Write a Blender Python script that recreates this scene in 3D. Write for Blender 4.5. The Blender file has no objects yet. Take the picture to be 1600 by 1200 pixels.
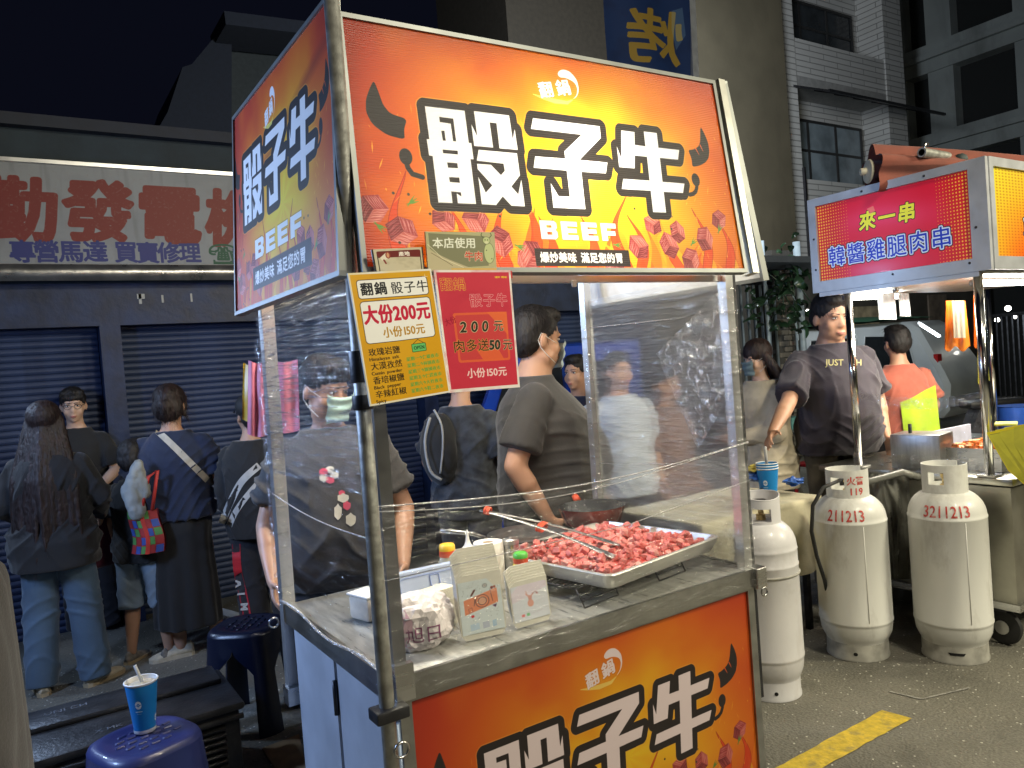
# Night-market food cart scene, built procedurally (Blender 4.5)
import bpy, bmesh, math, random
import numpy as np
from mathutils import Vector, Matrix, noise as mnoise
from mathutils.bvhtree import BVHTree
random.seed(7)
rng = np.random.default_rng(7)
SC = bpy.context.scene
COL = SC.collection
PI = math.pi

# ---------------------------------------------------------------- camera
FPX = 1215.0
ROT = np.array([[0.83669996, 0.07724353, -0.54218688], [-0.54238722, -0.0201927, -0.83988592], [-0.07582397, 0.99680775, 0.02500068]])
CAMP = np.array([0.0, 0.0, 1.6])
cam = bpy.data.cameras.new('camera')
cam.sensor_width = 36.0
cam.lens = FPX * 36.0 / 1600.0
cam.clip_start = 0.05
cam.clip_end = 500
camo = bpy.data.objects.new('camera', cam)
COL.objects.link(camo)
mw = Matrix([list(ROT[0]), list(ROT[1]), list(ROT[2])]).to_4x4()
mw.translation = Vector(CAMP)
camo.matrix_world = mw
SC.camera = camo

# ---------------------------------------------------------------- night sky
world = bpy.data.worlds.new('World')
SC.world = world
world.use_nodes = True
wn = world.node_tree
wn.nodes.clear()
wo = wn.nodes.new('ShaderNodeOutputWorld')
bg = wn.nodes.new('ShaderNodeBackground')
sky = wn.nodes.new('ShaderNodeTexSky')
sky.sky_type = 'NISHITA'
sky.sun_disc = False
sky.sun_elevation = math.radians(-4)
sky.sun_rotation = math.radians(200)
bg.inputs[1].default_value = 0.06
mx = wn.nodes.new('ShaderNodeMixRGB')
mx.inputs[0].default_value = 0.9
mx.inputs[2].default_value = (0.050, 0.060, 0.135, 1)
wn.links.new(sky.outputs[0], mx.inputs[1])
wn.links.new(mx.outputs[0], bg.inputs[0])
wn.links.new(bg.outputs[0], wo.inputs[0])

# ---------------------------------------------------------------- light of the market's lamps
def area(name, loc, target, power, size, col, sy=None, spread=None):
    l = bpy.data.lights.new(name, 'AREA')
    l.energy = power
    l.size = size
    if sy:
        l.shape = 'RECTANGLE'
        l.size_y = sy
    l.color = col
    if spread: l.spread = math.radians(spread)
    o = bpy.data.objects.new(name, l)
    COL.objects.link(o)
    o.location = loc
    d = Vector(target) - Vector(loc)
    o.rotation_euler = d.to_track_quat('-Z', 'Y').to_euler()
    return o
def point(name, loc, power, r, col):
    l = bpy.data.lights.new(name, 'POINT')
    l.energy = power
    l.shadow_soft_size = r
    l.color = col
    o = bpy.data.objects.new(name, l)
    COL.objects.link(o)
    o.location = loc
    return o
WARM = (1.0, 0.86, 0.66)
COOL = (0.50, 0.68, 1.0)
area('market_lamp_behind', (2.6, -1.0, 4.7), (2.4, 2.4, 0.5), 150, 0.6, (1.0, 0.92, 0.72))
area('market_lamp_left', (-1.3, 3.5, 2.2), (0.9, 2.9, 1.3), 70, 0.5, (0.40, 0.58, 1.0))
point('cart_lamp', (1.43, 1.90, 2.10), 46, 0.045, (1.0, 0.93, 0.76))
area('vendor_fill', (1.15, 2.50, 2.43), (1.1, 2.45, 1.0), 26, 0.6, (1.0, 0.93, 0.80), 0.04)  # unseen fill added under the roof to brighten the vendor
area('street_glow_right', (5.8, -1.6, 3.7), (3.6, 2.2, 0.4), 210, 0.7, (1.0, 0.92, 0.68))
area('market_lamp_front', (1.6, -3.6, 2.7), (2.6, 2.4, 0.7), 34, 0.35, (1.0, 0.93, 0.74))
area('film_glint_light', (-0.8, 5.4, 2.3), (0.8, 2.4, 1.5), 26, 0.14, (0.50, 0.68, 1.0))  # added unseen light, placed to throw glints on the left film
area('street_glow_far', (7.0, 6.0, 5.5), (9.0, 16.0, 5.0), 430, 1.5, (0.85, 0.92, 1.0))

SC.view_settings.view_transform = 'Standard'
SC.view_settings.look = 'None'
SC.view_settings.exposure = 0.0
SC.view_settings.gamma = 1.0
SC.view_settings.use_curve_mapping = False
SC.cycles.max_bounces = 8
SC.cycles.transparent_max_bounces = 24
SC.cycles.caustics_reflective = False
SC.cycles.caustics_refractive = False
SC.cycles.sample_clamp_indirect = 4.0
SC.cycles.use_denoising = True

# ---------------------------------------------------------------- placing helpers (a sight line met with a real plane)
def ray(u, v):
    return ROT @ np.array([u - 800.0, -(v - 600.0), -FPX]) / FPX
def at(u, v, x=None, y=None, z=None, d=None):
    r = ray(u, v)
    if d is not None: return Vector(CAMP + r * d)
    if z is not None: t = (z - CAMP[2]) / r[2]
    elif x is not None: t = (x - CAMP[0]) / r[0]
    else: t = (y - CAMP[1]) / r[1]
    return Vector(CAMP + r * t)

# ---------------------------------------------------------------- mesh helpers
def tag(o, label=None, cat=None, group=None, kind=None):
    if label: o['label'] = label
    if cat: o['category'] = cat
    if group: o['group'] = group
    if kind: o['kind'] = kind
    return o
def thing(name, label, cat, loc=(0, 0, 0), group=None):
    o = bpy.data.objects.new(name, None)
    o.empty_display_size = 0.1
    COL.objects.link(o)
    o.location = loc
    return tag(o, label, cat, group)
def wloc(o):
    v = Vector((0, 0, 0))
    while o is not None:
        v += o.location
        o = o.parent
    return v
class MB:
    def __init__(s):
        s.v = []; s.f = []; s.uv = None
    def add(s, vs, fs):
        n = len(s.v)
        s.v += [tuple(p) for p in vs]
        s.f += [tuple(i + n for i in f) for f in fs]
        return s
    def box(s, c, d, R=None):
        x, y, z = d[0] / 2, d[1] / 2, d[2] / 2
        vs = [Vector((a * x, b * y, e * z)) for e in (-1, 1) for b in (-1, 1) for a in (-1, 1)]
        if R is not None: vs = [R @ v for v in vs]
        c = Vector(c)
        return s.add([v + c for v in vs], [(0, 2, 3, 1), (4, 5, 7, 6), (0, 1, 5, 4), (2, 6, 7, 3), (0, 4, 6, 2), (1, 3, 7, 5)])
    def bb(s, a, b):
        a = Vector(a); b = Vector(b)
        return s.box((a + b) / 2, (abs(b.x - a.x), abs(b.y - a.y), abs(b.z - a.z)))
    def bevbox(s, c, d, r=0.01, R=None, seg=2):
        bm = bmesh.new()
        bmesh.ops.create_cube(bm, size=1)
        for v in bm.verts: v.co = Vector((v.co.x * d[0], v.co.y * d[1], v.co.z * d[2]))
        bmesh.ops.bevel(bm, geom=list(bm.edges), offset=r, segments=seg, profile=0.5, affect='EDGES')
        vs = [(R @ v.co if R is not None else v.co.copy()) + Vector(c) for v in bm.verts]
        bm.verts.index_update()
        fs = [[v.index for v in f.verts] for f in bm.faces]
        bm.free()
        return s.add(vs, fs)
    def beam(s, a, b, w, h, up=(0, 0, 1)):
        a = Vector(a); b = Vector(b)
        d = (b - a); L = d.length; d.normalize()
        up = Vector(up)
        if abs(d.dot(up)) > 0.98: up = Vector((0, 1, 0))
        sd = d.cross(up).normalized(); u2 = sd.cross(d)
        R = Matrix((sd, d, u2)).transposed()
        return s.box((a + b) / 2, (w, L, h), R)
    def tube(s, pts, r, n=10, cap=True, closed=False):
        pts = [Vector(p) for p in pts]
        k = len(pts)
        rr = r if isinstance(r, (list, tuple)) else [r] * k
        rings = []
        t0 = (pts[1] - pts[0]).normalized()
        up = Vector((0, 0, 1)) if abs(t0.z) < 0.9 else Vector((1, 0, 0))
        nrm = t0.cross(up).normalized()
        for i, p in enumerate(pts):
            a = pts[max(i - 1, 0)] if not closed else pts[(i - 1) % k]
            b = pts[min(i + 1, k - 1)] if not closed else pts[(i + 1) % k]
            t = (b - a).normalized()
            nrm = (nrm - t * nrm.dot(t)).normalized()
            bi = t.cross(nrm)
            rings.append([p + (nrm * math.cos(2 * PI * j / n) + bi * math.sin(2 * PI * j / n)) * rr[i] for j in range(n)])
        return s.loft(rings, cap, closed)
    def loft(s, rings, cap=True, closed=False):
        n = len(rings[0]); k = len(rings)
        vs = [p for r in rings for p in r]
        fs = []
        for i in range(k if closed else k - 1):
            i2 = (i + 1) % k
            for j in range(n):
                j2 = (j + 1) % n
                fs.append((i * n + j, i * n + j2, i2 * n + j2, i2 * n + j))
        if cap and not closed:
            fs.append(tuple(reversed(range(n))))
            fs.append(tuple((k - 1) * n + j for j in range(n)))
        return s.add(vs, fs)
    def lathe(s, prof, c, n=32, R=None, sx=1, sy=1, cap=True):
        rings = []
        c = Vector(c)
        for (r, z) in prof:
            ring = []
            for j in range(n):
                v = Vector((math.cos(2 * PI * j / n) * r * sx, math.sin(2 * PI * j / n) * r * sy, z))
                if R is not None: v = R @ v
                ring.append(v + c)
            rings.append(ring)
        return s.loft(rings, cap)
    def grid(s, fn, nu, nv):
        vs = [fn(i / nu, j / nv) for j in range(nv + 1) for i in range(nu + 1)]
        fs = [(j * (nu + 1) + i, j * (nu + 1) + i + 1, (j + 1) * (nu + 1) + i + 1, (j + 1) * (nu + 1) + i) for j in range(nv) for i in range(nu)]
        return s.add(vs, fs)
    def prism(s, poly, fn, h):
        # poly: 2D points, fn(x, y, z) -> 3D, thickness h
        n = len(poly)
        vs = [fn(x, y, 0) for x, y in poly] + [fn(x, y, h) for x, y in poly]
        fs = [tuple(reversed(range(n))), tuple(range(n, 2 * n))] + [(i, (i + 1) % n, n + (i + 1) % n, n + i) for i in range(n)]
        return s.add(vs, fs)
    def quad(s, a, b, c, d):
        return s.add([a, b, c, d], [(0, 1, 2, 3)])
    def build(s, name, mat, parent=None, smooth=False, origin=None, label=None, cat=None, group=None, kind=None, sm_angle=None):
        off = wloc(parent) if parent is not None else Vector((0, 0, 0))
        org = Vector(origin) if origin is not None else (off if parent is not None else None)
        if org is None:
            A = np.array([tuple(v) for v in s.v]); lo, hi = A.min(0), A.max(0)
            org = Vector(((lo[0] + hi[0]) / 2, (lo[1] + hi[1]) / 2, lo[2]))
        me = bpy.data.meshes.new(name)
        me.from_pydata([(p[0] - org[0], p[1] - org[1], p[2] - org[2]) for p in s.v], [], s.f)
        if s.uv is not None:
            ul = me.uv_layers.new(name='UVMap')
            for i, l in enumerate(me.loops): ul.data[i].uv = s.uv[l.vertex_index]
        if smooth:
            for p in me.polygons: p.use_smooth = True
            if sm_angle: me.set_sharp_from_angle(angle=math.radians(sm_angle))
        me.materials.append(mat)
        me.update()
        o = bpy.data.objects.new(name, me)
        COL.objects.link(o)
        o.parent = parent
        o.location = org - off
        return tag(o, label, cat, group, kind)
def dup(o, parent=None, loc=None, label=None):
    c = o.copy()
    COL.objects.link(c)
    c.parent = parent
    if loc is not None: c.location = loc
    if label: c['label'] = label
    for ch in list(o.children):
        dup(ch, c)
    return c
def picture(name, mat, parent, p00, p10, p11, p01, nrm_off=0.0, **kw):
    """flat printed sheet with uv; corners bottom-left, bottom-right, top-right, top-left"""
    m = MB()
    m.quad(p00, p10, p11, p01)
    m.uv = [(0, 0), (1, 0), (1, 1), (0, 1)]
    return m.build(name, mat, parent, **kw)

# ---------------------------------------------------------------- materials
_M = {}
def M(name, col, rough=0.5, metal=0.0, var=0.12, scale=12.0, bump=0.0, bscale=None, stretch=(1, 1, 1), **kw):
    if name in _M: return _M[name]
    m = bpy.data.materials.new(name)
    m.use_nodes = True
    nt = m.node_tree
    b = nt.nodes['Principled BSDF']
    L = nt.links.new
    tc = nt.nodes.new('ShaderNodeTexCoord')
    mp = nt.nodes.new('ShaderNodeMapping')
    mp.inputs['Scale'].default_value = stretch
    L(tc.outputs['Object'], mp.inputs[0])
    nz = nt.nodes.new('ShaderNodeTexNoise')
    nz.inputs['Scale'].default_value = scale
    nz.inputs['Detail'].default_value = 5
    L(mp.outputs[0], nz.inputs[0])
    rp = nt.nodes.new('ShaderNodeValToRGB')
    c0 = [max(0, c * (1 - var)) for c in col]; c1 = [min(1, c * (1 + var)) for c in col]
    rp.color_ramp.elements[0].position = 0.35; rp.color_ramp.elements[0].color = (*c0, 1)
    rp.color_ramp.elements[1].position = 0.65; rp.color_ramp.elements[1].color = (*c1, 1)
    L(nz.outputs[0], rp.inputs[0])
    if 'stain' in kw:
        sc_, amt, col2, st2 = kw['stain']
        ms = nt.nodes.new('ShaderNodeMapping'); ms.inputs['Scale'].default_value = st2; L(tc.outputs['Object'], ms.inputs[0])
        ns = nt.nodes.new('ShaderNodeTexNoise'); ns.inputs['Scale'].default_value = sc_; ns.inputs['Detail'].default_value = 9; ns.inputs['Roughness'].default_value = .68; ns.inputs['Distortion'].default_value = .4
        L(ms.outputs[0], ns.inputs[0])
        rs = nt.nodes.new('ShaderNodeMapRange'); rs.inputs['From Min'].default_value = .52; rs.inputs['From Max'].default_value = .70; rs.inputs['To Max'].default_value = amt; L(ns.outputs[0], rs.inputs[0])
        mm_ = nt.nodes.new('ShaderNodeMixRGB'); mm_.inputs[2].default_value = (*col2, 1); L(rs.outputs[0], mm_.inputs[0]); L(rp.outputs[0], mm_.inputs[1]); L(mm_.outputs[0], b.inputs['Base Color'])
    else: L(rp.outputs[0], b.inputs['Base Color'])
    b.inputs['Roughness'].default_value = rough
    if kw.get('rvar', 0.1):
        mr = nt.nodes.new('ShaderNodeMapRange')
        mr.inputs['To Min'].default_value = max(0.02, rough - kw.get('rvar', 0.1)); mr.inputs['To Max'].default_value = min(1, rough + kw.get('rvar', 0.1))
        L(nz.outputs[0], mr.inputs[0]); L(mr.outputs[0], b.inputs['Roughness'])
    b.inputs['Metallic'].default_value = metal
    if bump:
        n2 = nt.nodes.new('ShaderNodeTexNoise')
        n2.inputs['Scale'].default_value = bscale or scale * 4
        n2.inputs['Detail'].default_value = 4
        L(mp.outputs[0], n2.inputs[0])
        bp = nt.nodes.new('ShaderNodeBump')
        bp.inputs['Strength'].default_value = bump
        bp.inputs['Distance'].default_value = kw.get('bdist', 0.01)
        L(n2.outputs[0], bp.inputs['Height'])
        L(bp.outputs[0], b.inputs['Normal'])
    if 'wrinkle' in kw:
        n3 = nt.nodes.new('ShaderNodeTexNoise'); n3.noise_type = 'RIDGED_MULTIFRACTAL'
        n3.inputs['Scale'].default_value = 3.2; n3.inputs['Detail'].default_value = 2; n3.inputs['Distortion'].default_value = .8
        m3 = nt.nodes.new('ShaderNodeMapping'); m3.inputs['Scale'].default_value = (1, 1, 1.8); m3.inputs['Rotation'].default_value = (.4, .5, 0)
        L(tc.outputs['Object'], m3.inputs[0]); L(m3.outputs[0], n3.inputs[0])
        b3 = nt.nodes.new('ShaderNodeBump'); b3.inputs['Strength'].default_value = kw['wrinkle']; b3.inputs['Distance'].default_value = .02
        L(n3.outputs[0], b3.inputs['Height'])
        if bump: L(bp.outputs[0], b3.inputs['Normal'])
        L(b3.outputs[0], b.inputs['Normal'])
    if 'coat' in kw: b.inputs['Coat Weight'].default_value = kw['coat']
    if 'sss' in kw:
        b.inputs['Subsurface Weight'].default_value = kw['sss']
        b.inputs['Subsurface Radius'].default_value = (0.02, 0.008, 0.004)
        b.inputs['Subsurface Scale'].default_value = kw.get('ssscale', 0.3)
    if 'emit' in kw:
        b.inputs['Emission Color'].default_value = (*kw['emit'], 1)
        b.inputs['Emission Strength'].default_value = kw.get('es', 1.0)
    if 'sheen' in kw: b.inputs['Sheen Weight'].default_value = kw['sheen']
    if 'spec' in kw: b.inputs['Specular IOR Level'].default_value = kw['spec']
    if 'trans' in kw: b.inputs['Transmission Weight'].default_value = kw['trans']
    if 'alpha' in kw: b.inputs['Alpha'].default_value = kw['alpha']
    _M[name] = m
    return m
def Mimg(name, img, rough=0.35, transl=0.0, rib=0.0, coat=0.0, spec=0.5, emis=0.0, tint=None):
    m = bpy.data.materials.new(name)
    m.use_nodes = True
    nt = m.node_tree; L = nt.links.new
    b = nt.nodes['Principled BSDF']
    out = [n for n in nt.nodes if n.type == 'OUTPUT_MATERIAL'][0]
    tx = nt.nodes.new('ShaderNodeTexImage'); tx.image = img
    uv = nt.nodes.new('ShaderNodeTexCoord')
    L(uv.outputs['UV'], tx.inputs[0])
    if tint:
        tm = nt.nodes.new('ShaderNodeMixRGB'); tm.blend_type = 'MULTIPLY'; tm.inputs[0].default_value = 1; tm.inputs[2].default_value = (*tint, 1); L(tx.outputs[0], tm.inputs[1]); L(tm.outputs[0], b.inputs['Base Color'])
    else: L(tx.outputs[0], b.inputs['Base Color'])
    b.inputs['Roughness'].default_value = rough
    b.inputs['Specular IOR Level'].default_value = spec
    b.inputs['Coat Weight'].default_value = coat
    if emis:
        L(tx.outputs[0], b.inputs['Emission Color']); b.inputs['Emission Strength'].default_value = emis
    nz = nt.nodes.new('ShaderNodeTexNoise'); nz.inputs['Scale'].default_value = 6
    L(uv.outputs['Object'], nz.inputs[0])
    bp = nt.nodes.new('ShaderNodeBump'); bp.inputs['Strength'].default_value = 0.12; bp.inputs['Distance'].default_value = 0.01
    L(nz.outputs[0], bp.inputs['Height'])
    last = bp
    if rib:
        wv = nt.nodes.new('ShaderNodeTexWave'); wv.bands_direction = 'Z'; wv.inputs['Scale'].default_value = 50
        L(uv.outputs['Object'], wv.inputs[0])
        b2 = nt.nodes.new('ShaderNodeBump'); b2.inputs['Strength'].default_value = rib; b2.inputs['Distance'].default_value = 0.002
        L(wv.outputs[0], b2.inputs['Height']); L(bp.outputs[0], b2.inputs['Normal'])
        last = b2
    L(last.outputs[0], b.inputs['Normal'])
    if transl:
        tr = nt.nodes.new('ShaderNodeBsdfTranslucent')
        L(tx.outputs[0], tr.inputs[0])
        ms = nt.nodes.new('ShaderNodeMixShader'); ms.inputs[0].default_value = transl
        L(b.outputs[0], ms.inputs[1]); L(tr.outputs[0], ms.inputs[2]); L(ms.outputs[0], out.inputs[0])
    return m
def Memit(name, col, st):
    m = bpy.data.materials.new(name); m.use_nodes = True
    nt = m.node_tree; nt.nodes.clear()
    e = nt.nodes.new('ShaderNodeEmission'); e.inputs[0].default_value = (*col, 1); e.inputs[1].default_value = st
    o = nt.nodes.new('ShaderNodeOutputMaterial'); nt.links.new(e.outputs[0], o.inputs[0])
    return m
# ---------------------------------------------------------------- printed artwork, painted in memory
def srgb(r, g, b): return np.array([r, g, b], float) / 255.0
def vnoise(H, W, sx, sy, seed=0, oct=3):
    r = np.random.default_rng(seed); out = np.zeros((H, W)); amp = 1; tot = 0
    for o in range(oct):
        gx = int(max(2, W / sx * 2 ** o)) + 2; gy = int(max(2, H / sy * 2 ** o)) + 2
        g = r.random((gy, gx))
        yy = np.linspace(0, gy - 1.001, H); xx = np.linspace(0, gx - 1.001, W)
        y0 = yy.astype(int); x0 = xx.astype(int); fy = yy - y0; fx = xx - x0
        fy = (fy * fy * (3 - 2 * fy))[:, None]; fx = (fx * fx * (3 - 2 * fx))[None, :]
        a = g[np.ix_(y0, x0)]; b = g[np.ix_(y0, x0 + 1)]; c = g[np.ix_(y0 + 1, x0)]; d = g[np.ix_(y0 + 1, x0 + 1)]
        out += amp * ((a * (1 - fx) + b * fx) * (1 - fy) + (c * (1 - fx) + d * fx) * fy); tot += amp; amp *= .5
    return out / tot
_G = {}
def glyphs(s):
    if s in _G: return _G[s]
    c = bpy.data.curves.new('t', 'FONT'); c.body = s; c.size = 1; c.resolution_u = 3
    o = bpy.data.objects.new('t', c); COL.objects.link(o)
    dg = bpy.context.evaluated_depsgraph_get(); dg.update()
    me = bpy.data.meshes.new_from_object(o.evaluated_get(dg))
    V = np.array([v.co[:2] for v in me.vertices]) if len(me.vertices) else np.zeros((0, 2))
    me.calc_loop_triangles()
    T = np.array([t.vertices[:] for t in me.loop_triangles]) if len(me.loop_triangles) else np.zeros((0, 3), int)
    bpy.data.objects.remove(o); bpy.data.meshes.remove(me); bpy.data.curves.remove(c)
    _G[s] = (V, T)
    return _G[s]
class Canvas:
    def __init__(s, W, H, col=(255, 255, 255)):
        s.W = W; s.H = H; s.a = np.ones((H, W, 3)) * srgb(*col)
        s.Y, s.X = np.mgrid[0:H, 0:W].astype(float)
    def over(s, m, col, al=1.0):
        m = np.clip(m, 0, 1)[..., None] * al
        c = srgb(*col) if isinstance(col, tuple) else col
        s.a = s.a * (1 - m) + c * m
    def tri(s, m, P, ss=2):
        x0 = int(max(0, math.floor(P[:, 0].min()))); x1 = int(min(s.W, math.ceil(P[:, 0].max()) + 1))
        y0 = int(max(0, math.floor(P[:, 1].min()))); y1 = int(min(s.H, math.ceil(P[:, 1].max()) + 1))
        if x1 <= x0 or y1 <= y0: return
        (ax, ay), (bx, by), (cx, cy) = P
        d = (bx - ax) * (cy - ay) - (by - ay) * (cx - ax)
        if abs(d) < 1e-9: return
        if d < 0: bx, by, cx, cy = cx, cy, bx, by
        xs = x0 + (np.arange((x1 - x0) * ss) + .5) / ss; ys = (y0 + (np.arange((y1 - y0) * ss) + .5) / ss)[:, None]
        w = ((bx - ax) * (ys - ay) - (by - ay) * (xs - ax) >= 0) & ((cx - bx) * (ys - by) - (cy - by) * (xs - bx) >= 0) & ((ax - cx) * (ys - cy) - (ay - cy) * (xs - cx) >= 0)
        w = w.reshape(y1 - y0, ss, x1 - x0, ss).mean((1, 3))
        m[y0:y1, x0:x1] = np.minimum(1, m[y0:y1, x0:x1] + w)
    def pmask(s, poly, ss=3):
        P = np.array(poly, float)
        x0 = int(max(0, math.floor(P[:, 0].min()))); x1 = int(min(s.W, math.ceil(P[:, 0].max()) + 1))
        y0 = int(max(0, math.floor(P[:, 1].min()))); y1 = int(min(s.H, math.ceil(P[:, 1].max()) + 1))
        m = np.zeros((s.H, s.W))
        if x1 <= x0 or y1 <= y0: return m
        xs = x0 + (np.arange((x1 - x0) * ss) + .5) / ss; ys = (y0 + (np.arange((y1 - y0) * ss) + .5) / ss)[:, None]
        ins = np.zeros((len(ys), len(xs)), bool)
        for i in range(len(P)):
            ax, ay = P[i]; bx, by = P[(i + 1) % len(P)]
            if ay == by: continue
            c = ((ay > ys) != (by > ys)) & (xs < (bx - ax) * (ys - ay) / (by - ay) + ax)
            ins ^= c
        m[y0:y1, x0:x1] = ins.reshape(y1 - y0, ss, x1 - x0, ss).mean((1, 3))
        return m
    def win(s, x0, y0, x1, y1, fn, col, al):
        x0 = int(max(0, x0 - 3)); y0 = int(max(0, y0 - 3)); x1 = int(min(s.W, x1 + 4)); y1 = int(min(s.H, y1 + 4))
        if x1 <= x0 or y1 <= y0: return
        w = Canvas.__new__(Canvas); w.W = x1 - x0; w.H = y1 - y0; w.X = s.X[y0:y1, x0:x1] - x0; w.Y = s.Y[y0:y1, x0:x1] - y0
        m = np.clip(fn(w, x0, y0), 0, 1)[..., None] * al
        s.a[y0:y1, x0:x1] = s.a[y0:y1, x0:x1] * (1 - m) + srgb(*col) * m
    def poly(s, p, col, al=1.0):
        xs = [q[0] for q in p]; ys = [q[1] for q in p]
        s.win(min(xs), min(ys), max(xs), max(ys), lambda w, x0, y0: w.pmask([(a - x0, b - y0) for a, b in p]), col, al)
    def ell(s, cx, cy, rx, ry, col, al=1.0, soft=1.0):
        s.win(cx - rx - 1, cy - ry - 1, cx + rx + 1, cy + ry + 1, lambda w, x0, y0: np.clip(.5 - (np.sqrt(((w.X - cx + x0) / rx) ** 2 + ((w.Y - cy + y0) / ry) ** 2) - 1) * min(rx, ry) / soft, 0, 1), col, al)
    def lmask(s, pts, w, m=None):
        m = np.zeros((s.H, s.W)) if m is None else m
        n = len(pts)
        ws = w if isinstance(w, (list, tuple)) else [w] * n
        for i in range(n - 1):
            (ax, ay), (bx, by) = pts[i], pts[i + 1]
            r = max(ws[i], ws[i + 1]) / 2 + 2
            x0 = int(max(0, min(ax, bx) - r)); x1 = int(min(s.W, max(ax, bx) + r + 1)); y0 = int(max(0, min(ay, by) - r)); y1 = int(min(s.H, max(ay, by) + r + 1))
            if x1 <= x0 or y1 <= y0: continue
            X = s.X[y0:y1, x0:x1]; Y = s.Y[y0:y1, x0:x1]
            L2 = (bx - ax) ** 2 + (by - ay) ** 2 + 1e-9
            t = np.clip(((X - ax) * (bx - ax) + (Y - ay) * (by - ay)) / L2, 0, 1)
            d = np.hypot(X - ax - t * (bx - ax), Y - ay - t * (by - ay)) - (ws[i] * (1 - t) + ws[i + 1] * t) / 2
            m[y0:y1, x0:x1] = np.maximum(m[y0:y1, x0:x1], np.clip(.5 - d, 0, 1))
        return m
    def line(s, pts, w, col, al=1.0):
        xs = [q[0] for q in pts]; ys = [q[1] for q in pts]; r = (max(w) if isinstance(w, (list, tuple)) else w) / 2 + 1
        s.win(min(xs) - r, min(ys) - r, max(xs) + r, max(ys) + r, lambda q, x0, y0: q.lmask([(a - x0, b - y0) for a, b in pts], w), col, al)
    def rrect(s, x0, y0, x1, y1, r, col, al=1.0, border=0, bcol=None):
        def m(a0, b0, a1, b1, r):
            cx, cy = (a0 + a1) / 2, (b0 + b1) / 2
            qx = np.abs(s.X + .5 - cx) - (a1 - a0) / 2 + r; qy = np.abs(s.Y + .5 - cy) - (b1 - b0) / 2 + r
            d = np.hypot(np.maximum(qx, 0), np.maximum(qy, 0)) + np.minimum(np.maximum(qx, qy), 0) - r
            return np.clip(.5 - d, 0, 1)
        if border:
            s.over(m(x0, y0, x1, y1, r), bcol, al)
            s.over(m(x0 + border, y0 + border, x1 - border, y1 - border, max(1, r - border)), col, al)
        else: s.over(m(x0, y0, x1, y1, r), col, al)
    def dil(s, m, r):
        if r < .6: return m
        out = m.copy(); R = int(math.ceil(r))
        for dy in range(-R, R + 1):
            w = r * r - dy * dy
            if w < 0: continue
            w = int(round(math.sqrt(w)))
            p = np.pad(m, ((0, 0), (w + 1, w)))
            c = np.cumsum(p, 1)
            h = np.minimum(1, c[:, 2 * w + 1:] - c[:, :-2 * w - 1])
            h = h[:, :s.W]
            if dy >= 0: out[dy:] = np.maximum(out[dy:], h[:s.H - dy])
            else: out[:dy] = np.maximum(out[:dy], h[-dy:])
        return out
    def tmask(s, txt, fn):
        V, T = glyphs(txt)
        m = np.zeros((s.H, s.W))
        if len(T) == 0: return m
        P = fn(V)
        for t in T: s.tri(m, P[t])
        return m
    def text(s, txt, x, y, size, col, bold=0, out=0, ocol=None, rot=0, xs=1.0, sp=0.0, al=1.0, fit=None, shear=0.0, mirror=False, vert=False):
        """x, y: left baseline in pixels; size: em height in pixels"""
        m = np.zeros((s.H, s.W)); cx = 0.0
        ca, sa = math.cos(rot), math.sin(rot)
        adv = []
        for ch in txt:
            if ch == ' ': adv.append(.5); continue
            V, T = glyphs(ch)
            adv.append(1.02 if ord(ch) > 0x2e80 else (float(V[:, 0].max()) + .07 if len(V) else .5))
        tot = sum(adv) + sp * (len(txt) - 1)
        if fit: xs = fit / (tot * size)
        for ch, a in zip(txt, adv):
            if ch != ' ':
                V, T = glyphs(ch)
                X = (V[:, 0] + cx) * size * xs; Y = V[:, 1] * size; X = X + shear * Y
                if mirror: X = tot * size * xs - X
                P = np.stack([x + X * ca + Y * sa, y + X * sa - Y * ca], 1)
                for t in T: s.tri(m, P[t])
            cx += a + sp
        m = s.dil(m, bold)
        if out: s.over(s.dil(m, out), ocol, al)
        s.over(m, col, al)
        return m
    def image(s, name):
        im = bpy.data.images.new(name, s.W, s.H, alpha=False)
        a = np.ones((s.H, s.W, 4), np.float32); a[..., :3] = np.clip(s.a[::-1], 0, 1)
        im.pixels.foreach_set(a.ravel()); im.update(); im.pack()
        return im
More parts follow.
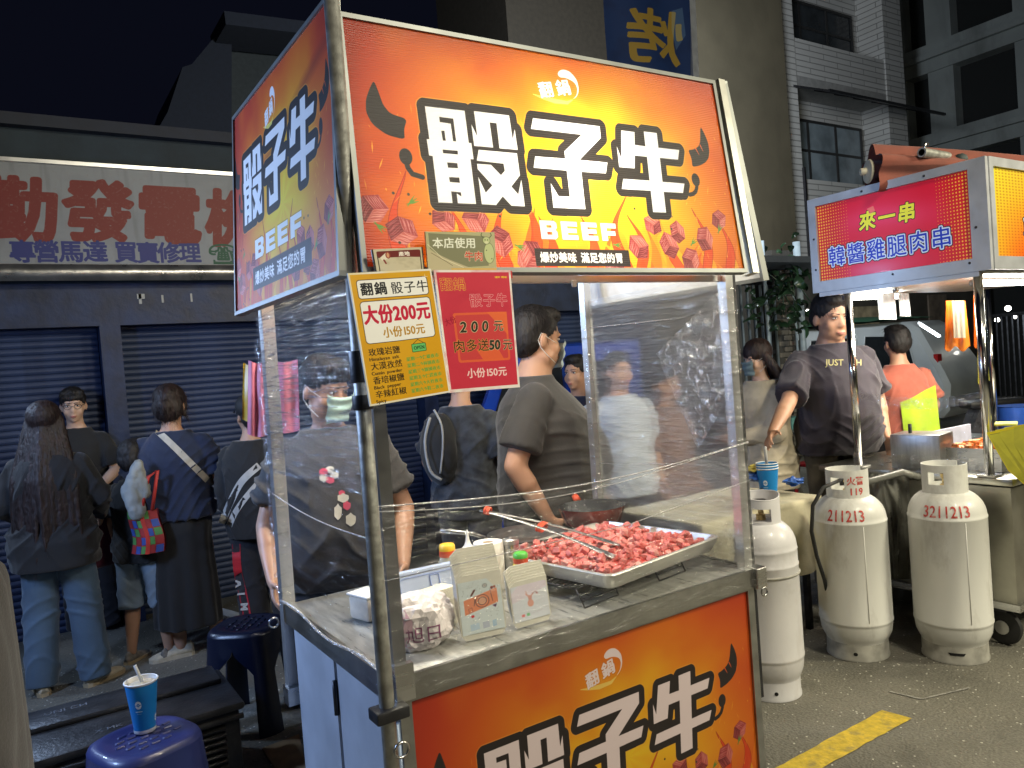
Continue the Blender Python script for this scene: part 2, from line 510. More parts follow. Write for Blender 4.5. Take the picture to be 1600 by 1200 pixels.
A_W=[[(0.1577,0.3301),(0.2469,0.329),(0.2473,0.4685),(0.2533,0.4692),(0.2538,0.5393),(0.2467,0.5391),(0.2467,0.7308),(0.2054,0.7312),(0.2055,0.69),(0.2155,0.702),(0.2153,0.6846),(0.1938,0.6827),(0.1937,0.7315),(0.1629,0.7319),(0.162,0.5397),(0.1545,0.5388),(0.1533,0.4703),(0.1591,0.4692)],[(0.2689,0.3252),(0.3538,0.3252),(0.355,0.4331),(0.3634,0.3844),(0.3641,0.4795),(0.3193,0.48),(0.3197,0.3679),(0.3033,0.3682),(0.304,0.4795),(0.259,0.4799),(0.2587,0.3847),(0.2691,0.4345)],[(0.2685,0.4949),(0.3609,0.495),(0.3613,0.5933),(0.3362,0.6461),(0.3508,0.6786),(0.3632,0.6106),(0.3633,0.7298),(0.3304,0.7297),(0.3118,0.6918),(0.2933,0.7309),(0.2599,0.7304),(0.2596,0.613),(0.2726,0.6795),(0.2902,0.6462),(0.2605,0.5803),(0.2608,0.557),(0.2931,0.5565),(0.3143,0.5988),(0.3249,0.5782),(0.3242,0.5472),(0.2609,0.5435)],[(0.4145,0.3237),(0.5976,0.3239),(0.5962,0.3806),(0.5252,0.4982),(0.6046,0.4979),(0.5954,0.5507),(0.5254,0.5531),(0.5223,0.7263),(0.4362,0.7281),(0.4377,0.6173),(0.4541,0.6737),(0.4843,0.6736),(0.4858,0.5541),(0.3986,0.5542),(0.4067,0.5006),(0.4861,0.499),(0.4867,0.4643),(0.5417,0.3755),(0.4055,0.3757)],[(0.6609,0.3306),(0.7015,0.3304),(0.6963,0.3953),(0.7297,0.3963),(0.7316,0.3207),(0.7733,0.3204),(0.7711,0.3952),(0.8398,0.3944),(0.8305,0.4464),(0.7706,0.4471),(0.767,0.5675),(0.8392,0.5669),(0.8293,0.6161),(0.7657,0.6179),(0.7628,0.7209),(0.7217,0.7221),(0.7246,0.6177),(0.636,0.6198),(0.6449,0.5695),(0.7261,0.5671),(0.7294,0.4485),(0.6915,0.4491),(0.6849,0.5136),(0.6382,0.5141),(0.6399,0.4121),(0.6483,0.4697)]]
A_HOLES=[[(0.1869,0.369),(0.2182,0.37),(0.2185,0.4681),(0.2118,0.468),(0.2111,0.3932),(0.1868,0.3913)],[(0.1877,0.4284),(0.1948,0.4269),(0.1952,0.4694),(0.1888,0.4693)],[(0.1858,0.5086),(0.2194,0.508),(0.219,0.5236),(0.1861,0.5239)],[(0.1925,0.5618),(0.2152,0.5618),(0.2154,0.5829),(0.1931,0.5836)],[(0.1931,0.6233),(0.2156,0.6225),(0.2157,0.6444),(0.1933,0.6437)]]
A_HORNS=[[(0.9281,0.2497),(0.9389,0.2904),(0.9465,0.3366),(0.9457,0.3843),(0.939,0.4186),(0.9251,0.4444),(0.9042,0.464),(0.8757,0.4762),(0.8782,0.4332),(0.8706,0.389),(0.888,0.384),(0.9087,0.3649),(0.9186,0.3371)],[(0.0554,0.2476),(0.0637,0.3039),(0.0689,0.3464),(0.082,0.3798),(0.1157,0.3941),(0.1069,0.4401),(0.1066,0.4818),(0.0701,0.4693),(0.0429,0.4319),(0.0326,0.384),(0.035,0.3331),(0.0444,0.2872)]]
A_SLIT=[[(0.8977,0.3748),(0.9066,0.4075)],[(0.9155,0.3542),(0.923,0.3859)]]
A_DOTS=[(0.8798,0.5416),(0.104,0.5512)]
A_TAILS=[[(0.8806,0.5622),(0.8792,0.5807),(0.8733,0.602),(0.8633,0.6155),(0.8506,0.6214)],[(0.1037,0.5714),(0.1061,0.5963),(0.1142,0.6203),(0.1345,0.6305)]]
A_SWOOSH=[[(0.4986,0.0927),(0.502,0.0796),(0.5098,0.0692),(0.5207,0.0649),(0.5332,0.0703),(0.5437,0.0877),(0.5514,0.11),(0.5533,0.1463),(0.55,0.1716),(0.5422,0.194),(0.5303,0.2091),(0.5443,0.1833),(0.5486,0.1516),(0.5461,0.132),(0.5399,0.1194),(0.5288,0.1103),(0.5173,0.1065),(0.5055,0.1089),(0.5002,0.1023)]]
A_GOLD=[(0.423,0.2089),(0.4456,0.2187),(0.4789,0.228),(0.5136,0.2273),(0.5303,0.2091)]
A_LOGOQ=[[(0.4365,0.1464),(0.4774,0.1289),(0.4822,0.2073),(0.4429,0.2253)],[(0.4859,0.1225),(0.5267,0.1068),(0.5311,0.1847),(0.4911,0.203)]]
A_BEEF=[(0.3973,0.7917),(0.6156,0.7898),(0.6081,0.8607),(0.3934,0.87)]
A_STRIP=[(0.3728,0.9098),(0.6315,0.9081),(0.6268,0.9827),(0.3727,0.988)]
A_CUBES=[(0.7146,0.7827),(0.6611,0.8916),(0.757,0.8804),(0.7903,0.8144),(0.8784,0.8429),(0.8194,0.9514),(0.9385,0.7425),(0.0246,0.7682),(0.0796,0.8511),(0.1695,0.8033),(0.2415,0.7933),(0.2934,0.8838),(0.3508,0.9618),(0.3638,0.9359),(0.5826,0.9743)]
def chaikin(p, n=2):
    for _ in range(n):
        q = []
        for i in range(len(p)):
            a = p[i]; b = p[(i + 1) % len(p)]
            sharp = math.hypot(b[0] - a[0], b[1] - a[1])
            q += [(a[0] * .82 + b[0] * .18, a[1] * .82 + b[1] * .18), (a[0] * .18 + b[0] * .82, a[1] * .18 + b[1] * .82)]
        p = q
    return p
def streaks(cv, cx, cy, w, ang, L, col, al):
    dx, dy = math.cos(ang) * L / 2, math.sin(ang) * L / 2
    cv.line([(cx - dx, cy - dy), (cx, cy), (cx + dx, cy + dy)], [.5, w, .5], col, al)
def meat(cv, cx, cy, r, rot, dark=0.0):
    """a printed cube of marbled beef, seen on a corner"""
    def pt(a, k): return (cx + r * k * math.cos(a + rot), cy + r * k * math.sin(a + rot))
    hexa = [pt(i * PI / 3 - PI / 2, 1.0 + .08 * ((i * 7) % 3 - 1)) for i in range(6)]
    c = (cx + r * .08, cy + r * .05)
    f1 = [hexa[5], hexa[0], hexa[1], c]; f2 = [hexa[1], hexa[2], hexa[3], c]; f3 = [hexa[3], hexa[4], hexa[5], c]
    sh = lambda c_: tuple(v * (1 - dark) for v in c_)
    for f, col, lc in ((f1, (196, 92, 82), (232, 160, 148)), (f2, (128, 40, 44), (190, 96, 96)), (f3, (168, 62, 60), (222, 142, 134))):
        cv.poly(f, sh(col))
        o = np.array(f[0]); e1 = np.array(f[1]) - o; e2 = np.array(f[3]) - o
        r_ = random.Random(int(cx * 7 + cy))
        for k in range(7):
            t = (k + .5) / 7 + r_.uniform(-.05, .05)
            p = [tuple(o + e1 * t + e2 * q + np.array([r_.uniform(-1, 1), r_.uniform(-1, 1)]) * r * .05) for q in (0.04, .3, .6, .95)]
            cv.line(p, [1, max(1.5, r * .07), max(1.2, r * .05), 1], sh(lc), .75)
    cv.line([hexa[5], c, hexa[1]], 1.5, sh((214, 120, 110)), .7); cv.line([c, hexa[3]], 1.5, sh((90, 26, 30)), .6)
def flame(cv, x, yb, h, w, col, al, lean=0.3, line=False):
    n = 14; L = []; R = []
    for i in range(n + 1):
        t = i / n
        c = x + w * lean * math.sin(t * 4.2) * (1 + t)
        ww = w * .5 * (1 - t) ** .8 * (1 + .25 * math.sin(t * 6))
        y = yb - h * t
        L.append((c - ww, y)); R.append((c + ww, y))
    p = L + R[::-1]
    if line: cv.line(p, 2, col, al)
    else: cv.poly(p, col, al)
def sign_art(W, H, mode='front'):
    cv = Canvas(W, H)
    x = cv.X / W; y = cv.Y / H
    nz = vnoise(H, W, W / 4, H / 3, 3, 4); n2 = vnoise(H, W, W / 10, H / 2.2, 8, 3)
    cx = .55 if mode == 'front' else .56
    # warm radial ground: yellow core, orange, red corners
    ang = np.arctan2(y - .62, (x - cx) * W / H)
    d = np.sqrt(((x - cx) / .56) ** 2 + ((y - .60) / .78) ** 2) + (nz - .5) * .34 + .05 * np.sin(ang * 9 + nz * 6)
    stops = [(0, (255, 230, 40)), (.28, (250, 196, 24)), (.50, (238, 148, 20)), (.72, (224, 106, 20)), (.92, (200, 66, 24)), (1.15, (168, 40, 26)), (1.5, (112, 20, 18))]
    ks = [s_[0] * (1.13 if mode == 'front' else 1) for s_ in stops]
    for c in range(3): cv.a[..., c] = np.interp(d, ks, [s_[1][c] / 255 for s_ in stops])
    cv.over(np.clip((n2 - .55) * 3, 0, 1) * np.clip(1.2 - y, 0, 1), (255, 190, 40), .22)
    if mode != 'front':
        cv.over(np.clip(1 - np.abs(y - (.52 - x * .42) - .02) / .05, 0, 1), (120, 40, 30), .4)
    rr = random.Random(5)
    # flames along the foot
    for k in range(46):
        fx = rr.uniform(-.02, 1.02); fh = rr.uniform(.08, .30) * (1.0 if .3 < fx < .75 else .8)
        flame(cv, fx * W, H * 1.02, fh * H, rr.uniform(.015, .04) * W, rr.choice([(250, 200, 30), (246, 150, 20), (226, 80, 20), (250, 220, 40)]), rr.uniform(.45, .8), rr.uniform(-.5, .5))
    for fx, fh, l_ in ((.365, .37, .45), (.41, .22, .3), (.52, .24, .3), (.62, .36, -.6), (.66, .25, .4), (.30, .3, -.3), (.87, .3, .4), (.08, .38, -.4), (.20, .25, .3), (.95, .25, .3), (.78, .2, -.5)):
        flame(cv, fx * W, H * .99, fh * H, .030 * W, (224, 66, 22), .85, l_)
        flame(cv, fx * W, H * .99, fh * H, .030 * W, (150, 30, 14), .7, l_, True)
    for k in range(70):
        sx = rr.choice([rr.uniform(.0, .18), rr.uniform(.84, 1.0), rr.uniform(0, 1)]); sy = rr.uniform(.3, .95)
        streaks(cv, sx * W, sy * H, rr.uniform(2, 5), rr.uniform(-2.2, -.6), rr.uniform(8, 34), (255, 200, 60), rr.uniform(.3, .9))
    S = np.array([W, H])
    gm = np.zeros((H, W))
    if mode == 'side': tf = lambda p: (.10 * W + (p[0] - .14) * W * 1.08, (.16 + (p[1] - .2) * .82) * H)
    else: tf = lambda p: (p[0] * W, p[1] * H)
    # printed beef cubes, herbs, peppercorns
    cubes = A_CUBES if mode != 'side' else [(q[0], q[1] + .02) for q in A_CUBES if not .3 < q[0] < .64]
    for i, (a, b) in enumerate(cubes): meat(cv, a * W, b * H, .047 * H * (1.35 if i % 3 else 1.15), i * .37)
    for k in range(14):
        a, b = rr.choice([rr.uniform(.03, .33), rr.uniform(.64, .97)]), rr.uniform(.7, .97)
        cv.ell(a * W, b * H, 4, 4, (70, 60, 40)); 
    for (a, b, t) in ((.10, .74, -.6), (.03, .83, .7), (.59, .885, .1), (.93, .80, -1), (.83, .87, -.7), (.33, .90, .3)):
        for q in (-.35, 0, .35): streaks(cv, (a + .008 * math.cos(t + q)) * W, b * H + 8 * math.sin(t + q), 6, t + q, 40, (96, 150, 60), .95)
    for p in A_W: gm = np.maximum(gm, cv.pmask([tf(q) for q in p]))
    hol = np.zeros((H, W))
    for p in A_HOLES: hol = np.maximum(hol, cv.pmask([tf(q) for q in p]))
    ol = cv.dil(gm, .036 * H)
    cv.over(cv.dil(ol, 3), (250, 190, 90), .5)
    cv.over(ol, (38, 32, 30))
    cv.over(gm * (1 - hol), (250, 250, 248))
    blk = (40, 36, 34)
    for p in A_HORNS: cv.poly([tf(q) for q in chaikin(p)], blk)
    for p in A_SLIT: cv.line([tf(q) for q in p], [5, 1.5], (230, 100, 40))
    for q in A_DOTS: cv.ell(*tf(q), .0135 * W, .034 * H, blk)
    for p in A_TAILS: cv.line([tf(q) for q in p], .0105 * W, blk)
    # brand swoosh and its two characters
    if mode == 'side': tl = lambda p: ((p[0] - .05) * W + 0, (p[1] - .0) * H)
    else: tl = tf
    cv.line([tl(q) for q in A_GOLD], [2, 9, 16, 12, 3], (255, 236, 120), .9)
    for p in A_SWOOSH: cv.poly([tl(q) for q in chaikin(p)], (250, 250, 248))
    for ch, q in zip('翻鍋', A_LOGOQ):
        (x0, y0), (x1, y1), (x2, y2), (x3, y3) = [tl(c_) for c_ in q]
        def fn(V):
            u = (V[:, 0] / 1.0); v = 1 - (V[:, 1] + .10) / 1.0
            return np.stack([(x0 * (1 - u) + x1 * u) * (1 - v) + (x3 * (1 - u) + x2 * u) * v, (y0 * (1 - u) + y1 * u) * (1 - v) + (y3 * (1 - u) + y2 * u) * v], 1)
        m = cv.tmask(ch, fn)
        cv.over(cv.dil(m, 3.2), (150, 90, 40), .35)
        cv.over(cv.dil(m, 1.6), (252, 252, 250))
    # BEEF in slab capitals
    if mode == 'side': bx0, bx1, by0, by1 = .25 * W, .75 * W, .70 * H, .79 * H
    else: bx0, bx1, by0, by1 = .395 * W, .612 * W, .787 * H, .868 * H
    lw = (bx1 - bx0) / 4
    E_ = [(0, 0), (1, 0), (1, .26), (.38, .26), (.38, .38), (.94, .38), (.94, .62), (.38, .62), (.38, .74), (1, .74), (1, 1), (0, 1)]
    F_ = [(0, 0), (1, 0), (1, .28), (.38, .28), (.38, .44), (.92, .44), (.92, .70), (.38, .70), (.38, 1), (0, 1)]
    B_ = [(0, 0), (.85, 0), (1, .12), (1, .38), (.9, .49), (1, .6), (1, .88), (.85, 1), (0, 1)]
    for i, P in enumerate((B_, E_, E_, F_)):
        q = [(bx0 + i * lw + p[0] * lw * .80, by0 + p[1] * (by1 - by0)) for p in P]
        m = cv.pmask(q)
        cv.over(cv.dil(m, 3), (120, 60, 10), .35)
        if i == 0:
            for (a, b) in ((.24, .38), (.60, .76)):
                m = m * (1 - cv.pmask([(bx0 + lw * .8 * .38, by0 + a * (by1 - by0)), (bx0 + lw * .8 * .68, by0 + a * (by1 - by0)), (bx0 + lw * .8 * .68, by0 + b * (by1 - by0)), (bx0 + lw * .8 * .38, by0 + b * (by1 - by0))]))
        cv.over(m, (250, 248, 240))
    if mode == 'side': s0, s1, t0, t1 = .22 * W, .80 * W, .825 * H, .93 * H
    else: s0, s1, t0, t1 = .373 * W, .629 * W, .909 * H, .985 * H
    if mode == 'front': cv.rrect(s0, t0, s1, t1, 2, (44, 34, 34))
    else: cv.rrect(s0, t0, s1, t1, 2, (50, 40, 46))
    hh = (t1 - t0)
    cv.text('爆炒美味 滿足您的胃', s0 + hh * .32, t1 - hh * .27, hh * .62, (250, 246, 240), bold=1.2, fit=(s1 - s0) * .88)
    return cv
def rounded_poster_yellow():
    W, H = 560, 840
    c = Canvas(W, H, (238, 236, 226))
    c.rrect(10, 12, W - 10, H - 12, 3, (222, 164, 22))
    n = vnoise(H, W, 200, 200, 4, 2); c.over(np.clip((n - .55) * 4, 0, 1), (236, 186, 40), .25)
    k = (30, 24, 20)
    c.rrect(42, 46, W - 40, 168, 22, (250, 250, 246), border=4, bcol=k)
    c.text('翻鍋', 62, 138, 84, (20, 20, 24), bold=2.2, sp=.06)
    c.text('骰子牛', 262, 140, 82, (20, 20, 24), bold=.8, sp=.05)
    c.rrect(42, 182, W - 40, 452, 26, (250, 250, 246), border=4, bcol=k)
    c.text('大份200元', 52, 316, 124, (206, 22, 62), bold=4.5, fit=W - 104)
    c.text('小份150元', 162, 416, 74, (190, 140, 36), bold=1.6, fit=290)
    rows = [('玫瑰岩鹽', 'Himalayan salt'), ('大漠孜然', 'Cumin powder'), ('香培椒鹽', 'Black pepper'), ('辛辣紅椒', 'Spicy')]
    for i, (a, b) in enumerate(rows):
        y = 524 + i * 90
        c.text(a, 46, y, 52, (34, 26, 14), bold=.8)
        c.text(b, 44, y + 36, 31, (44, 34, 16), bold=.9)
    g = (96, 168, 76)
    for i, t in enumerate(('星期一↑仁雄夜市', '星期二↑林園夜市', '星期三↑旗國夜市', '星期五↑仁武夜市', '星期六↑大社夜市', '星期六↑鞋二夜市')):
        c.text(t, 288, 588 + i * 42, 29, g, bold=.8, fit=232)
    c.line([(345, 486), (388, 456), (430, 486)], 3, k)
    c.rrect(338, 482, 440, 538, 8, (108, 200, 112), border=4, bcol=(24, 84, 40))
    c.text('OPEN', 352, 522, 34, (20, 60, 30), bold=.8, fit=76)
    c.line([(W - 52, 30), (W - 52, 66)], [1, 5], (255, 255, 255)); c.line([(W - 70, 48), (W - 34, 48)], 2, (255, 255, 255))
    return c
def poster_red():
    W, H = 580, 850
    c = Canvas(W, H, (240, 232, 228))
    c.rrect(16, 16, W - 16, H - 22, 2, (206, 54, 74))
    n = vnoise(H, W, 120, 90, 9, 3); c.over(np.clip((n - .5) * 3, 0, 1), (186, 40, 66), .35)
    c.text('翻鍋', 30, 134, 94, (206, 54, 74), bold=1, out=2.4, ocol=(238, 200, 60))
    c.text('NEW MENU', W - 130, 58, 19, (240, 200, 50), bold=1, fit=96)
    c.text('骰子牛', 232, 252, 98, (206, 54, 74), bold=1.0, out=2.4, ocol=(246, 190, 190), sp=.02)
    c.rrect(96, 300, 518, 648, 18, (232, 104, 60), al=.9)
    c.rrect(112, 316, 502, 632, 12, (200, 56, 70), al=.75)
    c.poly([(352, 300), (518, 300), (518, 470)], (236, 112, 60), .9)
    c.poly([(240, 560), (420, 560), (470, 648), (300, 648)], (232, 104, 60), .9)
    c.text('大份', 36, 386, 54, (160, 20, 50), bold=.6, rot=-.3, xs=.8)
    k = (50, 50, 34); o = (244, 224, 180)
    c.text('200', 132, 436, 104, k, bold=3, out=2.5, ocol=o, sp=.26, shear=.15)
    c.text('元', 398, 430, 84, k, bold=1.4, out=2, ocol=o)
    c.text('肉多送', 68, 566, 92, (70, 40, 24), bold=1.0, out=2, ocol=(240, 180, 90))
    c.text('50', 346, 566, 92, k, bold=4, out=2, ocol=o, shear=.1)
    c.text('元', 462, 566, 84, (60, 46, 30), bold=1.2, out=2, ocol=o)
    c.text('小份150元', 150, 752, 72, (250, 214, 212), bold=1.5, fit=330)
    return c
def art_origin_board():
    c = Canvas(420, 210, (206, 196, 168))
    n = vnoise(210, 420, 60, 40, 2, 3); c.over(np.clip((n - .5) * 3, 0, 1), (170, 160, 130), .4)
    c.rrect(0, 0, 12, 210, 1, (30, 26, 24)); c.rrect(408, 0, 420, 210, 1, (60, 40, 34))
    c.rrect(34, 22, 396, 86, 12, (112, 30, 26)); c.rrect(34, 70, 42, 210, 1, (50, 40, 34)); c.rrect(388, 70, 396, 210, 1, (50, 40, 34))
    c.text('產地', 210, 74, 46, (246, 238, 226), bold=1.6)
    c.poly([(56, 84), (112, 34), (130, 96), (70, 112)], (236, 226, 206)); c.ell(122, 62, 20, 34, (150, 60, 44)); c.ell(122, 62, 11, 24, (216, 160, 120))
    c.line([(84, 108), (96, 140)], 14, (130, 40, 34))
    return c
def art_beef_board():
    c = Canvas(520, 280, (186, 182, 140))
    c.poly([(20, 10), (440, 30), (460, 240), (300, 250), (120, 200), (24, 120)], (134, 134, 104))
    c.poly([(0, 120), (160, 200), (330, 262), (520, 250), (520, 280), (0, 280)], (196, 184, 150), .9)
    c.line([(10, 90), (110, 190), (260, 252)], 4, (232, 226, 190)); c.line([(30, 150), (180, 240)], 3, (90, 84, 60))
    c.text('本店使用', 44, 110, 80, (240, 242, 226), bold=1.6)
    c.text('牛肉', 274, 200, 72, (206, 70, 46), bold=1.4, out=2.5, ocol=(240, 226, 200))
    w = (196, 204, 150); k = (84, 96, 60)
    c.ell(468, 150, 42, 74, k); c.ell(468, 150, 39, 71, w); c.ell(452, 60, 30, 28, k); c.ell(452, 60, 27, 25, w)
    c.line([(428, 40), (412, 22), (420, 6)], 6, k); c.line([(478, 40), (494, 22), (486, 6)], 6, k)
    c.ell(442, 56, 4, 5, k); c.ell(462, 56, 4, 5, k); c.ell(452, 74, 14, 9, (220, 220, 180)); c.ell(448, 130, 4, 5, k); c.ell(486, 190, 5, 4, k)
    c.rrect(170, 258, 520, 276, 2, (216, 176, 100))
    return c
def art_skewer_red():
    W, H = 1100, 520
    c = Canvas(W, H, (214, 14, 50))
    x = c.X / W; y = c.Y / H
    c.over(np.exp(-((y - .35 + .06 * np.sin(x * 5)) / .16) ** 2) * np.exp(-((x - .5) / .34) ** 2), (240, 90, 140), .55)
    c.over(np.exp(-((y - .95) / .12) ** 2) * np.exp(-((x - .4) / .2) ** 2), (226, 150, 190), .6)
    p = 21
    gx = (c.X % p) - p / 2; gy = (c.Y % p) - p / 2
    col = np.floor(c.X / p) * p / W
    e = np.clip((np.abs(col - .5) - .28) / .22, 0, 1)
    c.over(np.clip((e - .02) * 2, 0, 1), (190, 40, 14), .45)
    rad = 2.0 + 4.5 * e
    c.over(np.clip(.5 + rad - np.hypot(gx, gy), 0, 1) * (e > .02), (252, 196, 60), .95)
    c.text('來一串', 330, 218, 128, (236, 238, 60), bold=4.5, out=5, ocol=(40, 8, 20), shear=.12, sp=.1)
    c.poly([(402, 92), (450, 82), (462, 118), (420, 132)], (246, 150, 120), .7)
    m = c.text('韓醬雞腿肉串', 70, 420, 142, (30, 60, 190), sp=.06)
    c.over(c.dil(m, 15), (40, 20, 40)); c.over(c.dil(m, 9), (206, 222, 250)); c.over(c.dil(m, 1.2), (20, 50, 190))
    return c
def art_skewer_yellow():
    W, H = 900, 520
    c = Canvas(W, H, (206, 196, 40))
    x = c.X / W; y = c.Y / H
    c.over(np.clip((y - .05) * 1.1, 0, 1) * np.exp(-((x - .22) / .2) ** 2), (230, 90, 20), .95)
    c.over(np.clip((.3 - y) * 2, 0, 1) * np.clip(x * 2, 0, 1), (200, 60, 60), .8)
    gx = (c.X % 18) - 9; gy = (c.Y % 18) - 9
    c.over(np.clip(5.5 - np.hypot(gx, gy), 0, 1), (150, 70, 20), .5)
    m = c.text('韓醬雞腿肉串', 170, 400, 150, (30, 60, 190), bold=1, sp=.06)
    c.over(c.dil(m, 15), (30, 16, 40)); c.over(c.dil(m, 9), (200, 216, 250)); c.over(c.dil(m, 2.6), (20, 50, 190))
    return c
def art_shop():
    # fascia print, 4.4 m by 0.65 m, left edge x = -1.6
    W, H = 2200, 325
    c = Canvas(W, H, (176, 176, 172))
    n = vnoise(H, W, 160, 60, 5, 4); c.over(np.clip((n - .45) * 3, 0, 1), (140, 142, 142), .35)
    n = vnoise(H, W, 14, 160, 6, 2); c.over(np.clip((n - .6) * 3, 0, 1), (110, 106, 100), .25)
    def px(u, v):
        q = at(u, v, y=5.936); return (q.x + 1.6) / 4.4 * W, (3.145 - q.z) / .65 * H
    for ch, u, v in (('發', 151, 328), ('勤', 28, 325), ('電', 262, 334), ('機', 366, 340), ('行', 470, 346), ('忠', -95, 318)):
        x, y = px(u, v)
        m = c.text(ch, x - 108, y + 84, 216, (146, 34, 26), bold=9, shear=.08)
    nn = vnoise(H, W, 6, 6, 9, 2); c.over(np.clip((nn - .66) * 5, 0, 1), (170, 160, 150), .35)
    for ch, u, v in (('專', 35, 393), ('營', 73, 393), ('馬', 111, 393), ('達', 149, 393), (':', 174, 394), ('買', 197, 394), ('賣', 231, 395), ('修', 264, 395), ('理', 297, 395)):
        x, y = px(u, v); c.text(ch, x - 38, y + 28, 76, (40, 50, 130), bold=2.2)
    x, y = px(345, 398); c.text('☎', x - 42, y + 30, 80, (12, 90, 60), bold=2)
    x, y = px(372, 400); c.text('5213076', x - 24, y + 28, 78, (20, 60, 100), bold=2.2)
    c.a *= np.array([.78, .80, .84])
    return c
def art_price():
    c = Canvas(300, 380, (232, 214, 40))
    for i in range(9): c.line([(14, 26 + i * 42), (286, 26 + i * 42)], 9, (90, 90, 70), .6)
    c.poly([(160, 20), (290, 20), (290, 200), (220, 230)], (40, 90, 190))
    c.text('肉串', 30, 140, 90, (30, 50, 120), bold=3); c.text('60元', 120, 260, 80, (190, 30, 30), bold=3)
    return c
# ---------------------------------------------------------------- shared materials
STEEL = M('stainless', (0.55, 0.55, 0.54), .28, 1.0, .10, 8, .06, 60, (1, 1, 6))
BRUSH = M('brushed_steel_sheet', (0.46, 0.46, 0.45), .34, 1.0, .15, 5, .08, 40, (1, 8, 1))
GALV = M('galvanised_pipe', (0.36, 0.36, 0.33), .45, .6, .25, 30, .12, 90, rvar=.12)
ALU = M('aluminium', (0.72, 0.72, 0.72), .32, .9, .06, 10)
CHROME = M('chrome_tube', (0.75, 0.75, 0.74), .14, 1.0, .05, 10)
DARKM = M('dark_metal', (0.05, 0.05, 0.055), .4, .7, .3, 20)
BLACKP = M('black_plastic', (0.012, 0.012, 0.014), .42, 0, .3, 15, .1, 80)
RUBBER = M('rubber', (0.02, 0.02, 0.02), .75)
WHITEP = M('white_plastic', (0.78, 0.78, 0.76), .35)
SKIN = M('skin', (0.52, 0.29, 0.185), .48, 0, .04, 14, .10, 120, sss=.12, bdist=.003)
SKIN2 = M('fair_skin', (0.62, 0.40, 0.29), .48, 0, .04, 14, .08, 120, sss=.12, bdist=.003)
HAIRB = M('black_hair', (0.010, 0.008, 0.008), .62, 0, .5, 60, .5, 130, (1, 1, .12), bdist=.008)
HAIRR = M('brown_hair', (0.018, 0.008, 0.006), .58, 0, .5, 60, .5, 130, (1, 1, .12), bdist=.008)
def cloth(name, col, bump=.25, **kw): return M(name, col, .85, 0, kw.pop('var', .18), kw.pop('scale', 9), bump, 160, sheen=.2, bdist=.003, wrinkle=kw.pop('wrinkle', .12), **kw)
def film_mat(name, streak=.35, base=.05, haze=.0, st=(1, 1, 14), sc=9, rough=.12, tint=(1, 1, 1), blur=0):
    m = bpy.data.materials.new(name); m.use_nodes = True
    nt = m.node_tree; nt.nodes.clear(); L = nt.links.new; N = nt.nodes.new
    out = N('ShaderNodeOutputMaterial'); tr = N('ShaderNodeBsdfTransparent'); gl = N('ShaderNodeBsdfGlossy'); df = N('ShaderNodeBsdfDiffuse')
    tr.inputs[0].default_value = (*tint, 1)
    df.inputs[0].default_value = (.8, .8, .8, 1)
    gl.inputs['Roughness'].default_value = rough
    tc = N('ShaderNodeTexCoord'); mp = N('ShaderNodeMapping'); mp.inputs['Scale'].default_value = st
    L(tc.outputs['Object'], mp.inputs[0])
    nz = N('ShaderNodeTexNoise'); nz.inputs['Scale'].default_value = sc; nz.inputs['Detail'].default_value = 6; nz.inputs['Distortion'].default_value = .6
    L(mp.outputs[0], nz.inputs[0])
    nb = N('ShaderNodeTexNoise'); nb.inputs['Scale'].default_value = 2.2; L(tc.outputs['Object'], nb.inputs[0])
    r1 = N('ShaderNodeMapRange'); r1.inputs['From Min'].default_value = .48; r1.inputs['From Max'].default_value = .72; r1.inputs['To Min'].default_value = base; r1.inputs['To Max'].default_value = streak; r1.clamp = True
    L(nz.outputs[0], r1.inputs[0])
    bp = N('ShaderNodeBump'); bp.inputs['Strength'].default_value = .9; bp.inputs['Distance'].default_value = .02
    L(nz.outputs[0], bp.inputs['Height']); L(bp.outputs[0], gl.inputs['Normal']); L(bp.outputs[0], df.inputs['Normal'])
    m0 = N('ShaderNodeMixShader'); m0.inputs[0].default_value = .16; L(gl.outputs[0], m0.inputs[1]); L(df.outputs[0], m0.inputs[2])
    if blur:
        rf = N('ShaderNodeBsdfRefraction'); rf.inputs['IOR'].default_value = 1.02; rf.inputs['Roughness'].default_value = blur; rf.inputs[0].default_value = (.86, .89, .92, 1)
        mb = N('ShaderNodeMixShader'); mb.inputs[0].default_value = .78; L(tr.outputs[0], mb.inputs[1]); L(rf.outputs[0], mb.inputs[2]); tr = mb
    m1 = N('ShaderNodeMixShader'); L(r1.outputs[0], m1.inputs[0]); L(tr.outputs[0], m1.inputs[1]); L(m0.outputs[0], m1.inputs[2])
    r2 = N('ShaderNodeMapRange'); r2.inputs['From Min'].default_value = .3; r2.inputs['From Max'].default_value = .7; r2.inputs['To Min'].default_value = haze * .6; r2.inputs['To Max'].default_value = haze * 1.3
    L(nb.outputs[0], r2.inputs[0])
    m2 = N('ShaderNodeMixShader'); L(r2.outputs[0], m2.inputs[0]); L(m1.outputs[0], m2.inputs[1]); L(df.outputs[0], m2.inputs[2])
    L(m2.outputs[0], out.inputs[0])
    return m
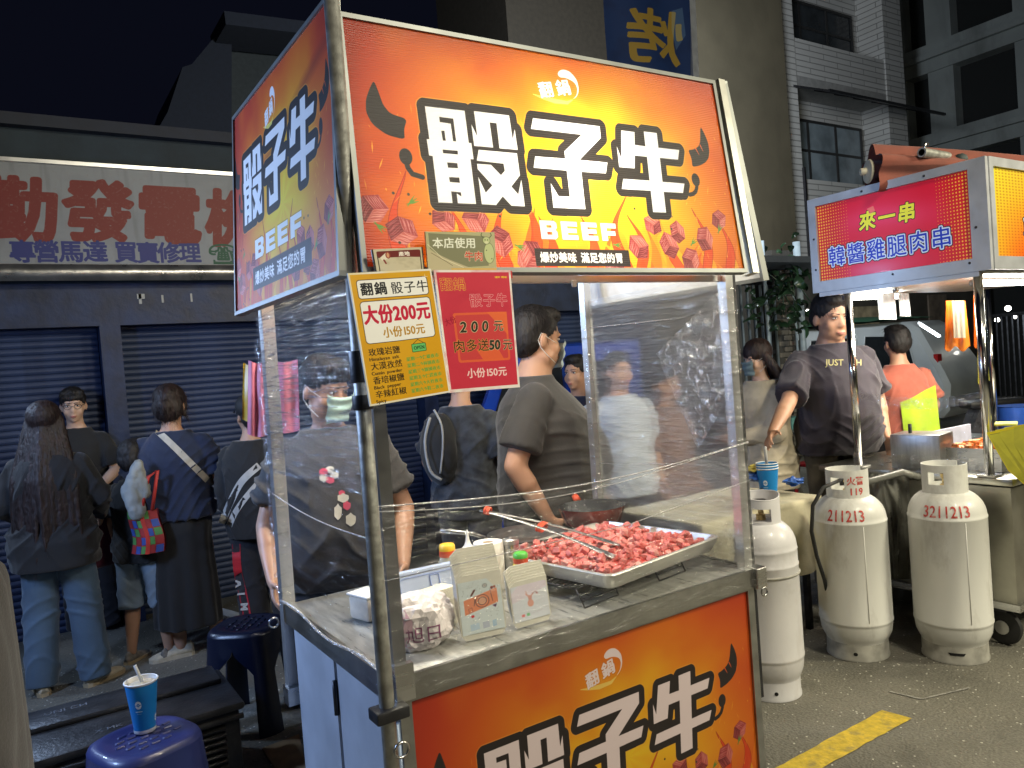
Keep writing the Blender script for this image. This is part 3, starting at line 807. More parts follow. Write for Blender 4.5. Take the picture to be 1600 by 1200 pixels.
def text_mesh(name, txt, size, fn, mat, parent, bold=0.0, sub=0, **kw):
    """thin raised lettering; fn(x, y) -> 3D point"""
    c = bpy.data.curves.new('t', 'FONT'); c.body = txt; c.size = size; c.resolution_u = 2; c.offset = bold
    c.align_x = 'CENTER'
    o = bpy.data.objects.new('t', c); COL.objects.link(o)
    dg = bpy.context.evaluated_depsgraph_get()
    me = bpy.data.meshes.new_from_object(o.evaluated_get(dg))
    m = MB()
    if sub:
        bm = bmesh.new(); bm.from_mesh(me); bmesh.ops.triangulate(bm, faces=bm.faces[:])
        for _ in range(3):
            es = [e for e in bm.edges if e.calc_length() > sub]
            if es: bmesh.ops.subdivide_edges(bm, edges=es, cuts=1); bmesh.ops.triangulate(bm, faces=bm.faces[:])
        bm.to_mesh(me); bm.free()
    m.add([fn(v.co.x, v.co.y) for v in me.vertices], [tuple(p.vertices) for p in me.polygons])
    bpy.data.objects.remove(o); bpy.data.meshes.remove(me); bpy.data.curves.remove(c)
    return m.build(name, mat, parent, **kw)
# ---------------------------------------------------------------- ground
def ground_mat():
    m = bpy.data.materials.new('asphalt'); m.use_nodes = True
    nt = m.node_tree; L = nt.links.new; N = nt.nodes.new
    b = nt.nodes['Principled BSDF']
    tc = N('ShaderNodeTexCoord')
    n1 = N('ShaderNodeTexNoise'); n1.inputs['Scale'].default_value = 1.1; n1.inputs['Detail'].default_value = 6
    n2 = N('ShaderNodeTexNoise'); n2.inputs['Scale'].default_value = 70; n2.inputs['Detail'].default_value = 4
    v = N('ShaderNodeTexVoronoi'); v.inputs['Scale'].default_value = 95
    for n in (n1, n2, v): L(tc.outputs['Object'], n.inputs['Vector'])
    r1 = N('ShaderNodeValToRGB'); r1.color_ramp.elements[0].color = (.13, .125, .105, 1); r1.color_ramp.elements[1].color = (.22, .21, .175, 1)
    r1.color_ramp.elements[0].position = .36; r1.color_ramp.elements[1].position = .62
    L(n1.outputs[0], r1.inputs[0])
    r2 = N('ShaderNodeValToRGB'); r2.color_ramp.elements[0].color = (.55, .55, .55, 1); r2.color_ramp.elements[1].color = (1.35, 1.33, 1.28, 1)
    L(n2.outputs[0], r2.inputs[0])
    mu = N('ShaderNodeMixRGB'); mu.blend_type = 'MULTIPLY'; mu.inputs[0].default_value = 1; L(r1.outputs[0], mu.inputs[1]); L(r2.outputs[0], mu.inputs[2])
    wn_ = N('ShaderNodeTexWhiteNoise'); L(v.outputs['Position'], wn_.inputs['Vector'])
    gt = N('ShaderNodeMath'); gt.operation = 'GREATER_THAN'; gt.inputs[1].default_value = .972; L(wn_.outputs['Value'], gt.inputs[0])
    lt = N('ShaderNodeMath'); lt.operation = 'LESS_THAN'; lt.inputs[1].default_value = .42; L(v.outputs['Distance'], lt.inputs[0])
    an = N('ShaderNodeMath'); an.operation = 'MULTIPLY'; L(gt.outputs[0], an.inputs[0]); L(lt.outputs[0], an.inputs[1])
    m2 = N('ShaderNodeMixRGB'); L(an.outputs[0], m2.inputs[0]); L(mu.outputs[0], m2.inputs[1]); m2.inputs[2].default_value = (.60, .58, .50, 1)
    n4 = N('ShaderNodeTexNoise'); n4.inputs['Scale'].default_value = 2.6; n4.inputs['Detail'].default_value = 8; n4.inputs['Roughness'].default_value = .7; L(tc.outputs['Object'], n4.inputs['Vector'])
    r4 = N('ShaderNodeMapRange'); r4.inputs['From Min'].default_value = .54; r4.inputs['From Max'].default_value = .68; r4.inputs['To Max'].default_value = .55; L(n4.outputs[0], r4.inputs[0])
    m4 = N('ShaderNodeMixRGB'); m4.inputs[2].default_value = (.055, .05, .042, 1); L(r4.outputs[0], m4.inputs[0]); L(m2.outputs[0], m4.inputs[1])
    L(m4.outputs[0], b.inputs['Base Color'])
    b.inputs['Roughness'].default_value = .72
    ad = N('ShaderNodeMath'); ad.operation = 'SUBTRACT'; L(n2.outputs[0], ad.inputs[0]); L(v.outputs['Distance'], ad.inputs[1])
    bp = N('ShaderNodeBump'); bp.inputs['Strength'].default_value = .55; bp.inputs['Distance'].default_value = .006
    L(ad.outputs[0], bp.inputs['Height']); L(bp.outputs[0], b.inputs['Normal'])
    return m
MB().quad((-60, -40, 0), (90, -40, 0), (90, 110, 0), (-60, 110, 0)).build('ground', ground_mat(), origin=(0, 0, 0), kind='structure')
# painted yellow bay line, with worn uneven edges
YEL = M('road_paint_yellow', (0.62, 0.44, 0.035), .6, 0, .22, 25, .35, 70, stain=(16, .75, (.17, .15, .10), (1, 1, 1)))
m = MB()
top = []; bot = []
for i in range(41):
    t = i / 40; x = 3.045 - t * 1.6
    top.append((x - .02 * (i == 0), 1.968 - .02 * t + random.uniform(-.003, .003), .004)); bot.append((x, 1.848 - .0 * t + random.uniform(-.003, .003), .004))
m.add(top + bot, [(i, i + 1, 41 + i + 1, 41 + i) for i in range(40)])
tag(m.build('road_marking', YEL), 'thick yellow painted line on the asphalt in front of the gas cylinders', 'road marking', kind='structure')
# chalk mark
CH = M('chalk', (0.30, 0.29, 0.26), .9, 0, .4, 60)
m = MB()
for a, b in ((at(1390, 1080, z=.004), at(1440, 1092, z=.004)), (at(1440, 1092, z=.004), at(1515, 1074, z=.004))):
    d = (b - a).normalized(); s_ = Vector((-d.y, d.x, 0)) * .007
    m.quad(a - s_ * .6, b - s_, b + s_ * .9, a + s_ * .5)
tag(m.build('chalk_mark', CH), 'faint white chalk check mark on the asphalt', 'chalk mark', kind='structure')
# little stones and litter flecks pressed in the asphalt
m = MB(); r_ = random.Random(3)
for i in range(520):
    p = (r_.uniform(2.0, 5.0), r_.uniform(.7, 2.6)) if i < 420 else (r_.uniform(-1, 2), r_.uniform(3, 5.5))
    s_ = r_.uniform(.0012, .0042); a = r_.uniform(0, PI)
    m.box((p[0], p[1], s_ * .2), (s_ * 2, s_ * 1.3, s_), Matrix.Rotation(a, 3, 'Z'))
m.build('loose_grit', M('grit', (.34, .33, .29), .8, 0, .4, 40), kind='stuff')
# cardboard sheet on the ground
p = [at(1310 / 3.2, 850 + 1020 / 3.2, z=.008), at(1495 / 3.2, 850 + 950 / 3.2, z=.008), at(1530 / 3.2, 850 + 1120 / 3.2, z=.008), at(1400 / 3.2, 850 + 1160 / 3.2, z=.008)]
m = MB(); m.prism([(q.x, q.y) for q in p], lambda x, y, z: (x, y, .002 + z), .006)
m.build('cardboard_sheet', M('cardboard', (.30, .20, .10), .85, 0, .2, 12), label='flat brown cardboard sheet lying on the ground beside the cart', cat='cardboard')

# ---------------------------------------------------------------- roller-shutter shop on the left
PAINTB = M('blue_painted_sheet', (.015, .028, .075), .5, .1, .35, 6, .2, 30, stain=(3, .6, (.010, .012, .02), (1, 1, .3)))
WALLG = M('shop_wall_paint', (.028, .042, .056), .8, 0, .25, 3, .2, 30)
SLAT = M('shutter_slat', (.028, .047, .115), .5, .15, .25, 2, stain=(2.5, .6, (.012, .016, .03), (1, 1, .25)))
shop = thing('shop_building', 'low motor-repair shop with white lettered fascia above closed dark roller shutters', 'shop', (.5, 6.0, 0))
YS = 6.0
m = MB()
m.bb((-7, YS + .25, 0), (5.6, YS + 6, 3.42)); m.bb((-7, YS + .10, 3.16), (5.6, YS + .25, 3.42))
m.bb((-7, YS + .10, 2.2), (5.6, YS + .25, 2.4))
m.build('wall', WALLG, shop)
MB().bb((-7.1, YS + .02, 3.42), (5.7, YS + 6.1, 3.50)).build('roof', M('roof_dark', (.03, .035, .05), .8), shop)
m = MB(); m.bb((-7, YS + .02, 2.08), (5.6, YS + .10, 2.37)); m.build('lintel', PAINTB, shop)
for x in (-2.75, .62, 3.05, 5.5):
    m = MB(); m.bb((x - .065, YS + .02, 0), (x + .065, YS + .24, 2.08)); m.build('pillar', PAINTB, shop)
# roller shutter slats, each one a curved strip
def slat(x0, x1, z, name='shutter_slat', yy=YS + .18, parent=shop):
    m = MB(); n = 5; h = .043
    prof = [(-.008 * math.sin(PI * i / n), z + h * i / n) for i in range(n + 1)]
    for i in range(n):
        m.quad((x0, yy + prof[i][0], prof[i][1]), (x1, yy + prof[i][0], prof[i][1]), (x1, yy + prof[i + 1][0], prof[i + 1][1]), (x0, yy + prof[i + 1][0], prof[i + 1][1]))
    m.quad((x0, yy + .012, z - .004), (x1, yy + .012, z - .004), (x1, yy, z), (x0, yy, z))
    return m.build(name, SLAT, parent, smooth=True, sm_angle=60)
for x0, x1 in ((-2.68, .55), (.69, 2.98), (3.12, 5.43)):
    s0 = slat(x0, x1, 0)
    for k in range(1, 46):
        c = s0.copy(); COL.objects.link(c); c.location = s0.location + Vector((0, 0, k * .0455))
# fascia board and its lettering
FW = M('fascia_white', (.40, .40, .385), .55, 0, .16, 4, .15, 20)
MB().bb((-3.6, YS - .06, 2.49), (2.9, YS + .0, 3.15)).build('fascia_board', FW, shop)
m = MB(); m.bb((-3.65, YS - .08, 3.15), (2.95, YS + .02, 3.175)); m.build('fascia_trim', ALU, shop)
m = MB(); m.grid(lambda a, b: (-3.7 + 6.7 * a, YS - .10 - .03 * math.sin(PI * b), 2.375 + .11 * b), 40, 5)
m.build('fascia_gutter', M('dented_aluminium', (.45, .45, .44), .3, .9, .2, 9, .5, 9), shop, smooth=True)
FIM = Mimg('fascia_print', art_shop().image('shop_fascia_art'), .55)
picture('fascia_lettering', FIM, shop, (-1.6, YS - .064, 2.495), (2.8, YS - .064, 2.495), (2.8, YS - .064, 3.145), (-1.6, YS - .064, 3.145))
# torn paper left on the lintel
PAP = M('old_paper', (.45, .45, .42), .8)
for u, v, w, h in ((220, 463, .05, .035), (219, 467, .018, .07), (254, 467, .014, .055), (299, 465, .013, .06)):
    c = at(u, v, y=YS + .015); MB().bb((c.x - w / 2, YS + .014, c.z - h / 2), (c.x + w / 2, YS + .019, c.z + h / 2)).build('paper_scrap', PAP, shop)
# white downpipe at the shutter's right
m = MB(); c = at(862, 500, y=YS - .02); m.tube([(c.x, YS - .04, 0), (c.x, YS - .04, 2.05)], .04, 10); m.build('downpipe', M('grey_pipe', (.07, .08, .09), .5), shop, smooth=True)

# ---------------------------------------------------------------- far buildings
def windows_on(parent, rects, plane, glassm, framem, depth=.12, bars=2):
    for (a0, a1, z0, z1) in rects:
        t = .05
        fr = MB()
        def P(a, d, z): return (a, plane[1] - d, z) if plane[0] == 'y' else (plane[1] - d, a, z)
        def bbx(a, za, b, zb, d0, d1): fr.bb(P(a, d0, za), P(b, d1, zb))
        bbx(a0, z0, a1, z0 + t, 0.0, .05); bbx(a0, z1 - t, a1, z1, 0.0, .05); bbx(a0, z0 + t, a0 + t, z1 - t, 0.0, .05); bbx(a1 - t, z0 + t, a1, z1 - t, 0.0, .05)
        for k in range(1, bars + 1):
            x = a0 + (a1 - a0) * k / (bars + 1); bbx(x - t / 2, z0 + t, x + t / 2, z1 - t, 0.002, .045)
        bbx(a0 + t, z0 + (z1 - z0) * .62, a1 - t, z0 + (z1 - z0) * .62 + t, 0.004, .04)
        f = fr.build('window', framem, parent)
        g = MB(); g.bb(P(a0 + .01, .012, z0 + .01), P(a1 - .01, .02, z1 - .01)); g.build('pane', glassm, f)
GLD = M('dark_glass', (.03, .035, .04), .12, 0, .3, 3)
GLG = M('pale_glass', (.22, .27, .30), .2, 0, .3, 2)  # paler blue-grey window glass
FRB = M('window_frame_dark', (.03, .03, .03), .5)
CONC = M('plain_render_wall', (.115, .098, .062), .85, 0, .14, 1.2, .2, 12, stain=(.7, .5, (.05, .042, .03), (1, 1, .2)))
def tile_mat():
    m = bpy.data.materials.new('white_wall_tile'); m.use_nodes = True
    nt = m.node_tree; L = nt.links.new; N = nt.nodes.new; b = nt.nodes['Principled BSDF']
    tc = N('ShaderNodeTexCoord'); sp = N('ShaderNodeSeparateXYZ'); L(tc.outputs['Object'], sp.inputs[0])
    ad = N('ShaderNodeMath'); L(sp.outputs[0], ad.inputs[0]); L(sp.outputs[1], ad.inputs[1])
    cb = N('ShaderNodeCombineXYZ'); L(ad.outputs[0], cb.inputs[0]); L(sp.outputs[2], cb.inputs[1])
    br = N('ShaderNodeTexBrick'); br.inputs['Scale'].default_value = 1.0
    br.inputs['Color1'].default_value = (.58, .58, .56, 1); br.inputs['Color2'].default_value = (.53, .53, .51, 1); br.inputs['Mortar'].default_value = (.27, .27, .26, 1)
    br.inputs['Mortar Size'].default_value = .010; br.inputs['Brick Width'].default_value = .9; br.inputs['Row Height'].default_value = .115; br.offset = .5
    L(cb.outputs[0], br.inputs[0]); L(br.outputs[0], b.inputs['Base Color']); b.inputs['Roughness'].default_value = .4
    bp = N('ShaderNodeBump'); bp.inputs['Strength'].default_value = .6; bp.inputs['Distance'].default_value = .01; bp.invert = True
    L(br.outputs['Fac'], bp.inputs['Height']); L(bp.outputs[0], b.inputs['Normal'])
    return m
TILE = tile_mat()
# plain concrete-sided block
blk = thing('apartment_block', 'tall plain beige rendered side wall rising behind the beef cart sign', 'building', (12, 12, 0))
m = MB(); xr = at(1240, 300, y=9.3).x; xl = at(1086, 100, y=9.3).x
m.bb((xl, 9.3, 0), (xr, 13, 19)); m.build('wall', CONC, blk)
# downpipes/grime strip
m = MB(); c = at(1165, 395, y=9.25); m.beam((c.x - .1, 9.27, c.z), (c.x + .9, 9.27, c.z - .15), .02, .03); m.build('cable', DARKM, blk)
# tiled block with balconies
tb = thing('tiled_apartment_block', 'white tiled apartment block with recessed balconies and a black framed window', 'building', (15.5, 12, 0))
YT = 9.6
def X(u, v, y=YT): return at(u, v, y=y).x
def Z(u, v, y=YT): return at(u, v, y=y).z
xa, xb, xc, xd = X(1232, 200), X(1250, 200), X(1390, 200), X(1418, 200)
z_pt = Z(1260, 62); z_pb = Z(1300, 128); z_p2t = Z(1300, 283); z_p2b = Z(1300, 420)
sth = z_pt - z_p2t
m = MB()
m.bb((xa - .6, YT, 0), (xb, YT + 4, 19)); m.bb((xc, YT, 0), (xd, YT + 4, 19))
m.bb((xb, YT + .62, 0), (xc, YT + 4, 19))
m.build('wall', TILE, tb)
for k in (-1, 0, 1, 2):
    dz = (k) * sth
    MB().bb((xb, YT + .03, z_pb - sth + dz - .0), (xc, YT + .16, z_p2t + dz)).build('parapet', TILE, tb)
    MB().bb((xb, YT + .03, z_pb - sth + dz - .2), (xc, YT + .615, z_pb - sth + dz - .003)).build('floor_slab', M('slab', (.30, .30, .29), .8), tb)
windows_on(tb, [(xb + .05, X(1345, 230, YT + .57), z_p2t - .35, Z(1300, 195, YT + .57))], ('y', YT + .57), GLG, FRB)
windows_on(tb, [(xb + .05, xc - .3, z_p2t - .35 + sth, z_p2t + 1.1 + sth)], ('y', YT + .57), GLD, FRB)
# sheet-metal canopy with ribs under the upper balcony
ca = MB(); zc = z_pb - .22
ca.quad((xb - .15, YT - .75, zc - .35), (xd + .1, YT - .75, zc - .35), (xd + .1, YT, zc), (xb - .15, YT, zc)); cn = ca.build('canopy', M('canopy_sheet', (.42, .45, .48), .4, .3, .2, 4), tb)
for k in range(7):
    x = xb - .1 + (xd - xb + .1) * k / 6
    MB().beam((x, YT - .78, zc - .38), (x, YT, zc - .02), .04, .04).build('canopy_rib', DARKM, cn)
MB().beam((xb - .15, YT - .77, zc - .37), (xd + .1, YT - .77, zc - .37), .05, .05).build('canopy_rail', DARKM, cn)
m = MB(); m.beam((xa + .35, YT - .03, 2), (xa + .35, YT - .03, z_p2t + .2), .05, .05); m.build('downpipe', DARKM, tb)
# far right block, facade along the side street
fb = thing('dark_apartment_block', 'shadowy grey apartment block with rows of black window openings at right', 'building', (20, 6, 0))
FARW = M('far_wall', (.30, .33, .32), .85, 0, .1, 1, .1, 8, stain=(.6, .6, (.12, .13, .12), (1, 1, .2)))
XF = 19.0
def fy(u, v): return at(u, v, x=XF)
MB().bb((XF + .4, -6, 0), (XF + 6, 10.8, 21)).build('wall', M('far_wall_recess', (.012, .014, .014), .8), fb)
bands = []
for (v0, v1) in ((-120, -60), (50, 96), (196, 238), (300, 330)):
    zz1 = fy(1500, v0 - 0).z; zz0 = fy(1500, v1).z
    bands.append((zz0, zz1))
for zz0, zz1 in bands:
    b_ = MB(); b_.bb((XF, -6, zz0), (XF + .4, 10.8, zz1)); b_.build('wall_band', FARW, fb)
    MB().bb((XF - .12, -6, zz0 + .3), (XF, 10.8, zz0 + .42)).build('ledge', FARW, fb)
for (u0, u1) in ((1395, 1418), (1452, 1492), (1590, 1700)):
    y0 = fy(u0, 180).y; y1 = fy(u1, 180).y
    MB().bb((XF + .05, y1, 0), (XF + .38, y0, 20)).build('pier', FARW, fb)
# black block close behind the beef cart's sign and the roof silhouettes at left
NB = M('unlit_wall', (.05, .042, .03), .85)
bk = thing('dark_building', 'dark brown unlit building above the shop row behind the cart sign', 'building', (9.5, 14, 0))
MB().bb((7.9, 11.5, 0), (at(1088, 60, y=11.5).x, 14, 17)).build('wall', NB, bk)
rf = thing('stepped_roof_building', 'barely visible dark building with stepped roofs against the night sky', 'building', (5, 18, 0))
DW = M('night_wall', (.022, .027, .040), .9); DW2 = M('night_wall_greenish', (.05, .058, .058), .9)
yb = 16.0
poly = [at(u, v, y=yb) for u, v in ((225, 240), (262, 175), (285, 105), (300, 100), (335, 58), (362, 62), (362, 250))]
m = MB(); m.prism([(q.x, q.z) for q in poly], lambda x, z, h: (x, yb + h, z), 3.0); m.build('gable_wall', DW, rf)
poly = [at(u, v, y=yb + .5) for u, v in ((360, 64), (640, 95), (640, 330), (360, 330))]
m = MB(); m.prism([(q.x, q.z) for q in poly], lambda x, z, h: (x, yb + .5 + h, z), 3.0); m.build('wall', DW2, rf)
m = MB(); a = at(335, 57, y=yb); b = at(640, 90, y=yb); m.beam((a.x, yb - .3, a.z), (b.x, yb - .3, b.z), 1.2, .25); m.build('roof', DW, rf)
# blue banner with a golden character, seen from its back
ba = thing('banner', 'blue hanging banner with a golden mirrored character and white edge', 'banner', (6, 6, 4.5))
yb = 6.0
pl = [at(u, v, y=yb) for u, v in ((950, 107), (1080, 122), (1075, -70), (940, -90))]
cvb = Canvas(420, 640, (10, 44, 96)); n_b = vnoise(640, 420, 90, 90, 3, 3); cvb.over(np.clip((n_b - .5) * 3, 0, 1), (6, 30, 74), .6)
cvb.text('烤', 70, 560, 300, (150, 124, 50), bold=6, shear=-.1, mirror=True); cvb.poly([(330, 300), (380, 280), (396, 420), (350, 500), (330, 400)], (150, 170, 190), .35)
m = MB(); m.grid(lambda a, b: tuple((pl[0] * (1 - a) + pl[1] * a) * (1 - b) + (pl[3] * (1 - a) + pl[2] * a) * b + Vector((0, .02 * math.sin(9 * a + 3 * b), 0))), 24, 12)
m.uv = [(i / 24, j / 12) for j in range(13) for i in range(25)]; m.build('banner_cloth', Mimg('banner_print', cvb.image('banner_art'), .7), ba, smooth=True)
MB().beam(at(1086, 123, y=yb), at(1076, -75, y=yb), .09, .04, (0, 1, 0)).build('edge_strip', M('banner_white_edge', (.3, .32, .36), .6), ba)
# ---------------------------------------------------------------- the beef cart
cart = thing('food_cart', 'steel beef cart with orange lettered signs, plastic wrap and open counter', 'food cart', (1.4, 2.2, 0))
XL, XR, YF, YB, HC = .735, 2.055, 1.79, 2.63, .85
# cabinet
m = MB()
m.bb((XL + .02, YF + .03, .16), (XR - .02, YB - .03, .19))
m.bb((XL + .02, YB - .05, .16), (XR - .02, YB - .03, .80))
m.bb((XR - .03, YF + .03, .16), (XR - .01, YB - .03, .79))
m.build('cabinet', BRUSH, cart)
m = MB(); m.bb((XL, YF + .03, .16), (XL + .02, YF + .40, .79)); side = m.build('side_panel', M('side_sheet', (.50, .54, .60), .42, .12, .12, 4, .25, 6), cart)
m = MB(); m.bb((XL, YF + .425, .16), (XL + .02, YB - .04, .79)); m.build('side_panel', _M['side_sheet'], cart)
for z in (.62, .30):
    MB().tube([(XL - .006, YF + .412, z), (XL - .006, YF + .412, z + .10)], .008, 8).build('hinge', DARKM, side, smooth=True)
# counter top: sheet with turned-down edge
m = MB(); m.bevbox(((XL + XR) / 2, (YF + YB) / 2, HC - .012), (XR - XL + .02, YB - YF + .02, .024), .004)
ct = m.build('counter_top', M('counter_steel', (.40, .40, .37), .30, .55, .2, 7, .06, 30, (6, 1, 1)), cart, smooth=True, sm_angle=40)
m = MB(); m.bb((XL - .008, YF - .018, HC - .062), (XR + .012, YF - .006, HC + .002)); m.bb((XL - .012, YF - .01, HC - .062), (XL - .002, YB + .01, HC + .004)); m.bb((XR + .012, YF - .01, HC - .075), (XR + .022, YB, HC + .003))
m.build('counter_edge', M('edge_steel', (.40, .40, .38), .32, 1.0, .2, 10, .15, 25), ct)
# front printed panel in a steel frame
IMG_FRONT = sign_art(1400, 693).image('beef_sign_art')
IMG_SIDE = sign_art(1000, 700, 'side').image('beef_side_art')
PRINT = Mimg('printed_panel', IMG_FRONT, .5, tint=(.64, .53, .55))  # tint darkens the print: the panel's dimmer light put into its colour
ztop, zbot = .782, .782 - .61
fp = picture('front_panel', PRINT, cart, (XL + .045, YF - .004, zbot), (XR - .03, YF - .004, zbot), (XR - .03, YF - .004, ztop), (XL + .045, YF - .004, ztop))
m = MB()
m.bb((XL + .012, YF - .012, ztop), (XR + .0, YF + .012, ztop + .018)); m.bb((XL + .012, YF - .012, zbot - .02), (XR, YF + .012, zbot))
m.bb((XL + .012, YF - .012, zbot), (XL + .045, YF + .012, ztop)); m.bb((XR - .03, YF - .012, zbot), (XR, YF + .012, ztop))
fr = m.build('panel_frame', M('frame_steel', (.36, .36, .34), .35, .9, .2, 12, .1), cart)
for z in (ztop - .02, ztop - .2, ztop - .42): MB().lathe([(.006, 0), (.006, .003), (.002, .005)], (XL + .028, YF - .012, z), 8, Matrix.Rotation(PI / 2, 3, 'X')).build('rivet', ALU, fr, smooth=True)
# posts
def post(a, b, w=.03, mat=ALU, name='post'): return MB().beam(a, b, w, w, (0, 1, 0)).build(name, mat, cart)
a = at(460, 1095, y=2.66); b_ = at(418, 478, y=2.66)
post((XL + .035, YF + .035, HC + .01), (XL + .035, YF + .035, 2.42), .034, M('inner_post_steel', (.16, .16, .16), .4, .8))  # inner post in dark grey steel
MB().tube([(.700, 1.745, .22), (.703, 1.75, 1.2), (.707, 1.75, 2.62)], .0185, 16).build('post', GALV, cart, smooth=True)
post((XR - .012, YF + .01, .40), (XR - .012, YF + .01, 2.22), .035, ALU)
post((XR + .018, YF + .012, .40), (XR + .018, YF + .012, 2.2), .022, DARKM)
post((a.x, 2.66, a.z), (b_.x, 2.66, 2.44), .042, M('back_post_steel', (.55, .55, .55), .35, .8, .1, 10))
c0 = at(935, 745, y=2.62); c1 = at(912, 430, y=2.62)
post((c0.x - .008, 2.62, HC), (c1.x, 2.62, 2.42), .036, ALU)
# sleeves, clamp, rings where the front posts meet the counter
m = MB(); m.bevbox((XL - .03, YF - .045, HC - .06), (.085, .06, .03), .005); m.build('clamp', BLACKP, cart, smooth=True, sm_angle=40)
m = MB(); m.bb((XL - .005, YF - .04, HC - .05), (XL + .045, YF - .02, HC + .04)); m.build('bracket', STEEL, cart)
def ring(c, r, parent=cart, t=.0035, ax='Y', name='pull_ring'):
    R = {'Y': Matrix.Rotation(PI / 2, 3, 'X'), 'X': Matrix.Rotation(PI / 2, 3, 'Y')}[ax]
    return MB().tube([Vector(c) + R @ Vector((r * math.cos(t_), r * math.sin(t_), 0)) for t_ in [2 * PI * k / 16 for k in range(16)]], t, 6, closed=True).build(name, STEEL, parent, smooth=True)
ring((XL - .018, YF - .075, HC - .145), .018); ring((XR + .055, YF - .01, HC - .09), .014)
ring((a.x - .055, 2.63, .80), .016, name='pull_ring')
m = MB(); m.bevbox((XR + .02, YF - .01, HC - .03), (.05, .05, .07), .004); m.build('clamp', STEEL, cart)
m = MB(); m.bb((a.x - .03, 2.62, a.z - .0), (a.x + .06, 2.68, a.z + .06)); m.build('bracket', STEEL, cart)
m = MB(); m.bb((a.x + .03, 2.63, .62), (a.x + .045, 2.66, .80)); m.build('latch', STEEL, cart)
m = MB(); m.tube([(XL + .0, YF - .01, .74), (XL - .0, YF - .01, .2)], .010, 8); m.build('support_leg', M('blue_grey_bar', (.15, .20, .30), .4, .4), cart, smooth=True)
# wheels
for x in (XL + .12, XR - .12):
    for y in (YF + .12, YB - .12):
        w = MB().lathe([(.0, -.018), (.05, -.018), (.06, -.01), (.06, .01), (.05, .018), (0, .018)], (x, y, .06), 20, Matrix.Rotation(PI / 2, 3, 'Y')).build('wheel', RUBBER, cart, smooth=True, sm_angle=40)
        MB().bb((x - .03, y - .03, .10), (x + .03, y + .03, .16)).build('bracket', DARKM, w)
# sign panels; each is a printed sheet in a rim, leaning in at the top
SIGNF = Mimg('printed_translucent_sign', IMG_FRONT, .40, transl=.45, rib=.45, spec=.75, tint=(.88, .86, .90))
SIGNS = Mimg('printed_side_sign', IMG_SIDE, .5, transl=.15, rib=.1)
RIM = M('sign_rim', (.20, .21, .20), .45, .4, .08, 10)
BACKW = M('sign_back', (.72, .72, .68), .5)
def sign(tl, tr, br, bl, mat, label, thick=.022, back=True, rim=.009):
    tl, tr, br, bl = map(Vector, (tl, tr, br, bl))
    nrm = (tr - tl).cross(bl - tl).normalized()      # points away from the viewer side
    sp = picture('sign_panel', mat, cart, bl, br, tr, tl, label=label)
    ins = []
    m = MB()
    cs = [tl, tr, br, bl]; cen = sum(cs, Vector()) / 4
    for i in range(4):
        p, q = cs[i], cs[(i + 1) % 4]
        e = (q - p).normalized()
        inw = (cen - p); inw = (inw - e * inw.dot(e)).normalized()
        e1 = e * rim
        vs = []
        for k, (pp) in enumerate((p - e * rim * 1.0, q - e * rim * .02)):
            pp = pp
            vs += [pp - inw * rim + nrm * thick, pp - inw * rim - nrm * .006, pp + inw * .004 - nrm * .006, pp + inw * .004 + nrm * thick]
        m.add(vs, [(0, 1, 2, 3), (7, 6, 5, 4), (0, 4, 5, 1), (1, 5, 6, 2), (2, 6, 7, 3), (3, 7, 4, 0)])
    m.build('sign_frame', RIM, sp)
    return sp, nrm
F_TL, F_TR, F_BR, F_BL = (.745, 1.80, 2.478), (2.048, 1.80, 2.486), (2.012, 1.69, 1.846), (.712, 1.69, 1.846)
sf, nf = sign(F_TL, F_TR, F_BR, F_BL, SIGNF, None)
# aluminium channel down the sign's right side
m = MB(); a1 = Vector(F_TR) + Vector((.035, .012, .012)); b1 = Vector(F_BR) + Vector((.045, .012, -.012)); m.beam(a1, b1, .03, .045, (0, 1, 0)); m.build('side_channel', M('channel_alu', (.42, .42, .38), .4, .5), sf)
ss, ns = sign((.735, 2.80, 2.53), (.735, 1.825, 2.535), (.668, 1.735, 1.845), (.668, 2.715, 1.845), SIGNS, 'smaller bluish lit side sign with the same dish name')
m = MB(); m.quad((.745, 2.80, 2.53), (.745, 1.825, 2.535), (.678, 1.735, 1.845), (.678, 2.715, 1.845)); m.build('sign_back', BACKW, ss)
sr, nr = sign((2.13, 1.82, 2.50), (2.13, 2.78, 2.50), (2.20, 2.72, 1.83), (2.20, 1.76, 1.83), SIGNS, None)
m = MB(); m.quad((2.12, 1.82, 2.50), (2.12, 2.78, 2.50), (2.19, 2.72, 1.83), (2.19, 1.76, 1.83)); m.build('sign_back', BACKW, sr)
# roof: unseen sheet added to catch and bounce the lamp light, on rails
m = MB(); m.bb((XL + .02, YF + .03, 2.485), (XR + .06, 2.74, 2.50)); m.build('roof', M('bounce_roof_sheet', (.55, .55, .52), .6), cart)
for x in (XL + .04, XR + .03): MB().beam((x, YF + .03, 2.44), (x, 2.70, 2.44), .03, .03).build('roof_rail', ALU, cart)
for y in (YF + .035, 2.68): MB().beam((XL + .02, y, 2.47), (XR + .05, y, 2.47), .028, .028).build('roof_rail', ALU, cart)
MB().beam((XL, YF + .02, 1.835), (XR, YF + .02, 1.835), .02, .02).build('front_rail', ALU, cart)
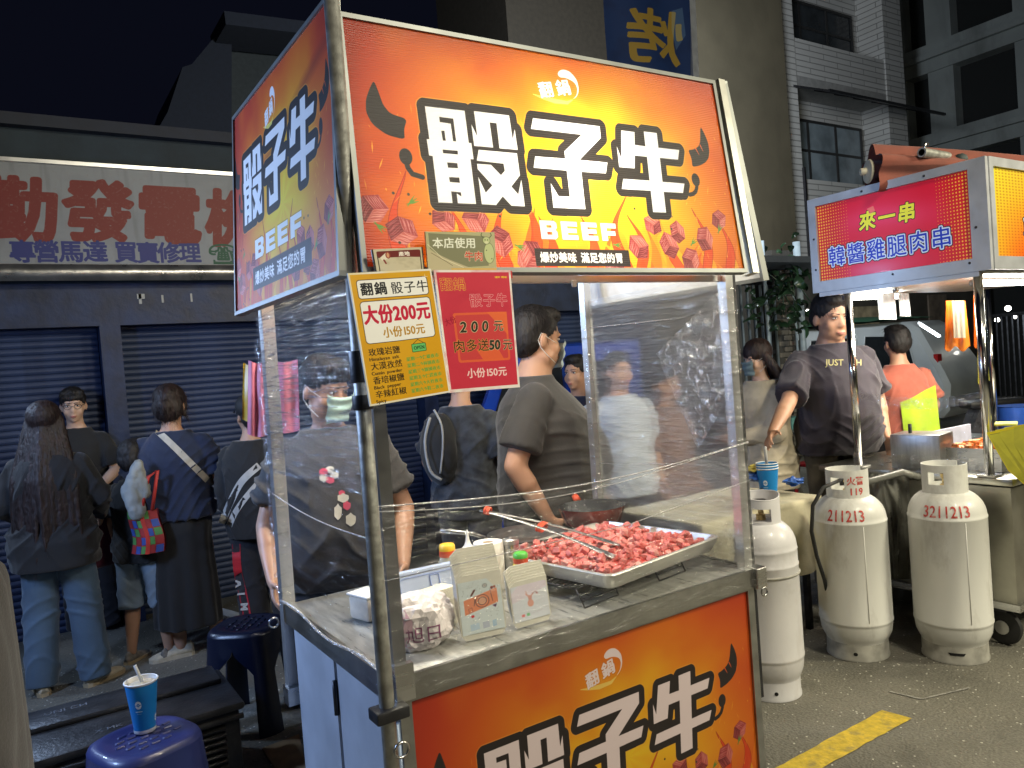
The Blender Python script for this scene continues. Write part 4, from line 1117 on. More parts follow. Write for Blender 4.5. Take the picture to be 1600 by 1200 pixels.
# lamp inside the canopy: its housing above the light
lam = thing('work_lamp', 'bright white bulb hung on a cord under the cart roof behind the sign', 'lamp', (1.43, 1.90, 2.10))
BULB = Memit('bulb_glow', (1.0, .93, .76), 6)
MB().lathe([(.0, -.045), (.02, -.04), (.034, -.015), (.034, .012), (.018, .04), (0, .045)], (1.43, 1.90, 2.10), 16).build('bulb_glass', BULB, lam, smooth=True)
MB().lathe([(.016, .043), (.016, .085), (.006, .095)], (1.43, 1.90, 2.10), 12).build('lamp_socket', WHITEP, lam, smooth=True)
MB().tube([(1.43, 1.90, 2.19), (1.435, 1.95, 2.35), (1.44, 2.0, 2.48)], .004, 6).build('cord', BLACKP, lam, smooth=True)
ls_ = thing('fill_strip', 'slim white fill strip added out of sight under the cart roof', 'lamp', (1.15, 2.5, 2.44))  # glowing body of the added fill light
MB().bb((.85, 2.48, 2.437), (1.45, 2.52, 2.455)).build('fill_housing', WHITEP, ls_)
MB().bb((.86, 2.485, 2.432), (1.44, 2.515, 2.4365)).build('fill_diffuser', Memit('fill_glow', (1, .93, .8), 5), ls_)
# hanging tag on the front rail
m = MB(); q = at(897, 443, y=YF + .0); m.bevbox(q, (.014, .01, .02), .003); m.build('hook_tag', WHITEP, cart)

# ---------------------------------------------------------------- plastic film
FT = film_mat('film_taut_streaks', .95, .09, .01, (1, .8, 16), 8, .12)
FL = film_mat('film_clear', .12, .015, .006, (1, 1.2, 8), 7, .1)
FH = film_mat('film_fogged', .22, .05, .10, (1, 1, 9), 6, .14, blur=.28)
FR = film_mat('film_front', .16, .03, .012, (1.5, 1, 6), 8, .1)
FC = film_mat('film_crumpled', .55, .08, .02, (2, 2, 2), 14, .1)
fl = thing('plastic_wrap', 'clear cling film stretched round the posts of the beef cart', 'plastic film', (XL, YF, HC))
def wr(a, b, s, seed, amp):
    return amp * (mnoise.noise(Vector((a * s[0] + seed, b * s[1], seed * 1.7))) + .5 * mnoise.noise(Vector((a * s[0] * 2.3 + seed, b * s[1] * 2.1, seed))))
def sheet(fn, nu, nv, mat, name='film_sheet'): return MB().grid(fn, nu, nv).build(name, mat, fl, smooth=True)
xw = .718
def zt(b): return 1.20 + b * .655
sheet(lambda a, b: (xw + wr(a, b, (1.5, 26), 1, .006), 1.76 + .91 * a, 1.30 + b * (.57 - .045 * a) - .0), 30, 90, FT)
sheet(lambda a, b: (xw + wr(a, b, (3, 7), 2, .006), 1.76 + .91 * a, HC - .03 + b * (1.30 - HC + .03)), 30, 40, FL)
def zline(x): return 1.283 - .040 * math.sin(PI * min(1, max(0, (x - XL) / (XR - XL))))
sheet(lambda a, b: (XL - .02 + (XR - XL + .03) * a, YF - .028 + wr(a, b, (5, 4), 3, .004), HC - .05 + b * (zline(XL + (XR - XL) * a) - HC + .05)), 50, 20, FR)
sheet(lambda a, b: (XR + .022 + .02 * a + wr(a, b, (2, 6), 4, .008), YF + .02 + .80 * a, HC + .0 + b * 1.0), 30, 50, FH)
sheet(lambda a, b: (XR + .012 + .0 * a + wr(a, b, (9, 9), 7, .010), YF + .03 + .36 * a * (.5 + .5 * b), 1.46 + b * .36 - .22 * a), 40, 40, FC)
sheet(lambda a, b: (XR + .014 + wr(a, b, (9, 9), 9, .014), YF + .01 + .22 * a * (1 - b * .6), HC + .0 + b * .14), 30, 20, FC)
# film wrapped round the posts
def wrap(x, y, z0, z1, r, seed, mat=FC):
    sheet(lambda a, b: (x + (r + wr(a, b, (4, 20), seed, .004)) * math.cos(2 * PI * a), y + (r + wr(a, b, (4, 20), seed, .004)) * math.sin(2 * PI * a), z0 + (z1 - z0) * b), 14, 50, mat)
WRM = film_mat('film_on_post', .45, .04, .03, (1, 1, 5), 9, .1)
wrap(a.x + .0, 2.66, HC, 1.75, .032, 12, WRM); wrap(c0.x, 2.62, HC, 1.8, .028, 13, WRM); wrap(XR - .008, YF + .01, HC, 1.8, .03, 14, WRM)
# taut edge cords of the film
CORD = film_mat('film_cord', .8, .35, .25, (3, 3, 3), 20, .15)
def cord(pts, r): MB().tube(pts, r, 6).build('film_edge', CORD, fl, smooth=True)
cord([(XL - .02 + (XR - XL + .02) * t, YF - .03, zline(XL + (XR - XL) * t)) for t in [i / 24 for i in range(25)]], .0022)
cord([(XL - .02 + (XR - XL + .02) * t, YF - .032, zline(XL + (XR - XL) * t) - .012 - .01 * math.sin(t * 5)) for t in [i / 24 for i in range(25)]], .0015)
cord([(XL - .02, YF - .03, 1.10), (1.5, YF - .034, 1.10), (XR, YF - .03, 1.155)], .0012)
cord([(xw - .002, 1.76 + .9 * t, 1.20 - .02 * math.sin(PI * t) + .03 * t) for t in [i / 12 for i in range(13)]], .0018)
cord([(xw - .002, 1.76 + .9 * t, HC + .01 + .012 * math.sin(PI * t * 3)) for t in [i / 12 for i in range(13)]], .0045)
cord([(XR + .03, YF + .8 * t, 1.2 - .05 * t) for t in [i / 8 for i in range(9)]], .0015)
cord([(XR + .03, YF + .8 * t, 1.72 + .01 * t) for t in [i / 8 for i in range(9)]], .0015)
# ---------------------------------------------------------------- things on the beef cart's counter
# steel tray of diced beef on two wire racks
TQ = [Vector(p) for p in ((1.345, 1.80, .955), (1.915, 1.89, .955), (2.035, 2.40, .955), (1.475, 2.30, .955))]
tcen = sum(TQ, Vector()) / 4
ex = ((TQ[1] - TQ[0]) + (TQ[2] - TQ[3])) / 2; ey = ((TQ[3] - TQ[0]) + (TQ[2] - TQ[1])) / 2
WX, WY = ex.length, ey.length
ex.normalize(); ey = (ey - ex * ey.dot(ex)).normalized(); ez = Vector((0, 0, 1))
def T(a, b, z): return tcen + ex * a + ey * b + ez * z
def rrect_ring(w, h, r, z, n=5):
    out = []
    for (sx, sy, a0) in ((1, 1, 0), (-1, 1, 90), (-1, -1, 180), (1, -1, 270)):
        for k in range(n + 1):
            a = math.radians(a0 + 90 * k / n)
            out.append(T(sx * (w - r) + r * math.cos(a), sy * (h - r) + r * math.sin(a), z))
    return out
hw, hh_ = WX / 2, WY / 2
tray = MB()
TRAYM = M('tray_steel', (.62, .61, .56), .34, .6, .08, 6, .04, 40)
tray.loft([rrect_ring(hw + .012, hh_ + .012, .035, -.003), rrect_ring(hw + .010, hh_ + .010, .034, 0), rrect_ring(hw, hh_, .03, 0), rrect_ring(hw - .012, hh_ - .012, .028, -.043), rrect_ring(hw - .016, hh_ - .016, .025, -.046), rrect_ring(.002, .002, .001, -.046)], cap=False)
tray.loft([rrect_ring(hw + .012, hh_ + .012, .035, -.003), rrect_ring(hw - .008, hh_ - .008, .03, -.045), rrect_ring(hw - .014, hh_ - .014, .026, -.050), rrect_ring(.002, .002, .001, -.050)], cap=False)
tag(tray.build('steel_tray', TRAYM, smooth=True, sm_angle=50), 'large shallow stainless tray of raw diced beef on black wire racks', 'tray')
# meat
def meat_mat(name, c0, c1):
    m = bpy.data.materials.new(name); m.use_nodes = True
    nt = m.node_tree; L = nt.links.new; N = nt.nodes.new; b = nt.nodes['Principled BSDF']
    tc = N('ShaderNodeTexCoord'); gi = N('ShaderNodeObjectInfo'); ad = N('ShaderNodeVectorMath'); L(tc.outputs['Object'], ad.inputs[0]); L(gi.outputs['Location'], ad.inputs[1])
    mp = N('ShaderNodeMapping'); mp.inputs['Scale'].default_value = (1, 1, 3.2); L(ad.outputs[0], mp.inputs[0])
    n = N('ShaderNodeTexNoise'); n.inputs['Scale'].default_value = 60; n.inputs['Detail'].default_value = 4; n.inputs['Distortion'].default_value = 1.2
    L(mp.outputs[0], n.inputs[0])
    r = N('ShaderNodeValToRGB'); e = r.color_ramp.elements
    e[0].position = .38; e[0].color = (*c0, 1); e[1].position = .56; e[1].color = (*c1, 1)
    e3 = e.new(.62); e3.color = (.88, .66, .60, 1)
    L(n.outputs[0], r.inputs[0]); L(r.outputs[0], b.inputs['Base Color'])
    b.inputs['Roughness'].default_value = .28; b.inputs['Subsurface Weight'].default_value = .15; b.inputs['Subsurface Radius'].default_value = (.01, .003, .002); b.inputs['Subsurface Scale'].default_value = .3
    bp = N('ShaderNodeBump'); bp.inputs['Strength'].default_value = .4; bp.inputs['Distance'].default_value = .002; L(n.outputs[0], bp.inputs['Height']); L(bp.outputs[0], b.inputs['Normal'])
    return m
MEATS = [meat_mat('raw_beef', (.50, .035, .032), (.72, .15, .125)), meat_mat('pale_beef', (.60, .12, .10), (.80, .34, .29)), meat_mat('dark_beef', (.42, .028, .026), (.62, .10, .085))]
def pile(a, b):
    e = min(1, (1 - abs(a)) * 5, (1 - abs(b)) * 5); e = max(0, e)
    return -.040 + .034 * e ** .6 + .012 * mnoise.noise(Vector((a * 3, b * 3, 2.0)))
bed = MB(); bed.grid(lambda u, v: T((u * 2 - 1) * (hw - .022), (v * 2 - 1) * (hh_ - .022), pile(u * 2 - 1, v * 2 - 1) - .010 + .004 * mnoise.noise(Vector((u * 60, v * 60, 0)))), 60, 50)
tag(bed.build('diced_beef_layer', MEATS[0], smooth=False), 'packed lower layer of diced raw beef in the tray', None, kind='stuff')
protos = []
r_ = random.Random(11)
for k in range(9):
    bm = bmesh.new(); bmesh.ops.create_cube(bm, size=1)
    for v in bm.verts: v.co = Vector((v.co.x * r_.uniform(.8, 1.45) + r_.uniform(-.14, .14), v.co.y * r_.uniform(.75, 1.2) + r_.uniform(-.14, .14), v.co.z * r_.uniform(.65, 1.0) + r_.uniform(-.12, .12)))
    bmesh.ops.bevel(bm, geom=list(bm.edges), offset=.10, segments=1, affect='EDGES')
    me = bpy.data.meshes.new('beef_cube'); bm.to_mesh(me); bm.free()
    me.materials.append(MEATS[k % 3 if k < 6 else 0]); protos.append(me)
pts = []
tries = 0
while len(pts) < 292 and tries < 20000:
    tries += 1
    a, b = r_.uniform(-.93, .93), r_.uniform(-.92, .92)
    dmin = .0215 if len(pts) < 250 else .013
    if all((a * hw - p[0]) ** 2 + (b * hh_ - p[1]) ** 2 > dmin ** 2 for p in pts): pts.append((a * hw, b * hh_, pile(a, b) + (.002 if len(pts) < 230 else .016)))
for i, (a, b, z) in enumerate(pts):
    o = bpy.data.objects.new('beef_cube', protos[i % 9]); COL.objects.link(o)
    s_ = r_.uniform(.016, .0255)
    o.location = T(a * .96, b * .96, z + r_.uniform(-.003, .004)); o.rotation_euler = (r_.uniform(-.6, .6), r_.uniform(-.6, .6), r_.uniform(0, 6.3)); o.scale = (s_, s_, s_ * .9)
    tag(o, 'small raw pink-red beef cube in the heap on the steel tray', 'meat', 'raw beef cubes heaped in the steel tray')
# wire racks
WIRE = M('black_wire', (.015, .015, .017), .35, .6, .2, 20)
def rack(p, q, label, d=.30):
    p = Vector(p); q = Vector(q); e = (q - p).normalized(); n = Vector((-e.y, e.x, 0)); w = (q - p).length
    t = thing('wire_rack', label, 'rack', p)
    h = .905 - .855
    for s_ in (0, w):
        a = p + e * s_
        MB().tube([a + Vector((0, 0, -.0)) - n * .012, a + Vector((0, 0, .03)) + n * .004, a + Vector((0, 0, .052)) + n * .02], .0028, 6).build('leg', WIRE, t, smooth=True)
        MB().tube([a + n * d - Vector((0, 0, 0)), a + n * (d - .02) + Vector((0, 0, .052))], .0028, 6).build('leg', WIRE, t, smooth=True)
        MB().tube([a + n * .02 + Vector((0, 0, .052)), a + n * (d - .02) + Vector((0, 0, .052))], .0028, 6).build('side_wire', WIRE, t, smooth=True)
    for k in range(4):
        f = k / 3; MB().tube([p - n * .012 + n * .03 * f + Vector((0, 0, .052 * f)), q - n * .012 + n * .03 * f + Vector((0, 0, .052 * f))], .0025, 6).build('cross_wire', WIRE, t, smooth=True)
    for k in range(12):
        f = .04 + (d - .06) * k / 11; MB().tube([p + n * f + Vector((0, 0, .0)) + Vector((0, 0, .052)), q + n * f + Vector((0, 0, .052))], .0018, 5).build('cross_wire', WIRE, t, smooth=True)
    return t
rack((1.40, 1.875, .852), (1.555, 1.90, .852), 'black wire rack under the near left corner of the meat tray')
rack((1.745, 1.915, .852), (1.885, 1.935, .852), 'black wire rack under the right side of the meat tray')
# dark oven grid lying on the counter beneath the tray
g = MB()
for k in range(16): g.tube([T(-.16 + .03 * k, -.12, 0) - Vector((0, 0, .097)), T(-.16 + .03 * k, .10, 0) - Vector((0, 0, .097))], .002, 5)
for k in range(9): g.tube([T(-.17, -.12 + .0275 * k, 0) - Vector((0, 0, .0975)), T(.30, -.12 + .0275 * k, 0) - Vector((0, 0, .0975))], .002, 5)
tag(g.build('oven_grid', WIRE), 'black wire mesh grid lying flat on the counter below the meat tray', 'wire grid', kind='stuff')
# tongs: two arms sprung at the handle, tips in the meat
tg = thing('tongs', 'long steel tongs with orange ties resting across the tray of diced beef', 'tongs', (1.45, 2.15, 1.05))
def arm(pts, w0=.0095):
    m = MB()
    rings = []
    for i, p in enumerate(pts):
        p = Vector(p); t = i / (len(pts) - 1); d = (Vector(pts[min(i + 1, len(pts) - 1)]) - Vector(pts[max(i - 1, 0)])).normalized()
        sd = d.cross(Vector((0, 0, 1))).normalized(); up = sd.cross(d)
        w = w0 + (.010 if t > .78 else 0) * math.sin(min(1, (t - .78) / .15) * PI / 2) if t > .78 else w0
        rings.append([p + sd * w * math.cos(2 * PI * k / 10) + up * .0035 * math.sin(2 * PI * k / 10) for k in range(10)])
    return m.loft(rings)
hinge = Vector((1.335, 2.33, 1.105))
def lerp(a, b, t): return a * (1 - t) + b * t
for tip in (Vector((1.565, 1.905, .968)), Vector((1.675, 2.005, .968))):
    ps = [lerp(hinge, tip, t) + Vector((0, 0, .012 * math.sin(PI * t))) for t in [i / 12 for i in range(13)]]
    arm(ps).build('arm', STEEL, tg, smooth=True)
ORG = M('orange_silicone', (.75, .10, .04), .5)
for t_ in (.04, .45):
    for s_ in (-1, 1):
        pa = lerp(hinge, Vector((1.565, 1.905, .968)), t_); pb = lerp(hinge, Vector((1.675, 2.005, .968)), t_ + .02)
    c = lerp(pa, pb, .5) + Vector((0, 0, .006)); w = max(.014, (pb - pa).length / 2 + .010)
    d = (Vector((1.62, 1.95, .968)) - hinge).normalized(); sd = d.cross(Vector((0, 0, 1))).normalized(); up = sd.cross(d)
    for q in (-.004, .004, .010):
        MB().tube([c + d * q + sd * w * math.cos(2 * PI * k / 14) + up * .012 * math.sin(2 * PI * k / 14) for k in range(14)], .0032, 6, closed=True).build('tie', ORG, tg, smooth=True)
# frying pans at the back of the counter on gas burners
PANI = M('pan_nonstick', (.05, .05, .052), .25, .3, .2, 10); PANR = M('pan_red_enamel', (.28, .030, .022), .25, 0, .12, 8, coat=.5)
stove = thing('gas_stove', 'black gas burner with round grates at the back of the counter', 'gas stove', (1.75, 2.40, HC))
MB().bevbox((1.79, 2.44, HC + .03), (.50, .30, .056), .01).build('stove_body', BLACKP, stove, smooth=True, sm_angle=40)
for cx in (1.62, 1.93):
    for k in range(4):
        a = k * PI / 2 + .4; MB().beam((cx + .03 * math.cos(a), 2.45 + .03 * math.sin(a), HC + .065), (cx + .11 * math.cos(a), 2.45 + .11 * math.sin(a), HC + .072), .008, .012).build('grate_bar', DARKM, stove)
    MB().tube([(cx + .10 * math.cos(t), 2.45 + .10 * math.sin(t), HC + .066) for t in [2 * PI * k / 24 for k in range(24)]], .004, 6, closed=True).build('grate_ring', DARKM, stove, smooth=True)
pan = thing('frying_pan', 'deep red frying pan with black inside on the burner behind the meat', 'frying pan', (1.955, 2.50, .93))
pc = (1.955, 2.50, .925)
MB().lathe([(.0, 0), (.10, 0), (.112, .008), (.137, .075), (.139, .078)], pc, 48, cap=False).build('pan_outside', PANR, pan, smooth=True)
MB().lathe([(.139, .078), (.134, .077), (.108, .012), (.0, .008)], pc, 48, cap=False).build('pan_inside', PANI, pan, smooth=True)
hd = (at(905, 758, z=1.07) - Vector(pc)); hd.z = 0; hd.normalize()
MB().tube([Vector(pc) + hd * .135 + Vector((0, 0, .06)), Vector(pc) + hd * .19 + Vector((0, 0, .085)), Vector(pc) + hd * .30 + Vector((0, 0, .12))], [.010, .012, .013], 8).build('handle', BLACKP, pan, smooth=True)
MB().tube([Vector(pc) + hd * .15 + Vector((0, 0, .075)), Vector(pc) + hd * .18 + Vector((0, 0, .088))], [.015, .015], 8).build('handle_collar', ORG, pan, smooth=True)
for k in (-1, 1):
    q = Vector(pc) + hd * .128 + Vector((-hd.y, hd.x, 0)) * .02 * k + Vector((0, 0, .055)); MB().lathe([(.006, 0), (.004, .004), (0, .005)], q, 8).build('rivet', ALU, pan, smooth=True)
wok = thing('steel_pan', 'wide shallow steel pan half hidden behind the tongs', 'pan', (1.60, 2.46, .93))
MB().lathe([(.0, 0), (.11, 0), (.15, .035), (.155, .037), (.149, .038), (.108, .005), (0, .003)], (1.60, 2.45, .925), 44, cap=False).build('pan_bowl', M('worn_pan', (.20, .20, .20), .3, .8, .3, 12), wok, smooth=True)
MB().tube([(1.46, 2.50, .955), (1.40, 2.52, .985), (1.29, 2.56, 1.01)], [.007, .009, .010], 8).build('handle', STEEL, wok, smooth=True)
# stacked paper trays (two stacks of printed card boats)
CARD = M('card_stock', (.60, .58, .50), .7, 0, .05, 20)
def tray_art(kind):
    c = Canvas(300, 400, (196, 206, 208)) if kind == 0 else Canvas(300, 330, (200, 204, 212))
    if kind == 0:
        r = random.Random(4)
        for k in range(60): c.ell(r.uniform(20, 280), r.uniform(20, 300), 2, 2.5, (70, 80, 80))
        c.poly([(30, 140), (272, 84), (272, 196), (30, 252)], (214, 130, 92))
        c.ell(160, 165, 50, 50, (60, 50, 60)); c.ell(160, 165, 45, 45, (214, 130, 92)); c.ell(160, 165, 32, 32, (60, 50, 60)); c.ell(160, 165, 27, 27, (206, 150, 120))
        c.line([(86, 110), (112, 74)], 14, (96, 50, 44)); c.line([(100, 190), (108, 150), (104, 120)], 5, (60, 46, 60)); c.line([(222, 90), (234, 180)], 4, (70, 44, 50))
        c.ell(236, 78, 10, 12, (120, 50, 44)); c.ell(256, 74, 9, 10, (150, 70, 50)); c.ell(188, 52, 18, 16, (60, 60, 66)); c.ell(188, 52, 13, 11, (210, 214, 214)); c.ell(188, 52, 5, 5, (120, 70, 50))
        c.line([(58, 208), (82, 200), (86, 232), (62, 240), (58, 208)], 3, (110, 60, 60)); c.poly([(226, 212), (262, 206), (250, 234)], (90, 60, 90)); c.ell(82, 268, 12, 10, (200, 40, 50))
        for k, (x, w_, col) in enumerate(((60, 60, (120, 170, 220)), (146, 46, (110, 110, 160)), (216, 26, (60, 140, 210)))):
            for j in range(6): c.line([(x, 330 + j * 8), (x + w_, 327 + j * 8)], 3.4, col, .75)
    else:
        c.poly([(60, 0), (300, 0), (300, 60), (120, 120), (0, 150), (0, 60)], (214, 190, 206), .5)
        c.ell(150, 180, 26, 34, (206, 150, 134)); c.ell(150, 130, 16, 22, (196, 140, 130)); c.line([(120, 90), (150, 130), (180, 96)], 12, (200, 146, 134)); c.line([(170, 100), (200, 84), (214, 100)], 6, (150, 110, 106)); c.ell(212, 104, 9, 8, (160, 80, 80)); c.line([(128, 84), (120, 66)], 8, (190, 150, 140))
        c.rrect(64, 268, 92, 292, 5, (214, 120, 120)); c.rrect(106, 266, 132, 292, 3, (120, 180, 130)); c.line([(150, 278), (240, 268)], 3, (190, 180, 190))
    return c
IA = Mimg('tray_print_plates', tray_art(0).image('tray_art_plates'), .55); IB = Mimg('tray_print_figure', tray_art(1).image('tray_art_figure'), .55)
def card_stack(pl, pr, hgt, n, label, mat, lean=.0035, foot=.016):
    pl = Vector(pl); pr = Vector(pr); e = (pr - pl).normalized(); bk = Vector((-e.y, e.x, 0)); w = (pr - pl).length
    t = thing('paper_tray_stack', label, 'paper trays', (pl + pr) / 2)
    for k in range(n):
        o = pl + bk * (lean * k) + Vector((0, 0, .0068 * k))
        ln = bk * (.10 * hgt)
        b0, b1 = o + e * .012, o + e * (w - .012)
        c0_, c1_ = o + Vector((0, 0, hgt * .87)) + ln, o + e * w + Vector((0, 0, hgt * .87)) + ln
        d0, d1 = o + e * (w * .22) + Vector((0, 0, hgt)) + ln * 1.2, o + e * (w * .98) + Vector((0, 0, hgt)) + ln * 1.2
        s0, s1 = o + e * .0 + Vector((0, 0, foot)) , o + e * w + Vector((0, 0, foot))
        th = bk * .0022
        m = MB()
        c1_ = o + e * w + Vector((0, 0, hgt)) + ln; d0 = o + e * (w * .16) + Vector((0, 0, hgt)) + ln; c0_ = o + Vector((0, 0, hgt * .90)) + ln * .9
        out_ = [b0, b1, s1, c1_, d0, c0_, s0]
        n_ = len(out_)
        m.add(out_ + [q + th for q in out_], [tuple(range(n_)), tuple(reversed(range(n_, 2 * n_)))] + [(i, n_ + i, n_ + (i + 1) % n_, (i + 1) % n_) for i in range(n_)])
        # side gussets folding back
        pc_ = m.build('paper_tray', CARD, t)
        if k == 0:
            of = -bk * .0012
            m2 = MB(); vs = [s0 + e * .004 + of, s1 - e * .004 + of, c1_ - e * .004 + of - Vector((0, 0, hgt * .10)), c0_ + e * .004 + of]
            m2.quad(*vs); m2.uv = [(0, 0), (1, 0), (1, 1), (0, 1)]
            m2.build('printed_face', mat, pc_)
    return t
pa = at(722, 1004, z=HC + .004); pb = at(792, 988, z=HC + .004)
card_stack(pa, pb, .175, 11, 'taller stack of paper food trays printed with plate and cutlery drawing', IA)
pa = at(803, 984, z=HC + .004); pb = at(862, 967, z=HC + .004)
card_stack(pa, pb, .128, 7, 'shorter stack of paper food trays printed with small pink figure', IB)
# cream napkins behind
n_ = MB(); q = at(700, 985, z=HC); n_.box((q.x, q.y + .06, HC + .055), (.10, .06, .11), Matrix.Rotation(.2, 3, 'Z')); tag(n_.build('napkin_stack', M('napkins', (.72, .68, .55), .9, 0, .06, 50, .3, 200)), 'cream paper napkins stacked behind the burger bag', 'napkins')
# storage box lid propped up, pale blue translucent
LID = M('frosted_plastic', (.55, .64, .86), .35, 0, .05, 5, alpha=1.0, trans=.25)
lt = thing('plastic_box', 'pale bluish plastic box lid propped up behind the paper trays', 'box lid', (.95, 2.12, HC))
l0 = at(622, 985, z=HC + .01); l1 = at(740, 955, z=HC + .01)
e = (l1 - l0); e.z = 0; w = e.length; e.normalize(); bk = Vector((-e.y, e.x, 0))
def LP(a, b, c): return l0 + e * (a * w) + Vector((0, 0, b * .150)) + bk * (b * .05 + c)
def lidring(i, c, r=.09):
    out = []
    for (cx_, cy_, a0) in ((1 - i - r, 1 - i - r, 0), (i + r, 1 - i - r, 90), (i + r, i + r, 180), (1 - i - r, i + r, 270)):
        for k in range(6):
            a = math.radians(a0 + 18 * k); out.append(LP(cx_ + r * math.cos(a), cy_ + r * math.sin(a), c))
    return out
MB().loft([lidring(0, .012), lidring(0, 0), lidring(.01, -.006), lidring(.05, -.006), lidring(.06, .0), lidring(.2, 0), lidring(.45, 0, .04)]).build('lid', LID, lt, smooth=True, sm_angle=50)
LIDE = M('blue_moulded_rib', (.30, .40, .75), .4)
def rib(cx_, cy_, rx, ry): MB().tube([LP(cx_ + rx * max(-1, min(1, 1.4 * math.cos(t))), cy_ + ry * max(-1, min(1, 1.4 * math.sin(t))), -.003) for t in [2 * PI * k / 28 for k in range(28)]], .0018, 5, closed=True).build('moulded_rib', LIDE, lt, smooth=True)
rib(.58, .72, .06, .13); rib(.40, .34, .17, .10); rib(.85, .40, .12, .10)
MB().tube([LP(.12, y_, -.003) for y_ in (.1, .85)] + [LP(x_, .88, -.003) for x_ in (.2, .92)], .0015, 5).build('moulded_rib', LIDE, lt, smooth=True)
# small white tub by the wrapped side
q = at(572, 975, z=HC + .002); tb_ = MB()
Rz = Matrix.Rotation(.25, 3, 'Z')
tb_.bevbox((q.x + .03, q.y + .05, HC + .040), (.075, .10, .075), .012, Rz)
t = thing('plastic_tub', 'small cream plastic tub on the counter beside the wrapped side', 'tub', (q.x, q.y, HC)); tb_.build('tub_body', M('cream_plastic', (.74, .66, .54), .4), t, smooth=True, sm_angle=40)
MB().bevbox((q.x + .03, q.y + .05, HC + .080), (.082, .108, .008), .004, Rz).build('lid', WHITEP, t, smooth=True, sm_angle=40)
# wrapped burger bag: crumpled paper
PAPW = M('burger_paper', (.72, .66, .66), .45, 0, .10, 9, .2, 30); PAPP = M('pink_print', (.60, .30, .38), .6)
q = at(672, 1022, z=HC)
bm = bmesh.new(); bmesh.ops.create_icosphere(bm, subdivisions=4, radius=1)
for v in bm.verts:
    n1 = mnoise.noise(v.co * 1.6 + Vector((3, 1, 2))); n2 = abs(mnoise.noise(v.co * 3.7)); n3 = abs(mnoise.noise(v.co * 8))
    r = 1 + .22 * n1 - .20 * n2 - .08 * n3
    v.co = Vector((v.co.x * .092 * r, v.co.y * .075 * r, max(-.062, v.co.z * .082 * r + (.015 if v.co.z > 0 else 0))))
me = bpy.data.meshes.new('paper_bag'); bm.to_mesh(me); bm.free(); me.materials.append(PAPW)
bagc = Vector((q.x + .012, q.y + .070, HC + .064))
o = bpy.data.objects.new('burger_wrapper', me); COL.objects.link(o); o.location = bagc
tag(o, 'crumpled white and pink burger paper parcel at the front of the counter', 'food parcel')
bv = BVHTree.FromPolygons([v.co + bagc for v in me.vertices], [p.vertices[:] for p in me.polygons])
def project_text(txt, size, c, right, up, bvh, mat, parent, bold=0, name='print', lift=.0015, view=None):
    right = Vector(right).normalized(); up = Vector(up).normalized(); d = -right.cross(up) if view is None else Vector(view)
    def fn(x, y):
        p = Vector(c) + right * x + up * y - d * .5
        h = bvh.ray_cast(p, d)
        return (h[0] - d * lift) if h[0] is not None else Vector(c) + right * x + up * y
    return text_mesh(name, txt, size, fn, mat, parent, bold=bold, sub=size * .2)
def project_poly(poly, c, right, up, bvh, mat, parent, name='print', lift=.0015, n=10):
    right = Vector(right).normalized(); up = Vector(up).normalized(); d = -right.cross(up)
    bm = bmesh.new(); vs = [bm.verts.new((x, y, 0)) for x, y in poly]; f = bm.faces.new(vs)
    bmesh.ops.triangulate(bm, faces=[f]); bmesh.ops.subdivide_edges(bm, edges=list(bm.edges), cuts=2, use_grid_fill=True)
    m = MB(); out_ = []
    for v in bm.verts:
        p = Vector(c) + right * v.co.x + up * v.co.y - d * .5; h = bvh.ray_cast(p, d)
        out_.append((h[0] - d * lift) if h[0] is not None else Vector(c) + right * v.co.x + up * v.co.y)
    bm.verts.index_update()
    m.add(out_, [[v.index for v in fc.verts] for fc in bm.faces]); bm.free()
    return m.build(name, mat, parent)
INKP = M('purple_ink', (.20, .05, .13), .6)
vr = Vector((.84, -.54, 0)); 
project_text('旭日', .05, bagc + Vector((.02, 0, -.03)), vr, (0, 0, 1), bv, INKP, o, name='print')
project_poly([(-.05, -.04), (-.02, -.05), (-.01, .03), (-.03, .06), (-.06, .03)], bagc, vr, (0, 0, 1), bv, M('pink_wash', (.66, .42, .50), .55), o, name='print')
# bottles, tissue roll, shaker
def bottle(x, y, z, prof, cols, label, n=24, cat='sauce bottle'):
    t = thing('sauce_bottle', label, cat, (x, y, z))
    for nm, pr, mt in prof: MB().lathe(pr, (x, y, z), n).build(nm, mt, t, smooth=True, sm_angle=50)
    return t
YC = M('yellow_cap', (.85, .52, .03), .35); RC = M('red_collar', (.75, .09, .03), .4); GC = M('green_cap', (.10, .48, .06), .35); CRM = M('cream_bottle', (.72, .68, .52), .3, 0, .04, 5, trans=.1); YB_ = M('yellow_bottle', (.88, .62, .02), .35); CLR = M('clear_squeeze', (.66, .62, .58), .25, 0, .05, 5, trans=.4)
def bpos(u, v): q = at(u, v, z=HC); return q.x, q.y
x, y = 1.20, 2.27
def onc(u, dist_y, z=HC):   # point on the counter on the sight line of column u at given y
    lo, hi = 560.0, 1300.0
    for _ in range(40):
        mid = (lo + hi) / 2
        if at(u, mid, z=z).y > dist_y: lo = mid
        else: hi = mid
    return at(u, lo, z=z)
q = onc(704, 2.33); bottle(q.x, q.y, HC, [('bottle_body', [(0, 0), (.03, .001), (.032, .01), (.032, .09), (.026, .125)], CRM), ('collar', [(.028, .123), (.028, .143), (0, .143)], RC), ('cap', [(.027, .1435), (.027, .158), (.023, .164), (0, .164)], YC)], None, 'cream sauce bottle with yellow cap and red collar behind the box lid')
